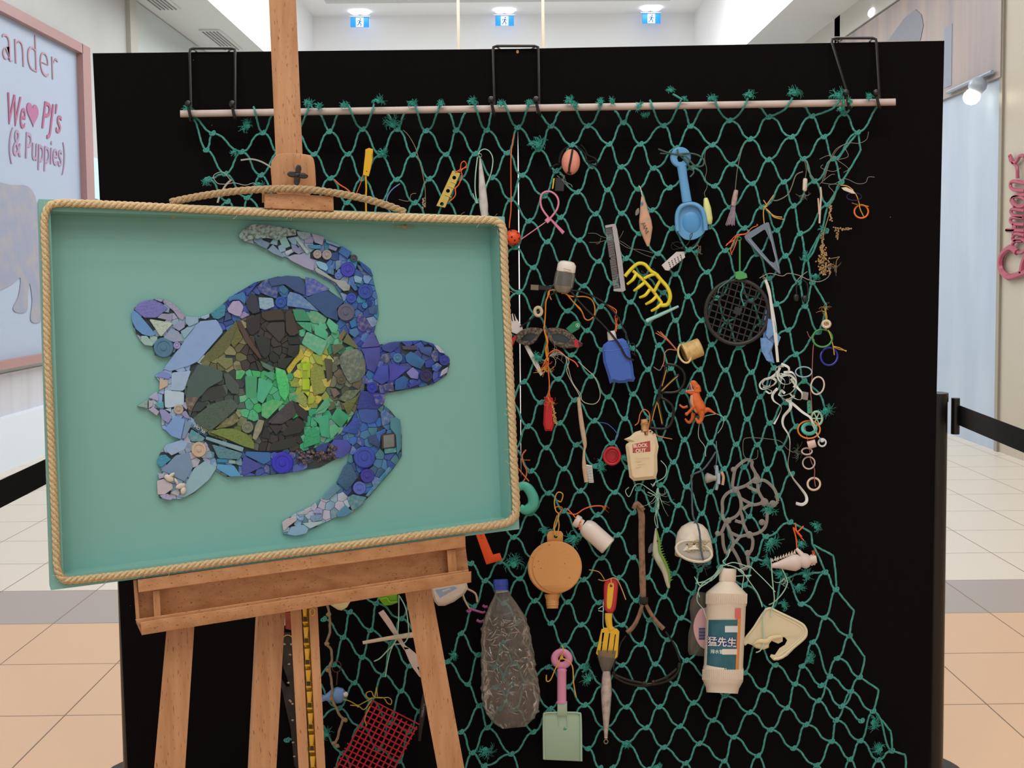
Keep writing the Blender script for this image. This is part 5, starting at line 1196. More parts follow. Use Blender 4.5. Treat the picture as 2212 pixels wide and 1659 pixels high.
item('twine_tangle', 'frayed tangle of orange and white twine hanging under the goggles', 'twine', [
    ('orange_twine', merge(st('F', '430,360 460,330 500,315 540,330 600,380 670,420 700,465', r=1.5), st('F', '435,380 432,480 440,600 440,690 450,760', r=1.5), g_fray(1180, 780, 1.6, 24, 16, 1, 42, rs=random)), org),
    ('pale_line', merge(st('F', '440,370 500,345 560,350 620,410 600,500 640,600 690,680 740,770 800,800 860,790 895,740 890,660 850,560 780,490 700,420', r=.9), st('F', '590,380 610,470 650,600 720,710 730,760', r=.8), g_fray(1190, 768, -.3, 40, 14, .9, 42, rs=random)), mat('#b9b8a8', .5)),
    ('yellow_twine', g_fray(1178, 790, 1.8, 30, 14, .7, 40, r=.7, rs=random), yel)])
item('blue_bottle', 'squashed blue plastic bottle with white cap and torn bottom edge', 'bottle', [
    ('bottle_body', plate('F', '975,230 1100,210 1140,240 1160,300 1175,390 1190,450 1200,540 1212,570 1195,600 1150,598 1120,610 1060,612 1020,600 985,618 970,560 945,480 925,420 918,320 925,270', 36, 20, bev=6), mat('#3f62b8', .5, noise=.1, scale=120, bump=.1)),
    ('shoulder_crease', tb('F', '930,320 990,325 1060,312 1150,290', 1, o=56), mat('#5474c4', .5)),
    ('cap', g_lathe((1323, 735), (1320, 715), [(0, 9), (.1, 10), (.9, 9), (1, 8)], o=46), mat('#d8d0ca', .4)),
    ('tie_string', merge(st('F', '1040,150 1045,80 1030,20 1040,-40 960,-90', r=1.2), st('D', '950,1155 1000,1190 1050,1260 1040,1330 1040,1390', r=1.4), st('D', '1070,1270 1030,1290 1060,1340', r=1)), org)])
yp = mat('#d3b072', .5, noise=.4, scale=90, bump=.3)
item('yellow_pot', 'small tan yellow plastic pot lying on its side with broken rim', 'pot', [
    ('pot_body', g_lathe(q('G', '740,345')[0], q('G', '890,285')[0], [(0, 21), (.1, 22), (.2, 20.5), (.95, 20), (1, 17)], o=44, open0=True, o1=38, squash=.9, n=28), yp),
    ('pot_inside', g_lathe(q('G', '732,350')[0], q('G', '850,300')[0], [(0, 19), (.9, 17)], o=46, open0=True, o1=40, squash=.9), mat('#8f7038', .6)),
    ('rim', g_ring(1478.5, 764, 12.5, 20.5, 2.2, 50, ang=-.35, tilt=8), mat('#dcbf88', .45)),
    ('tie_string', merge(*[st('G', s, r=1, wob=2) for s in ('670,315 620,260 570,215 480,165', '670,318 600,240 500,150', '670,312 590,220 520,150', '675,320 600,310 565,350 560,420 535,470')]), mat('#c97a58', .6))])
bkg = mat('#15120f', .35); yl_ = mat('#c99a3a', .4)
item('black_spectacles', 'black plastic spectacles with yellow lined arms, hanging sideways', 'glasses', [
    ('frame', merge(tb('G', '575,440 560,560 520,680 520,740', 4, 8), tb('G', '590,440 680,460 735,520 740,600 700,670 640,695 540,695', 3, 8), tb('G', '530,740 600,780 640,840 635,930 590,1010 500,1020 430,1010', 3, 8), tb('G', '515,740 470,840 440,940 425,1010', 4.5, 8)), bkg),
    ('arm', merge(tb('G', '530,690 600,620 690,535', 3.6, 8, o=46), tb('G', '505,760 520,860 545,990', 3.6, 8, o=46)), bkg),
    ('arm_stripe', merge(tb('G', '540,680 610,610 680,550', 1, o=50), tb('G', '500,790 520,880 540,975', 1, o=50), tb('G', '580,490 560,560 540,640', 1, o=46), tb('G', '500,770 470,860 450,950', 1, o=47)), yl_),
    ('tie_string', st('P', '1412,793 1425,800 1432,790 1440,796', r=1), gry)])
# dinosaur toy
do = mat('#d9682c', .45, noise=.35, scale=60, dark='#5c3420'); dl = mat('#cf9a7c', .5)
def G3(s): return [(x, y) for x, y in q('G', s)]
item('toy_dinosaur', 'small orange plastic dinosaur toy with open jaws, upright and facing left', 'toy dinosaur', [
    ('body', merge(g_tube([(x, y, 44) for x, y in G3('850,660 840,720 850,780 880,840 900,870')], [7, 9, 12, 14, 13, 9], 14, sub=6), g_tube([(x, y, 42) for x, y in G3('905,860 950,850 990,870 1030,890')], [8, 5, 2.5, .6], 10, sub=5),
        g_tube([(x, y, 46) for x, y in G3('855,690 850,650 820,620 795,600')], [9, 8, 5.5, 3], 12, sub=5)), do, 'orange body with dark spots'),
    ('upper_jaw', g_tube([(x, y, 47) for x, y in G3('850,660 830,610 798,600')], [7, 6, 4.5, 2], 10, sub=5), do), ('lower_jaw', g_tube([(x, y, 47) for x, y in G3('845,700 800,700 748,685')], [6, 4, 1.6], 10, sub=5), do),
    ('mouth', plate('G', '790,620 835,670 840,690 770,690', 44, 2), mat('#7c4a44', .5)), ('teeth', merge(*[g_lathe(p, (p[0] + dx, p[1] + dy), [(0, 1), (1, .1)], o=51, n=6) for p, dx, dy in [(G3('%d,%d' % (790 + i * 3, 615 + i * 11))[0], 3, 1) for i in range(6)] + [(G3('%d,%d' % (760 + i * 12, 682))[0], 0, -3) for i in range(6)]]), mat('#e8ddd0', .4)),
    ('eye', g_ball(*G3('852,655')[0], 53, 1.4), mat('#1b1210', .3)),
    ('belly', g_tube([(x, y, 47) for x, y in G3('815,720 815,770 835,820 860,870')], [5, 7, 8, 5], 10, sub=5), dl),
    ('arm', merge(g_tube([(x, y, 52) for x, y in G3('840,810 800,850 760,890')], [4, 3.2, 3], 8, sub=4), g_ball(*G3('760,888')[0], 52, 4), g_tube([(x, y, 36) for x, y in G3('770,820 730,830 695,805')], [3.2, 2.6, 2], 8, sub=4))  , do),
    ('leg', merge(g_tube([(x, y, 50) for x, y in G3('890,860 895,920 870,965 840,925')], [8, 5, 4, 2.5], 10, sub=5), g_tube([(x, y, 37) for x, y in G3('820,880 810,930 780,965 745,930')], [5, 4, 3.4, 2], 10, sub=5)), do),
    ('line', merge(st('G', '1020,890 930,905 890,940 870,1000 870,1100 920,1180 930,1270', r=.7), st('G', '1030,890 1090,920 1080,1000 1040,1060', r=.7)), mint)])
item('red_lighter', 'red plastic lighter body without its top, hung on orange cord', 'lighter', [
    ('lighter_body', g_plate(chaikin(q('F', '398,740 440,735 480,745 488,1040 385,1042'), 1), 36, 14, bev=4), mat('#c12028', .3)),
    ('valve', g_tube([(1176, 858, 42), (1180, 862, 44), (1186, 858, 42)], 2, 6), mat('#a81e26', .4)),
    ('tie_string', merge(g_fray(1188, 862, 1.5, 24, 20, .5, 52, rs=random), st('F', '440,690 430,740 450,780', r=2, o=52)), org),
    ('dry_seed_head', merge(*[g_ball(1193 + 8 * t + random.uniform(-3, 3), 868 + 50 * t, 50, 2.4, 1.2, 1.2, 6, 5, random.random() * 3) for t in [i / 40 for i in range(40)]]), mat('#c29a5e', .7))])
tw = mat('#c4a88c', .55, noise=.2, scale=80)
item('toothbrush', 'worn beige toothbrush hanging with its white bristles at the bottom', 'toothbrush', [
    ('handle', g_tube([(x, y, 42) for x, y in q('F', '705,740 715,850 735,1000 755,1120 762,1180 752,1240 755,1350 775,1500')], [3.6, 4.2, 5, 5.2, 4.4, 2.4, 2.6, 5, 4.6], 12, sub=5, flat=(1, .7)), tw),
    ('bristles', merge(*[g_tube([(1261 + 5 + i * .6, 1004 + i * 3.6 + j * .7, 40 + j), (1279 + i * .35, 1006 + i * 3.3 + j, 40 + j)], .7, 4) for i in range(11) for j in range(4)]), mat('#d8d4cc', .5))])
item('red_bottle_cap', 'red round bottle cap hanging open side out beside the pale bottle', 'bottle cap', [
    ('cap', merge(g_ring(1322, 985, 17, 18, 3, 42, seg=36), g_ring(1323, 985, 11, 12, 1, 43), g_plate(circ(1322, 986, 17), 32, 4)), mat('#b8202e', .35)),
    ('line', st('F', '1000,1150 1055,1090 1030,1040 960,980 890,965', r=.8), blu)])
cream = mat('#ddc8a4', .5, noise=.12, scale=60, dark='#b59c74')
item('sunscreen_bottle', 'cream bottle with torn shoulder and a faded red BLOCK OUT label', 'bottle', [
    ('bottle_body', g_plate(q('F', '1262,1035 1350,1030 1395,1070 1410,1130 1422,1180 1408,1260 1412,1400 1395,1470 1200,1490 1160,1455 1140,1300 1125,1180 1130,1160 1158,1140 1110,1115 1165,1090 1210,1050'), 34, 26, bev=7), cream),
    ('neck', g_lathe(q('F', '1300,1045')[0], q('F', '1292,935')[0], [(0, 13), (.15, 8), (.5, 7.5), (.6, 9), (.7, 7.5), (1, 7.5)], o=47), mat('#c99f6e', .5, noise=.3, scale=80)),
    ('label', plate('F', '1187,1160 1345,1128 1348,1225 1190,1238', 60, .6), mat('#a8403c', .6, noise=.25, scale=120, dark='#d8b090')),
    ('label_text', merge(g_text('BLOCK', 1368, 967, 10, -.08, 60.8, .3, sx=.95, off=.25), g_text('OUT', 1373, 977.5, 10.5, -.06, 60.8, .3, off=.25)), mat('#efd9c0', .6)),
    ('small_print', merge(*[st('F', s, o=60, r=.35, wob=.5) for s in ('1210,1290 1340,1280', '1215,1320 1320,1312', '1215,1345 1300,1338', '1215,1370 1290,1362')]), mat('#b5a58a', .6)),
    ('tie_string', merge(st('F', '1210,990 1240,960 1255,890 1290,850 1330,870 1345,930 1330,1010 1320,1080', o=60, r=1.3), st('F', '1260,975 1330,960', o=58, r=1.2), st('F', '1280,1020 1340,1050 1430,1090 1545,1115', r=1.2)), mat('#c4703c', .6)),
    ('barnacle', merge(*[g_ball(*q('F', s)[0], 61, 2.4, 2, 2, 7, 5, wob=.3) for s in ('1270,1035', '1300,1055', '1350,1045', '1375,1060', '1305,1070')]), mat('#5c4630', .8))])
item('tangled_mint_line', 'loose pale mint fishing line trailing below the cream bottle', 'fishing line', [('line', merge(*[st('P', s, r=.9, wob=2) for s in ('1358,1052 1352,1060 1360,1072 1370,1050 1385,1046 1400,1055 1418,1070 1421,1090 1415,1120 1419,1140', '1417,1040 1412,1050 1405,1045', '1428,994 1440,1010 1435,1030 1415,1042 1410,1052', '1421,1060 1424,1090 1418,1110 1422,1140', '1400,1062 1418,1075 1424,1100')] + [g_fray(1421, 1055, 1.6, 60, 14, .25, 42, rs=random)]), mint)])
# --- right half, upper
gt = mat('#6a7886', .35)
tri = q('E', '860,598 955,975 925,960 685,690')
item('grey_triangle_frame', 'slate grey plastic triangle frame pointing down beside the black grid', 'plastic frame', [
    ('frame', g_plate(chaikin(q('E', '845,598 872,600 955,970 930,965 700,730 686,692'), 1), 38, 8, [q('E', '845,650 830,645 728,712 870,880 905,895 918,870 895,760')], 1.5), gt),
    ('inner_groove', merge(tb('E', '862,640 900,800 935,930', 1.2, o=47), tb('E', '715,715 800,820 900,920', 1.2, o=47)), mat('#8e9aa6', .35)),
    ('tie_string', merge(*[st('E', s, r=1.2, wob=2) for s in ('835,640 828,560 830,500 870,440 900,400', '830,490 870,520 900,560 975,580', '840,500 900,550 960,560', '825,490 850,480 830,440')]), mat('#cfa04e', .6))])
item('green_cable_tie', 'green cable tie with a square lock, holding the black grid', 'cable tie', [
    ('strap', g_tube([(1598, 518, 42), (1598, 550, 42), (1598, 588, 42)], 1.9, 8, flat=(1, .6)), mat('#3f8c46', .4)), ('tie_lock', plate('E', '625,955 660,945 705,965 712,995 690,1003 650,1010 625,1000', 42, 9), mat('#4c9a54', .35)), ('tie_eye', g_ring(1597, 516, 4, 4, 1.2, 42), mat('#2f7a50', .4)),
    ('tie_string', merge(*[st('E', s, r=1.1, wob=2) for s in ('560,770 600,720 640,690 700,680 740,640 785,620 780,610', '600,830 590,780 630,700', '560,760 610,730 660,690 720,690', '600,820 625,760 640,710')]), org)])
# black drain grid
gd = mat('#282524', .5); bars = []; cx_, cy_, R_ = 1592.5, 674, 71
for k in range(-5, 6):
    for ang in (.32, .32 + math.pi / 2 - .05):
        c_, s_ = math.cos(ang), math.sin(ang); d = k * 14.2
        if abs(d) < R_ - 4:
            h = math.sqrt(R_ ** 2 - d * d); p = (cx_ - s_ * d, cy_ + c_ * d); bars.append(g_tube([(p[0] - c_ * h, p[1] - s_ * h, 40), (p[0] + c_ * h, p[1] + s_ * h, 40)], 1.8, 6))
item('black_drain_grid', 'round black plastic drain grid with square lattice', 'grid', [
    ('rim', g_ring(cx_, cy_, 68, 69, 4.6, 40, seg=48), gd), ('lattice', merge(*bars), gd), ('centre_plate', g_box(1585, 664, 1602, 680, 38, 43, .35), gd),
    ('tie_string', merge(st('E', '620,985 560,1030 510,1070 500,1110', r=1), st('E', '665,1010 680,1060 665,1120 690,1200', r=1.6)), GR)])
# blue balloon shred
item('blue_plastic_shred', 'crumpled torn blue plastic sheet hanging right of the black grid', 'plastic scrap', [
    ('shred', merge(*[g_plate([(x + random.uniform(-2, 2), y + random.uniform(-2, 2)) for x, y in q('E', s)], 36 + i * 2.4, 1.2, bev=.3) for i, s in enumerate(('850,1160 880,1165 900,1290 930,1400 950,1420 930,1470 905,1440 890,1520 905,1610 860,1600 830,1540 805,1530 800,1430 830,1430 835,1300', '845,1200 880,1230 905,1330 880,1400 850,1380 840,1300', '800,1435 850,1420 890,1470 870,1540 900,1600 850,1590 815,1520', '860,1280 910,1300 920,1380 870,1440 840,1400'))]), mat('#6d96c8', .5, noise=.35, scale=90, bump=.8))])
wr = mat('#d5d8d0', .5); wr2 = mat('#b9d0d0', .5)
def rb(v, s, w=2.8, o=46, tw=2.4, sub=7): return g_tube([(x, y, o + random.uniform(-3, 6)) for x, y in q(v, s)], w, 6, sub=sub, flat=(1, .22), twist=tw)
item('white_ribbon_tangle', 'long white ribbon knotted into curls, its tails hanging low', 'ribbon', [
    ('knotted_curls', merge(*[rb('H', s) for s in ('330,400 390,430 380,480 300,470 290,430 350,420', '300,470 250,510 190,530 155,570 175,605 240,590 215,600 250,620 235,640 205,620', '330,500 400,490 450,540 440,600 400,640 340,660 310,650 340,610', '320,430 300,500 340,560 400,560 430,520', '410,520 460,590 500,640 490,690 440,680 400,640', '290,460 330,520 310,590 280,620', '360,640 330,620 320,660 370,690 440,660', '250,510 290,540 250,580 180,570 200,520', '350,470 420,470 455,530 430,590')]), wr),
    ('blue_edge', merge(*[rb('H', s, 1.4, 50) for s in ('330,480 390,500 400,560', '180,590 230,580 250,530 290,500', '320,500 360,540 350,600')]), wr2),
    ('upper_strap', merge(g_tube([(x, y, 44) for x, y in q('E', '840,1010 870,1100 895,1300 915,1450 930,1600')], 3, 6, sub=6, flat=(1, .3)), g_tube([(x, y, 42) for x, y in q('E', '845,1015 855,1060 880,1160 910,1330 925,1480')], 2.6, 6, sub=6, flat=(1, .3))), wr),
    ('ribbon_tail', merge(rb('H', '300,600 260,650 270,700 330,750 310,820 270,890', 3.2), rb('H', '400,690 405,760 350,830 345,900 395,990 400,1100 385,1220 420,1320 480,1400 530,1470 535,1520 500,1545 450,1535', 3.4, tw=3.5), rb('H', '370,690 430,730 500,790 570,840 590,900 620,970 650,1010', 3, tw=1.4), rb('H', '560,830 600,900 635,1000', 2)), wr)])
item('clear_suction_cap', 'small clear round cap on the end of the white ribbon', 'cap', [('cap', merge(g_ring(1776, 956, 8, 8, 2, 42), g_ball(1776, 951, 44, 5, 5, 3)), mat('#cfd8d8', .15))])
def ring_item(nm, label, x, y, rx, ry, r, col, cat='ring', ang=0, tilt=6, extra=(), flat=None):
    item(nm, label, cat, [('ring', g_ring(x, y, rx, ry, r, 44, ang=ang, tilt=tilt, flat=flat, seg=36), col)] + list(extra), group=None)
ring_item('bottle_ring', 'navy blue plastic ring just above the orange ring at the upper right', 1845, 425, 16, 8, 2.2, mat('#2e3668', .4), flat=(.5, 2))
ring_item('bottle_ring', 'thin bright orange plastic ring tied below the navy ring', 1860.5, 457, 15, 14, 1.9, mat('#e0681e', .35), extra=[('tie_string', merge(st('E', '1455,360 1490,400 1510,450 1520,500 1545,555', r=1.2), st('E', '1380,330 1430,340 1470,370', r=1.2), st('E', '1500,470 1460,460', r=.8), st('E', '1520,470 1580,485', r=.8)), yel)])
ring_item('bottle_ring', 'green plastic ring caught in the net edge above the dark blue ring', 1776.5, 730.5, 21, 19, 2.2, mat('#3c8a44', .4))
ring_item('bottle_ring', 'dark blue plastic ring hanging lowest of the yellow twine at the net edge', 1791, 770, 18, 19, 2.4, mat('#22268c', .35), ang=.3, extra=[('tie_string', merge(st('E', '1290,1370 1310,1420 1330,1500 1335,1550', r=1.2), *[st('E', s, r=1) for s in ('1330,1490 1370,1510 1425,1518', '1330,1485 1380,1500 1420,1525', '1270,1220 1275,1300 1270,1370')]), yel)])
ring_item('bottle_ring', 'pale blue oval plastic ring above the white ribbon tangle', 1736, 803.5, 17.5, 11, 1.5, mat('#8fb0bc', .35))
ring_item('bottle_ring', 'cream white plastic ring with broken edge right of the pale blue oval ring', 1766, 833, 14, 19, 1.8, mat('#cfc4b2', .4), ang=.2)
ring_item('bottle_ring', 'large bright orange oval ring overlapping a teal ring', 1747.5, 928, 24, 19, 1.8, mat('#dd7a22', .35))
ring_item('bottle_ring', 'thick teal ring inside the large orange oval ring', 1748, 926, 14, 11, 4, mat('#4aa898', .4), flat=(1, .5))
ring_item('bottle_ring', 'white plastic ring, wide band, just below the pink cap ring', 1747, 1000, 13, 13, 2.4, mat('#ddcfc6', .4), ang=-.5, flat=(.7, 2))
ring_item('bottle_ring', 'cream ring hanging lowest on the red twisted string', 1758, 1045.5, 13.5, 13, 2.4, mat('#d2bfa2', .4))
ring_item('bottle_ring', 'small pinkish white ring tipped on its side under the orange oval ring', 1743, 975, 11, 7, 3, mat('#d8c6be', .4), flat=(.6, 2))
item('pink_cap_ring', 'short pinkish plastic collar above the tipped ring', 'bottle cap', [('collar', g_lathe((1745, 962), (1762, 957), [(0, 9), (1, 8.5)], o=46, n=20, squash=.8), mat('#d3b4ac', .45))])
item('cream_bead', 'cream plastic bead cap on yellow twine at the net edge', 'bead', [('bead', merge(g_ring(1785, 700, 8, 7, 3, 44), g_plate(circ(1784, 702, 7, 14), 38, 3)), mat('#d2c4b4', .45)), ('tie_string', merge(g_fray(1783, 672, -2.3, 26, 8, .9, 42, rs=random), st('P', '1783,668 1786,685 1785,712', r=1.1)), yel)])
item('mint_wheel', 'mint green toy wheel with spokes behind the orange oval ring', 'toy wheel', [('wheel', merge(g_ring(1764, 904, 12, 15, 2.6, 38), *[g_tube([(1764, 904, 39), (1764 + 11 * math.cos(a), 904 + 14 * math.sin(a), 39)], 1.4, 5) for a in (0, 1.05, 2.1, 3.14, 4.2, 5.2)]), mat('#a3c9a8', .4))])
item('green_link_strip', 'small sea green strip with round holes above the orange oval ring', 'plastic strip', [('strip', g_plate([(1743, 868), (1747, 864), (1753, 866), (1754, 893), (1744, 894)], 38, 4, [circ(1748, 871, 1.8, 10), circ(1748.5, 880, 1.8, 10)]), mat('#3d8c6e', .4))])
item('clear_square_tab', 'small clear square plastic tab beside the ribbon', 'plastic scrap', [('tab', g_plate([(1731, 845), (1747, 848), (1745, 865), (1730, 862)], 40, 3), film('#b9b4ae', .55))])
item('red_twisted_string', 'thin red and white twisted string threading the rings at the net edge', 'string', [('string', merge(st('H', '540,135 560,180 597,205 590,280 585,400 580,520 570,620 575,700 580,800 560,850', r=1), st('H', '520,900 540,990 560,1100 570,1180 600,1260 600,1330 610,1400', r=1)), mat('#b06a60', .6))])
item('forked_white_stick', 'thin forked cream stick hanging near the upper right net edge', 'stick', [('stick', merge(tb('E', '1235,345 1240,400 1235,470 1228,605', 2.2, 8), tb('E', '1218,425 1222,480 1226,540', 1.6, 8)), mat('#cdb8a6', .5))])
item('small_white_float', 'little white cylindrical float on grey thread, upper right', 'float', [('float', g_lathe((1739.5, 385), (1738, 413), [(0, 3), (.1, 5), (.9, 5), (1, 3)], o=42), mat('#d2c3b4', .5)),
    ('thread', merge(st('E', '1120,150 1135,220 1125,280', r=.8), st('E', '1110,235 1060,260 1030,340 1000,400 930,440 890,440', r=1.2), g_fray(1737, 418, 1.6, 20, 14, .9, 42, rs=random), st('E', '1140,170 1150,230 1200,300', r=1.3)), gry)])
item('grey_line_tangle', 'tangle of thin grey line around the upper right net edge', 'fishing line', [('line', merge(*[st('P', s, r=.6, wob=5) for s in ('1877,284 1870,300 1855,309 1830,311 1810,322 1795,340 1790,360 1779,390', '1830,308 1808,325 1792,352 1775,392', '1772,342 1790,338 1812,350 1832,365 1822,372', '1810,345 1830,340 1822,320', '1775,393 1800,398 1825,388 1850,398 1868,396 1875,385 1890,385', '1770,395 1795,380 1802,376', '1790,440 1800,420 1790,400 1815,398', '1780,355 1775,365 1800,372 1815,362')]), mat('#8a8378', .6))])
item('white_hook_tag', 'small white bent plastic hook tied above the navy ring', 'plastic scrap', [('hook', plate('E', '1385,350 1420,345 1470,370 1490,395 1460,392 1400,368', 42, 3), mat('#d9c8b6', .45))])
item('dried_seed_spray', 'dried tan seed spray tied by a frayed green knot at the net edge', 'dried plant', [
    ('seed_head', merge(*[g_ball(1777 + random.gauss(0, 5.5) * (.5 + t * 1.1), 530 + t * 64, 42 + random.uniform(-6, 8), 2.1, 1.7, 1.7, 6, 5, random.random() * 3) for t in [i / 150 for i in range(150)]]), mat('#b08e60', .8)),
    ('side_spray', merge(*[g_ball(*p, 42 + random.uniform(-3, 3), 1.8, 1.6, 1.5, 6, 5) for p in [(1800 + i * 1.6 + random.uniform(-2, 2), 494 + random.uniform(-5, 8) * (1 - i / 30)) for i in range(26)]], *[g_ball(1809 + random.uniform(-3, 3), 496 + i * 1.6, 42, 1.6, 1.6, 1.5, 6, 5) for i in range(14)], *[g_ball(1776 + random.uniform(-3, 3), 500 + i * 2.4, 40, 2, 2, 2, 6, 5) for i in range(14)]), mat('#ab8b60', .8)),
    ('top_sprig', merge(*[g_ball(1793 + random.uniform(-3, 3) + i * .1, 445 + i * 1.9, 42, 2, 1.8, 1.8, 6, 5) for i in range(18)]), mat('#b08a5c', .8)),
    ('stalk', merge(st('P', '1793,440 1792,460 1780,500 1777,530 1778,570'), st('E', '1290,860 1350,850 1370,845 1350,880 1350,960', r=.7), g_fray(1790, 570, .6, 34, 10, .8, 40, rs=random)), mat('#a08a68', .8))])
item('black_ear_buds', 'black cable with two round buds hanging near the right net edge', 'earphones', [('cord', merge(tb('E', '1075,1030 1062,1070 1065,1110', 1.6), tb('E', '1110,1010 1140,1040 1145,1110 1125,1130', 1.6)), mat('#171516', .4)), ('bud', merge(g_ball(1720, 643, 42, 6.5, 9, 5), g_ball(1739, 645, 42, 7, 8, 5)), mat('#1c1a1c', .35))])
item('pale_grey_string', 'thin grey string running sideways from the triangle tip to the net edge', 'string', [('string', merge(st('E', '800,1000 870,965 960,985 1000,965 1080,980 1150,1010 1230,1020 1300,980 1290,910', r=.9, wob=2), st('E', '1060,1020 1100,980 1140,950', r=.9), g_fray(1655, 600, 2.5, 18, 8, 1, 42, rs=random)), mat('#9a968a', .6))])
item('small_wire_hook', 'tiny rusty fishing swivel and hook under the blue spade', 'fishing hook', [('hook', merge(st('E', '350,740 365,790 345,850 352,860', r=1), st('E', '345,800 375,770 372,820 390,825', r=.9), g_ball(1506, 530, 42, 2.4), g_ball(1508, 538, 42, 2)), mat('#7c5c44', .5, .3))])
item('black_hair_elastic', 'thin black line loop over the blue spade scoop', 'line', [('loop', merge(st('E', '300,720 300,690 315,675 315,700 300,720 280,760 230,785', o=52, r=.9), st('E', '170,740 200,770 270,790 330,760 400,690', o=52, r=.5)), drk)])
# --- lower right
pc = film('#b5ab98', .7, .2, .1, 20)
item('baby_dummy', 'clear rubber baby dummy hanging sideways with blue shield', 'dummy', [
    ('teat', g_lathe(q('J', '930,405')[0], q('J', '785,400')[0], [(0, 6), (.25, 6), (.5, 9), (.8, 11.5), (.95, 8), (1, 2)], o=42, n=20), mat('#a29a92', .25)),
    ('shield', g_tube([(x, y, 42) for x, y in q('J', '930,250 935,350 945,420 925,545')], [3, 4.5, 5, 4, 3], 10, sub=5), mat('#8fa3ae', .3)),
    ('shield_disc', g_box(1549, 1022, 1556, 1046, 36, 50), mat('#9db2c0', .35)), ('knob_ring', g_tube([(x, y, 42) for x, y in q('J', '985,325 1010,390 1000,485')], 3.2, 8, sub=5), mat('#c9a07c', .4)),
    ('tie_string', merge(st('J', '910,300 900,260 925,235 930,100 925,-40', r=1)), palb)])
sr = film('#b9b2aa', .38, .15, .2, 30)
srt = ['1280,180 1200,240 1150,300 1130,400 1120,500 1160,540', '1280,180 1350,200 1350,260 1390,340 1390,400 1350,440', '1120,300 1140,290', '1350,440 1280,490 1200,520 1140,540', '1350,440 1420,450 1430,400 1390,340', '1420,440 1500,430 1590,500 1640,580 1660,680', '1660,680 1600,740 1540,710 1480,650 1430,560 1420,470', '1140,540 1050,590 1000,670 1000,770 1000,860 1040,930', '1180,560 1210,640 1220,760 1170,850 1080,900 1040,930', '1210,640 1300,690 1380,720 1480,700 1540,720', '1240,780 1310,730 1380,720', '1210,790 1240,880 1230,930 1150,910', '1240,930 1290,1040 1320,1080', '1040,930 1090,1040 1110,1100 1130,1180 1110,1230 1050,1320', '1090,1050 1150,1080 1200,1100', '1320,1080 1250,1090 1200,1110 1150,1180', '1320,1080 1420,1060 1500,1000 1530,900 1530,760', '1320,1080 1360,1140 1350,1250 1300,1330 1310,1440 1270,1490', '1110,1230 1180,1350 1230,1470 1270,1490', '1040,930 980,1060 930,1070', '1000,1060 1010,1200 1040,1300', '1280,480 1330,520 1420,560', '1440,920 1480,930']
item('six_pack_ring', 'clear plastic six pack ring holder stretched over the net', 'six pack ring', [('rings', merge(*[g_tube([(x, y, 40) for x, y in q('J', s)], 3.5, 6, sub=5, flat=(1, .22)) for s in srt] + [g_ball(*q('J', s)[0], 40, r, r, 1.5, 12, 6) for s, r in (('1130,300', 6), ('1470,930', 7), ('940,1065', 6), ('1300,1300', 7), ('1600,710', 8), ('1400,430', 8), ('1160,540', 7), ('1320,1080', 8), ('1070,910', 7), ('1500,690', 9))]), sr),
    ('line', st('H', '45,1175 20,1130 20,1030 60,1000 200,1010 320,1030 380,1090 400,1130 480,1130', r=.9), )][:1] + [('line', merge(st('H', '45,1175 20,1130 20,1030 60,1000 200,1010 320,1030 380,1090 430,1120', r=.9), st('H', '60,1180 130,1170 140,1100', r=.8), g_fray(1715, 975, 0, 30, 16, .8, 40, rs=random)), mat('#5f6f62', .6))])
wc = mat('#ddd0bd', .5, noise=.15, scale=50)
wa, wb_ = q('J', '640,1270')[0], q('J', '660,950')[0]
P1, P2 = q('J', '655,1240')[0], q('J', '640,940')[0]
item('broken_white_cup', 'large white plastic cup, mouth down and rim broken away', 'cup', [
    ('cup_wall', g_lathe((1499, 1190), (1495, 1134), [(-.1, 42), (0, 41), (.45, 38), (.75, 33), (.95, 24), (1.1, 8)], o=62, o1=46, open0=True, squash=.75, n=32), wc),
    ('cup_inside', g_plate([(1499 + 38 * math.cos(t) * math.cos(.25) - 20 * math.sin(t) * math.sin(.25), 1191 + 38 * math.cos(t) * math.sin(.25) + 20 * math.sin(t) * math.cos(.25)) for t in [i * math.pi / 16 for i in range(32)]], 86, 2), mat('#b3aea2', .6)),
    ('cup_rim', g_ring(1499, 1191, 39.5, 21, 3, 90, ang=.25, tilt=4, seg=40), wc),
    ('worn_hole', g_plate(q('J', '560,1190 600,1185 640,1190 680,1180 670,1200 620,1210 590,1205'), 89, 1), mat('#16181a', .8)),
    ('sponge_growth', merge(*[g_ball(1508 + random.uniform(-22, 24), 1180 + random.uniform(-12, 12), 90, 3.4, 2.6, 2.4, 7, 5, wob=.5) for _ in range(46)]), mat('#b7a98a', .9)),
    ('tie_string', merge(tb('J', '660,900 640,800 635,600 630,400 640,360 780,290 920,90', 2, lobes=3, pitch=20, n=9), tb('J', '670,900 710,980 730,1100 740,1250 770,1380', 2, o=96, lobes=3, pitch=20, n=9), tb('J', '690,910 650,960 640,1000', 2, o=60), g_fray(1519, 1212, 1.5, 30, 20, .9, 90, rs=random)), mat('#4a5c66', .7))])
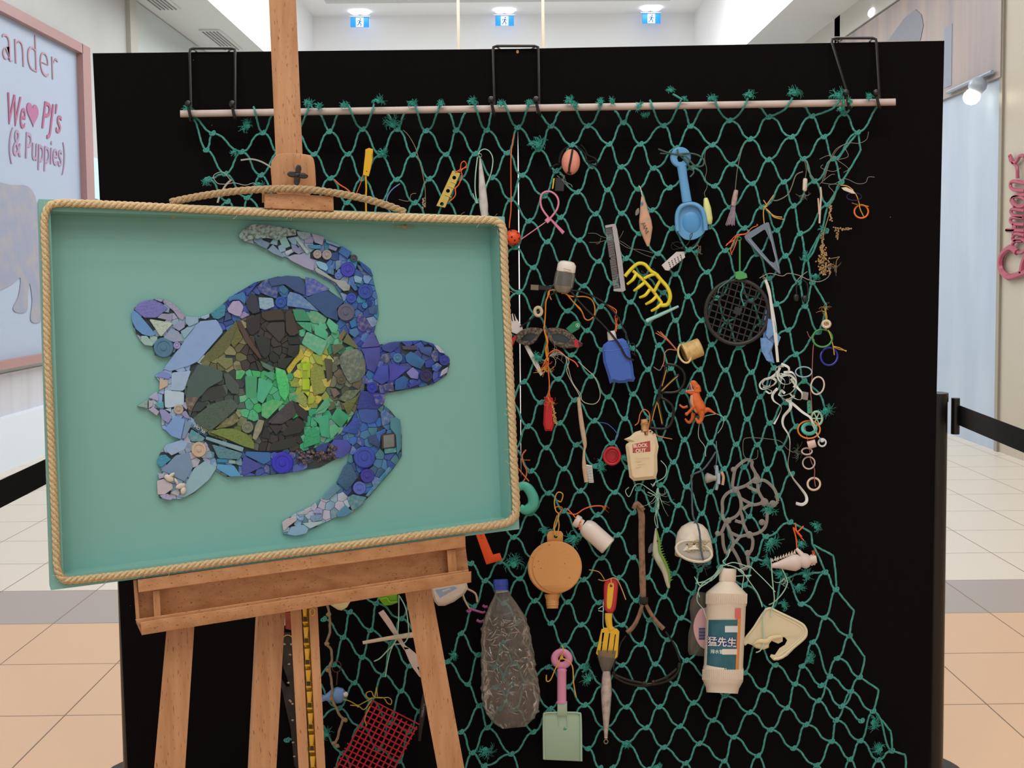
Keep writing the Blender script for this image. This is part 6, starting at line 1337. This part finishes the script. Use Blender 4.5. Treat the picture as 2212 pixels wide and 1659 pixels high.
item('minnow_lure', 'slim green and pinkish silver minnow lure with spiny back', 'fishing lure', [
    ('lure_body', g_tube([(x, y, 44) for x, y in q('J', '205,1000 200,1150 205,1300 250,1400 310,1520 350,1680 360,1720')], [1.5, 5, 7.5, 8, 6.5, 4.5, 1.5], 12, sub=6, flat=(1, .8)), mat('#b9b59c', .3, noise=.6, scale=25, dark='#8aa06a')),
    ('green_back', g_tube([(x, y, 46) for x, y in q('J', '210,1010 240,1150 255,1290 310,1400 360,1530 370,1650')], [1, 2.6, 3, 3, 2.6, 1.5], 8, sub=5), mat('#6f9a3c', .35)),
    ('spines', merge(*[g_lathe((1421 + i * 1.55 + (2 if i > 8 else 0), 1164 + i * 5.6), (1427 + i * 1.6 + (2 if i > 8 else 0), 1162 + i * 5.6), [(0, 1.4), (1, .1)], o=46, n=5) for i in range(17)]), mat('#7aa24a', .35)),
    ('eye', g_ball(*q('J', '222,1155')[0], 50, 1.6), mat('#1a1a18', .3))])
item('clear_disc', 'tiny clear plastic disc behind the green minnow lure', 'plastic scrap', [('disc', plate('J', '175,1175 140,1185 112,1240 108,1300 140,1295 175,1270', 36, 1.5, sm=2), mat('#66666c', .3))])
br = mat('#8d6a52', .8, noise=.6, scale=70, bump=.5, dark='#4a3426'); bg = mat('#1a1614', .25)
item('sunglasses_on_strap', 'black wraparound sunglasses hanging from a brown neck strap', 'sunglasses', [
    ('strap', merge(g_tube([(x, y, 42) for x, y in q('I', '1560,200 1600,300 1600,500 1605,700 1610,900 1615,1040')], [5, 7, 6.5, 6.5, 7, 6], 8, sub=5, flat=(1, .35)), g_tube([(x, y, 46) for x, y in q('I', '1530,245 1560,195 1620,260')], 5, 8, flat=(1, .6))), br),
    ('strap_slider', g_box(1382, 1290, 1400, 1305, 36, 50), mat('#1c1817', .5)),
    ('strap_arm', merge(g_tube([(x, y, 42) for x, y in q('L', '860,325 830,420 790,500 735,555')], [4, 4.5, 5, 5.5], 8, sub=5), g_tube([(x, y, 42) for x, y in q('L', '890,325 930,400 980,470 1035,525')], [4, 4.5, 5, 5.5], 8, sub=5)), br),
    ('temple', merge(tb('L', '725,580 680,650 660,740 630,800 625,860', 2, 8), tb('L', '1050,545 1100,620 1140,700 1170,800', 2.2, 8)), bg),
    ('sunglass_frame', merge(tb('L', '625,870 650,920 740,965 860,985 900,980', 4, 10, o=48), tb('L', '900,980 1000,965 1090,930 1150,870 1165,800', 4, 10, o=48), tb('L', '640,900 740,940 860,965', 3, 8, o=54), tb('L', '940,960 1050,920 1140,850', 3, 8, o=54)), bg),
    ('nose_pad', merge(g_ball(*q('L', '875,965')[0], 56, 4), g_ball(*q('L', '950,955')[0], 56, 4)), mat('#3d2a24', .4))])
item('white_pill_bottle', 'small shiny white bottle tipped diagonally on orange twine', 'bottle', [
    ('bottle_body', g_lathe(q('I', '1085,390')[0], q('I', '1305,585')[0], [(-.02, 12), (.05, 17), (.12, 19), (.2, 20.5), (.97, 20.5), (1, 18)], o=46, n=32), mat('#e0d2c8', .25)),
    ('bottle_cap', g_lathe(q('I', '1000,345')[0], q('I', '1075,385')[0], [(0, 12), (.1, 13.5), (.55, 13.5), (.7, 10), (1, 9.5)], o=46), mat('#dccdc3', .3)),
    ('tie_string', merge(st('I', '820,240 850,225 890,240 850,300', r=1.3), st('I', '930,240 980,290 1020,340 1050,400 1040,430', o=58, r=1.4), st('I', '940,280 1010,295 1080,250 1160,220 1240,220 1260,240', r=1.5), st('I', '1040,370 1060,360', o=60, r=1.5), g_fray(1303, 1098, -.2, 14, 12, .7, 42, rs=random)), org)])
of = mat('#d69a5c', .45, noise=.05, scale=150)
item('orange_disc_flask', 'round flat dull orange flask hanging upside down by its tab', 'flask', [
    ('flask_body', g_lathe((1200, 1226), (1200.01, 1226), [(0, 56), (.05, 58), (.08, 59)], o=0), of)][:0] + [
    ('flask_body', merge(g_plate(circ(1197, 1226, 57, 56, 57.5), 12, 44, bev=3)), of), ('front_face', g_plate(circ(1203, 1225, 54, 56, 56), 54, 5, bev=3), of),
    ('hanging_tab', plate('I', '755,540 752,480 770,450 800,440 880,445 898,470 895,540', 34, 8, [circ(1200.5, 1158.5, 5, 14)], sm=0), of),
    ('screw_neck', g_lathe(q('I', '800,1010')[0], q('I', '802,1138')[0], [(0, 17), (.2, 16), (.4, 13.5), (.45, 14.5), (.5, 13.5), (.6, 14.5), (.65, 13.2), (.75, 14), (.8, 12.8), (1, 12.5)], o=34), of),
    ('specks', merge(*[g_ball(*q('I', s)[0], 59.5, 1.1, .8, .4, 6, 4) for s in ('675,715', '700,778', '955,862', '912,735', '622,682', '775,570', '640,765')]), mat('#5a3c22', .8)),
    ('tie_string', merge(st('I', '835,490 820,430 850,340 855,290 830,260 820,180 840,110 870,95 895,120 880,180 850,170', o=50, r=1.3), st('I', '840,490 860,400 850,310', o=50, r=1.3), st('I', '825,480 815,400 845,300', o=50, r=1.2)), yel)])
item('orange_angle_tool', 'orange plastic L-shaped piece hanging below the artwork corner', 'plastic piece', [
    ('angle', plate('I', '100,430 180,440 270,655 330,640 355,705 210,745', 38, 5), mat('#df4f1a', .4)), ('small_print', g_text('BLACK D', 1032, 1146, 5, 1.15, 43, .3), mat('#7c2c10', .6))])
item('teal_hook', 'turquoise plastic J-shaped hook hanging at the artwork corner', 'plastic hook', [
    ('hook', g_tube([(x, y, 44) for x, y in q('I', '480,60 540,40 590,70 630,150 620,220 560,255 510,230')], [8, 10, 11, 12, 12, 11, 7], 12, sub=6, flat=(1, .8)), mat('#4fb09c', .35)),
    ('tie_string', merge(st('F', '235,1210 200,1260 210,1330 240,1400 225,1470 190,1510', r=1.7), st('F', '155,1370 200,1420 260,1490', r=1.6), st('F', '200,1300 270,1300', r=.8)), mat('#c9683a', .6))])
sy = mat('#e0b030', .4)
hs = [[(x, y) for x, y in q('I', s)] for s in ('1245,1350 1272,1350 1245,1530 1228,1525', '1305,1355 1325,1355 1300,1540 1282,1540', '1358,1365 1375,1368 1350,1552 1335,1550')]
item('toy_spatula', 'yellow slotted toy spatula with red edged handle', 'toy spatula', [
    ('handle', plate('I', '1260,920 1290,875 1340,860 1385,880 1393,930 1370,1140 1345,1180 1290,1175 1265,1140', 38, 10, [circ(1320, 1265.5, 4.2, 14)], 3, 2), mat('#b82a34', .4)),
    ('handle_inlay', plate('I', '1295,930 1315,905 1350,910 1355,940 1330,1150 1285,1140', 46, 3.5, [circ(1320, 1265.5, 4.2, 14)], 1, 2), sy),
    ('neck', g_tube([(x, y, 42) for x, y in q('I', '1305,1180 1305,1240 1315,1300 1330,1330')], [8, 7.5, 6.5, 8], 10, sub=5, flat=(1, .5)), sy),
    ('slotted_blade', plate('I', '1240,1325 1270,1310 1380,1318 1402,1345 1385,1570 1365,1590 1210,1562 1192,1540', 40, 4, hs, 1), sy),
    ('tie_string', merge(st('I', '1335,930 1330,870 1380,880 1420,960 1460,1060', o=52, r=1.2), st('I', '1330,870 1260,890 1210,880', o=50, r=1), st('I', '1270,880 1220,810 1130,790', r=1)), mat('#cf9a5a', .6))])
item('silver_spoon_lure', 'long chrome fishing lure with smoky plastic collar below the spatula', 'fishing lure', [
    ('collar', g_lathe(q('L', '570,700')[0], q('L', '565,880')[0], [(0, 22), (.3, 20), (.7, 14), (1, 8)], o=40, n=20, squash=.5), film('#8a8074', .4, .2, .1)),
    ('lure_body', g_lathe(q('L', '568,870')[0], q('L', '563,1420')[0], [(0, 8), (.08, 10), (.3, 12), (.6, 9), (.8, 6), (1, 3.5)], o=42, squash=.7, n=20), mat('#c9beb8', .22, .45, noise=.6, scale=60, dark='#6f6660')),
    ('eye_ring', g_ring(1309, 1602, 4.2, 4.5, 1, 42), mat('#b09a88', .3, .6)), ('line', merge(st('L', '540,300 540,480 545,520', r=1), st('L', '500,360 535,340 540,380 500,375', r=1)), mint)])
pk = mat('#dc8fb0', .4)
mg = mat('#a9c4aa', .45)
item('pink_mint_toy_shovel', 'toy shovel with pink ring handle and pale green square blade', 'toy shovel', [
    ('handle_ring', g_ring(1213.5, 1423, 15.5, 14.5, 8.2, 42, n=12, seg=36, flat=(1, .8)), pk), ('grip', g_lathe((1213.5, 1444), (1213.5, 1520), [(0, 9), (.05, 11), (.1, 10), (.92, 10), (.94, 12), (1, 11.5)], o=42, squash=.75), pk),
    ('shaft', g_box(1204, 1518, 1225, 1546, 36, 47), mg), ('blade', plate('L', '55,1240 75,1212 330,1212 355,1240 362,1605 60,1592', 34, 5, sm=0), mg),
    ('blade_rim', merge(g_tube([(x, y, 41) for x, y in q('L', '58,1590 54,1250 70,1215 110,1208 300,1208 340,1215 357,1250 362,1605')], 2.4, 8, sub=4), tb('L', '175,1220 180,1320', 1.6, o=40), tb('L', '245,1220 250,1320', 1.6, o=40)), mg),
    ('tie_string', merge(st('L', '205,660 215,700 195,760 150,850 110,940 80,950 75,900', o=56, r=1.4), st('L', '200,760 260,790 290,840 300,960 320,1080', o=54, r=1.4), g_ball(1213, 1421, 54, 4, 4, 3, 8, 6, wob=.4)), yel)])
# big crushed bottle
cb_ = film('#b5aa9c', .14, .10, 1.0, 45, wr=.35); prof = [(0, 15), (.03, 17), (.1, 30), (.2, 46), (.35, 56), (.42, 55), (.45, 58), (.55, 60), (.58, 58), (.62, 61), (.75, 64), (.8, 63), (.88, 58), (.95, 45), (1, 26)]
import bisect
from mathutils import noise as mno
def pf(t):
    i = max(1, min(len(prof) - 1, bisect.bisect([p[0] for p in prof], t))); (t0, r0), (t1, r1) = prof[i - 1], prof[i]; return r0 + (r1 - r0) * (t - t0) / (t1 - t0)
rb_ = random.Random(9)
Vb, Fb = g_lathe((1084, 1276), (1110, 1572), [(k / 90, pf(k / 90)) for k in range(91)], o=62, squash=.5, n=110)
Vn = []
for v in Vb:
    c = Vector((1084 + (v.y - 1276) / 296 * 26, v.y, 62)); d = (v - c); L_ = d.length or 1; amp = min(1, max(0, (v.y - 1300) / 60))
    p_ = Vector((v.x * .034, v.y * .06, v.z * .03)); f, _ = mno.voronoi(p_); g_ = mno.noise(p_ * 2.3)
    Vn.append(v + d / L_ * amp * ((f[1] - f[0]) * 9 - 4 + g_ * 3) * (1 if d.z > 0 else .3))
Vb = Vn
cre = []
for _ in range(110):
    x, y = rb_.uniform(1060, 1140), rb_.uniform(1335, 1545); x = x if y > 1420 else 1056 + (x - 1060) * .75; a = rb_.uniform(-1.2, 1.6); l = rb_.uniform(4, 15)
    cre.append(g_tube([(x - l * math.cos(a), y - l * math.sin(a), 84), (x, y + rb_.uniform(-4, 4), 93), (x + l * math.cos(a), y + l * math.sin(a), 84)], [.2, 1.3, .2], 5, sub=4))
item('crushed_water_bottle', 'big crumpled clear plastic water bottle with blue screw cap', 'bottle', [
    ('bottle_body', (Vb, Fb), cb_), ('crease_glints', merge(*cre), film('#d8cdbf', .22, .08, .2, 30)), ('bottle_neck', g_lathe((1082, 1266), (1084, 1280), [(0, 13), (.6, 13), (1, 15)], o=62, n=24), film('#c9c0b4', .5)),  # raised folds in paler film, the light on them put into the colour
    ('screw_cap', g_lathe((1081.5, 1251), (1082, 1275), [(0, 13), (.05, 15.5), (.6, 16.5), (.62, 15.8), (1, 16)], o=62, n=32), mat('#2b46a8', .35))])
# drain cleaner bottle
wb2 = mat('#dfd0bd', .4)
BX = lambda t: 1581 + (1563 - 1581) * t
pr = [(0, 17), (.01, 18.5), (.1, 18.5), (.105, 17), (.115, 20), (.19, 42), (.2, 44.5), (.29, 44), (.3, 42.5), (.78, 42.5), (.8, 44), (.9, 44), (.93, 40), (.96, 36), (1, 34)]
item('drain_cleaner_bottle', 'tall white bottle with teal label, mint line knotted at its neck', 'bottle', [
    ('bottle_body', g_lathe((1572.5, 1228), (1560, 1497), pr, o=62, n=48, squash=.85), wb2),
    ('upper_grip_ridges', merge(*[g_tube([(1569.7 + 45 * math.sin(a), 1283, 62 + 38.3 * math.cos(a)), (1569 + 45 * math.sin(a), 1304, 62 + 38.3 * math.cos(a))], 1.1, 5) for a in [(-1.35 + i * .1) for i in range(28)]]), wb2),
    ('lower_grip_ridges', merge(*[g_tube([(1561.8 + 44.6 * math.sin(a), 1446, 62 + 38 * math.cos(a)), (1561 + 44.6 * math.sin(a), 1468, 62 + 38 * math.cos(a))], 1.1, 5) for a in [(-1.35 + i * .1) for i in range(28)]]), wb2),
    ], group=None)
BT = [o for o in bpy.data.objects if o.name == 'drain_cleaner_bottle'][0]
def wrap(g, cx=1567, r=43.2, lift=0):      # lay a flat label shape round the bottle
    V = []
    for v in g[0]:
        s = max(-1.5, min(1.5, (v.x - cx) / r)); cy = cx + (1363 - v.y) * .046
        a = math.asin(max(-.999, min(.999, (v.x - cy) / r))); V.append(Vector((cy + r * math.sin(a), v.y, 62 + (r * .85 + lift + v.z) * math.cos(a) * 1.0)))
    return V, g[1]
def gridplate(x0, x1, y0, y1, skew=0, n=16, m=4, o=.6):
    V = []; F = []
    for s in (0, 1):
        for j in range(m + 1):
            for i in range(n + 1): V.append(Vector((x0 + (x1 - x0) * i / n - skew * j / m, y0 + (y1 - y0) * j / m, o * s)))
    K = (n + 1) * (m + 1)
    for j in range(m):
        for i in range(n):
            a = j * (n + 1) + i; F += [(a, a + 1, a + n + 2, a + n + 1), (K + a, K + a + 1, K + a + n + 2, K + a + n + 1)]
    return V, F
put('label', wrap(gridplate(1527, 1598, 1339, 1447, 5)), W, mat('#1f5f6e', .4, noise=.12, scale=40, dark='#8fa8a4'), BT)
put('label_edge', wrap(gridplate(1594, 1601, 1326, 1447, 5, 4), lift=.4), W, mat('#d98a4a', .4), BT)
put('label_corner', wrap(gridplate(1589, 1601, 1314, 1336, 1, 4), lift=.5), W, mat('#dc6a68', .4), BT)
def label_text(s, x, y, sz, m, nm, off=0, lift=0, sx=1): put(nm, wrap(g_text(s, x, y, sz, .05, .4, .4, off=off, sx=sx), lift=lift), W, m, BT, False)
label_text('猛先生', 1528, 1393, 21.5, mat('#1f2f7c', .5), 'label_text_outline', 1.6, .3, .98)
label_text('猛先生', 1528, 1393, 21.5, mat('#e8ddd4', .5), 'label_text', .35, 1.0, .98)
label_text('、排水管', 1525, 1410, 9.5, mat('#dce4e0', .5), 'label_subtitle', .15, .6)
put('label_bar', wrap(gridplate(1560, 1592, 1402, 1414, 0, 6), lift=.8), W, mat('#dcd2c4', .5), BT)
put('label_white_figure', wrap(gridplate(1566, 1594, 1352, 1366, 0, 6), lift=.5), W, mat('#cfd4d0', .5), BT)
put('neck_line', merge(*[g_tube([(x + random.uniform(-1.5, 1.5), y + random.uniform(-1.5, 1.5), o + random.uniform(-4, 4)) for (x, y), o in zip(q('K', s), [78, 76, 72, 68, 66, 66, 66, 66])], 1.1, 5, sub=5) for s in
    ('480,95 540,90 600,100 660,120 740,100 800,150 900,250 975,325', '480,100 420,180 340,240 290,300 300,370', '500,110 440,200 350,250 300,270 250,190', '490,105 400,220 290,240 270,200', '470,130 380,230 300,300 280,400 330,480 360,560 380,600', '600,100 680,150 760,260 830,360 860,460', '560,90 500,60 550,10 570,-60', '640,120 690,160 680,260 675,360', '520,90 600,60 700,90 760,110', '640,130 720,180 750,170 620,190', '500,100 450,170 360,220 260,250')]), W, mint, BT)
item('clear_detergent_bottle', 'clear bottle with pink oval barcode label, half behind the white bottle', 'bottle', [
    ('bottle_body', plate('K', '260,320 330,330 380,340 400,900 330,905 205,893 190,860 195,700 220,600 205,480 215,400', 18, 22, bev=6), film('#9c9488', .16, .12, .2, 20)),
    ('label', plate('K', '345,470 300,480 255,560 240,650 260,740 300,810 350,840 370,830 370,480', 41, .6, sm=1), mat('#c9a0a4', .5)),
    ('barcode', merge(*[g_box(1509.6, y, 1526, y + (1.2 if i % 3 else 2), 42, 42.6) for i, y in enumerate([1356.5 + k * 2.4 for k in range(11)])]), mat('#3c4a7c', .5))])
item('broken_container_corner', 'large off-white broken corner of a plastic lid', 'plastic scrap', [
    ('panel', g_plate(q('K', '905,470 940,468 990,490 1190,590 1250,640 1262,690 1240,750 1150,830 1080,900 1000,940 955,938 925,905 935,885 970,890 1010,830 1060,800 1080,760 1060,735 1040,730 1040,770 1000,790 940,765 920,790 915,825 870,845 800,830 760,800 725,790 705,810 693,790 700,750 770,650 830,560 880,490'), 38, 6, [circ(1665.5, 1333, 1.5, 8)]), mat('#d8cba8', .5)),
    ('moulded_rim', merge(g_tube([(x, y, 44) for x, y in q('K', '705,800 700,755 780,650 850,540 895,485 935,475 985,500 1190,600 1240,645 1252,695 1230,745 1130,830 1040,910 960,930')], 3, 8, sub=5), g_tube([(x, y, 44) for x, y in q('K', '975,520 1180,625 1225,680 1210,735 1100,830 1000,900')], 1.6, 6, sub=5)), mat('#ddd2b2', .45)),
    ('torn_fold', merge(g_tube([(x, y, 50) for x, y in q('K', '790,790 830,770 900,770 940,740 1030,725')], [2, 5, 6, 5, 3], 8, sub=4, flat=(1, .6)), plate('K', '770,790 830,765 915,770 910,820 870,840 800,825', 46, 3)), mat('#dfcda0', .5)),
    ('tie_string', merge(st('K', '935,20 945,150 955,280 965,400 940,490 935,550', r=1.4, o=50), st('K', '970,10 1040,130 1070,190 1080,260 1030,350 960,420 915,440', r=1.4), st('K', '890,470 860,540 865,700 870,780 840,850 800,870', o=52, r=1.4), g_fray(1694, 1250, 1.5, 26, 10, .9, 44, rs=random)), mint)])
pw = mat('#d9c9c0', .45)
item('broken_white_figure', 'broken pinkish white bulb-shaped plastic piece with jagged end', 'plastic piece', [
    ('bulb_body', g_lathe(q('J', '2125,1370')[0], q('J', '1590,1450')[0], [(0, 8), (.05, 9.5), (.1, 9.5), (.13, 8.5), (.15, 10), (.18, 14), (.25, 17), (.32, 15), (.36, 12), (.4, 16), (.5, 19), (.58, 17), (.7, 13), (.85, 8), (1, 5)], o=44, squash=.9), pw),
    ('stub_arm', g_lathe(q('J', '1960,1330')[0], q('J', '1880,1245')[0], [(0, 6), (1, 3.6)], o=44, n=12), pw), ('screw_rings', merge(g_ring(1758, 1209, 3.2, 11, 1.2, 44, ang=-.1, flat=(1, 3)), g_ring(1753, 1210, 3.2, 11, 1.2, 44, ang=-.1)), pw),
    ('jagged_edge', merge(*[g_lathe((1668 + i * 6, 1213 - i * 2.1), (1669 + i * 6, 1206 - i * 2.4), [(0, 3.6), (1, .2)], o=48, n=5) for i in range(9)]), mat('#cbb9a8', .6)),
    ('tie_string', merge(st('P', '1722,1186 1719,1160 1714,1140 1725,1155 1737,1168', r=1.5), st('P', '1718,1130 1722,1148 1735,1136', r=1.6), st('P', '1720,1146 1732,1160', r=1.8), g_fray(1755, 1190, .8, 18, 12, .9, 44, rs=random)), org)])
# --- left, below the tray
item('white_oval_bottle', 'white oval bottle with blue printed mark, under the right end of the tray', 'bottle', [
    ('bottle_body', g_plate(q('M', '110,190 150,150 350,60 410,150 420,190 390,240 310,300 230,335 175,335 145,300'), 34, 18, bev=5), mat('#d6c6b6', .45, noise=.15, scale=40)),
    ('blue_print', g_plate(q('M', '150,205 310,175 330,190 190,270'), 52, .6), mat('#8ea6c4', .5)), ('print_gap', g_plate(q('M', '205,210 270,190 280,200 215,225'), 52.6, .5), mat('#d6c6b6', .5)),
    ('cord', merge(st('M', '375,230 400,300 430,355', r=2), st('M', '410,195 480,235 495,305', r=2.4)), mat('#c4a48c', .6))])
item('purple_toy_hooks', 'purple plastic branched hook peeping out left of the clear bottle', 'plastic hook', [('hooks', merge(tb('M', '410,370 425,385 440,375 430,358 470,370 540,390 560,380', 2.6, 8, o=36), tb('M', '540,330 560,345 580,340', 3, 8, o=36), tb('M', '490,450 520,465 550,455', 3, 8, o=36)), mat('#a85a94', .4))])
item('yellow_plastic_tip', 'pale yellow pointed plastic corner peeping below the tray', 'plastic scrap', [('tip', g_plate(q('N', '600,260 780,235 750,285 705,312 670,305'), 36, 5), mat('#d8c48c', .5))])
item('lime_green_clip', 'lime green plastic clip peeping below the tray', 'clip', [('clip', g_plate(q('N', '1018,210 1060,140 1180,150 1186,245 1130,265 1070,272'), 34, 10, bev=2), mat('#6fae24', .4)), ('clip_rib', tb('N', '1040,215 1090,205 1120,240 1180,235', 1.6, o=46), mat('#8cc63a', .4))])
item('white_cutlery_stick', 'cream plastic stick lying across the white plastic fork', 'plastic stick', [('stick', g_tube([(*p, 46) for p in q('N', '885,588 1100,550 1330,518')], [3.6, 4, 5, 6.5], 10, sub=5, flat=(1, .5)), mat('#dcc4a8', .45)),
    ('tie_string', merge(st('N', '1195,180 1195,300 1190,420 1185,510', r=1.3, o=52), st('N', '1200,190 1250,280 1270,400 1275,520 1240,590 1150,600', r=1.3, o=52), st('N', '1180,530 1150,600 1090,660 1030,720 985,745', r=1.5), st('N', '1190,540 1130,640 1100,750 1080,880', r=1.3), st('N', '1150,540 1240,520', o=52, r=1.2)), mint)])
item('long_plastic_fork', 'white plastic fork hanging diagonally with tines down by the right easel leg', 'fork', [
    ('fork_handle', g_plate(q('N', '1018,332 1062,305 1130,400 1250,610 1290,640 1240,650 1150,520'), 36, 4), mat('#d3bfb4', .45)),
    ('fork_head', g_plate(q('N', '1230,620 1280,630 1340,680 1360,720 1365,790 1350,800 1362,820 1385,885 1370,880 1310,800 1280,740'), 36, 4), mat('#d3bfb4', .45))])
item('knotted_tan_cord', 'long tan cord with knots hanging right of the easel centre post', 'cord', [
    ('cord', g_tube([(x, y, 50) for x, y in q('N', '585,270 600,350 605,440 600,520 575,590 615,650 620,740 600,800 615,900 625,1000 620,1060 650,1130 690,1210 715,1245 690,1320 670,1400 650,1450')], 2.7, 9, sub=5, lobes=3, pitch=22), mat('#8c7a5e', .85)),
    *[('knot', g_ball(*q('N', s)[0], 50, 6, 5, 5, 8, 6, wob=.35), mat('#93805f', .85)) for s in ('595,345', '578,597', '585,822', '618,1068', '735,1248', '640,1450', '665,1470')]])
item('blue_fish_keyring', 'small pale blue fish keyring with round white eye on a chain', 'keyring', [
    ('fish', g_lathe(q('N', '745,1020')[0], q('N', '540,1065')[0], [(0, 4), (.1, 13), (.3, 18), (.5, 17), (.75, 10), (.95, 4), (1, 2)], o=40, squash=.7), mat('#6f96cc', .4)), ('tail_fin', g_plate(q('N', '570,1040 540,1030 536,1095 575,1080'), 38, 4), mat('#6f96cc', .4)),
    ('eye', g_ball(*q('N', '740,1028')[0], 50, 5.5, 5.5, 4), mat('#e0d6cc', .4)), ('chain', merge(st('N', '660,950 665,880 668,840', r=1.2), g_ring(727, 1440, 10, 12, .8, 36)), mat('#6e3a34', .4)), ('string', merge(st('N', '690,1075 760,1080 820,1110 850,1140', r=1.1)), mat('#c2b48a', .6))])
# red mesh
rdm = mat('#bf2a38', .4, noise=.1, scale=60); rs_ = []
a0 = math.radians(27); ux, uy = math.cos(a0), math.sin(a0); vx, vy = -.50, .92; vl = math.hypot(vx, vy); vx /= vl; vy /= vl; c0 = q('N', '975,1085')[0]
for i in range(10):
    d = i * 12.1; o_ = (c0[0] + ux * d, c0[1] + uy * d); s0 = 0 if i < 6 else 6; rs_.append(g_tube([(o_[0] + vx * s0, o_[1] + vy * s0, 42), (o_[0] + vx * 190, o_[1] + vy * 190, 42)], 1.9, 6))
for j in range(17):
    d = j * 11.9; e = 3 if j > 8 else 0; o_ = (c0[0] + vx * d - ux * e * 2, c0[1] + vy * d - uy * e * 2); rs_.append(g_tube([(o_[0], o_[1], 43), (o_[0] + ux * (9 * 12.1 + e + 4), o_[1] + uy * (9 * 12.1 + e + 4), 43)], 1.6, 6))
item('red_plastic_mesh', 'torn piece of bright red square plastic mesh', 'plastic mesh', [('mesh', merge(*rs_), rdm), ('tie_string', merge(*[st('N', s, o=48, r=1.1) for s in ('980,1060 930,1060 915,1020 960,1005 985,1050 1040,1060 1100,1055 1130,1080 1125,1115 1095,1100 1060,1060 985,1060', '985,1060 995,1010 1000,970 1010,1050', '970,1060 890,1100 840,1120 770,1085 720,1072', '960,1080 900,1160 850,1130 780,1120', '950,1130 905,1230 920,1300')]), mat('#c7a444', .6))])
item('black_marker_tube', 'black tapering plastic tube with small pale lettering beside the right leg', 'plastic tube', [('tube', g_tube([(x, y, 40) for x, y in q('N', '1430,1000 1410,1100 1385,1280 1370,1430')], [8, 8, 6, 3], 10, sub=5), mat('#1d1a1b', .35)),
    ('lettering', g_text('FLAMBEAU', 914, 1520, 6, 1.72, 48, .3), mat('#9a948a', .6))])
item('tar_black_flipper', 'cracked black rubbery fin partly hidden behind the easel centre post', 'rubber scrap', [('fin', plate('N', '205,500 270,500 310,760 330,1000 340,1300 350,1700 300,1640 270,1330 235,1180 200,1010 175,930 185,880 235,965 260,960 200,780', 36, 9, bev=2), mat('#211d1c', .7, noise=.5, scale=30, bump=.6, dark='#4a423c')),
    ('barnacle', merge(*[g_ball(*q('N', '%d,%d' % (x, y))[0], 45, 3, 2, 1.5, 6, 5, wob=.5) for x, y in ((265, 690), (255, 770), (250, 930), (270, 1090), (285, 1110), (260, 1080), (290, 1440), (275, 600), (300, 1560), (285, 1250), (215, 600))]), mat('#b59c7c', .8)), ('tie_string', st('N', '200,550 230,525 270,530 290,560', o=48, r=1.2), mat('#c9a030', .6))])
item('rust_red_scrap', 'rust red plastic scrap with white edge under the tray', 'plastic scrap', [('scrap', g_plate(q('N', '215,330 270,325 275,480 225,470'), 36, 8), mat('#8c3a26', .5, noise=.4, scale=60)), ('white_edge', g_plate(q('N', '205,340 222,335 225,440 212,440'), 38, 6), mat('#d4c4b8', .5))])
item('grey_cord_loop', 'thin pale grey cord loop near the easel clamp', 'cord', [('loop', merge(g_tube([(x, y, 40) for x, y in ((520, 346), (545, 344), (570, 352), (600, 372))], 1.8, 6, sub=5, flat=(1, .5)), g_tube([(x, y, 40) for x, y in ((500, 388), (488, 400), (476, 420), (470, 438))], 2.4, 6, sub=4), st('P', '497,387 480,372 462,380 470,396 488,398 505,395 530,400 548,396 556,402', r=.9, wob=2)), mat('#a8a29c', .6))])
item('loose_brown_line', 'thin brown line with dry crumbs trailing above the artwork', 'fishing line', [('line', merge(st('A', '1145,1035 1190,1080 1240,1170 1270,1270 1300,1380 1320,1500 1325,1650', r=.8), st('A', '1250,1540 1210,1550 1190,1600 1110,1590', r=.7)), mat('#8c7c64', .7)), ('crumbs', merge(*[g_ball(915 + random.uniform(-3, 4), 428 + i * 2, 40, 2, 2, 2, 6, 5) for i in range(12)]), mat('#a89478', .8))])
item('blue_thread', 'pale blue thread tied on the net just above the artwork', 'thread', [('thread', st('A', '1120,1465 1060,1510 1020,1570 1005,1660', r=1.3), mat('#6f8cb8', .6))])
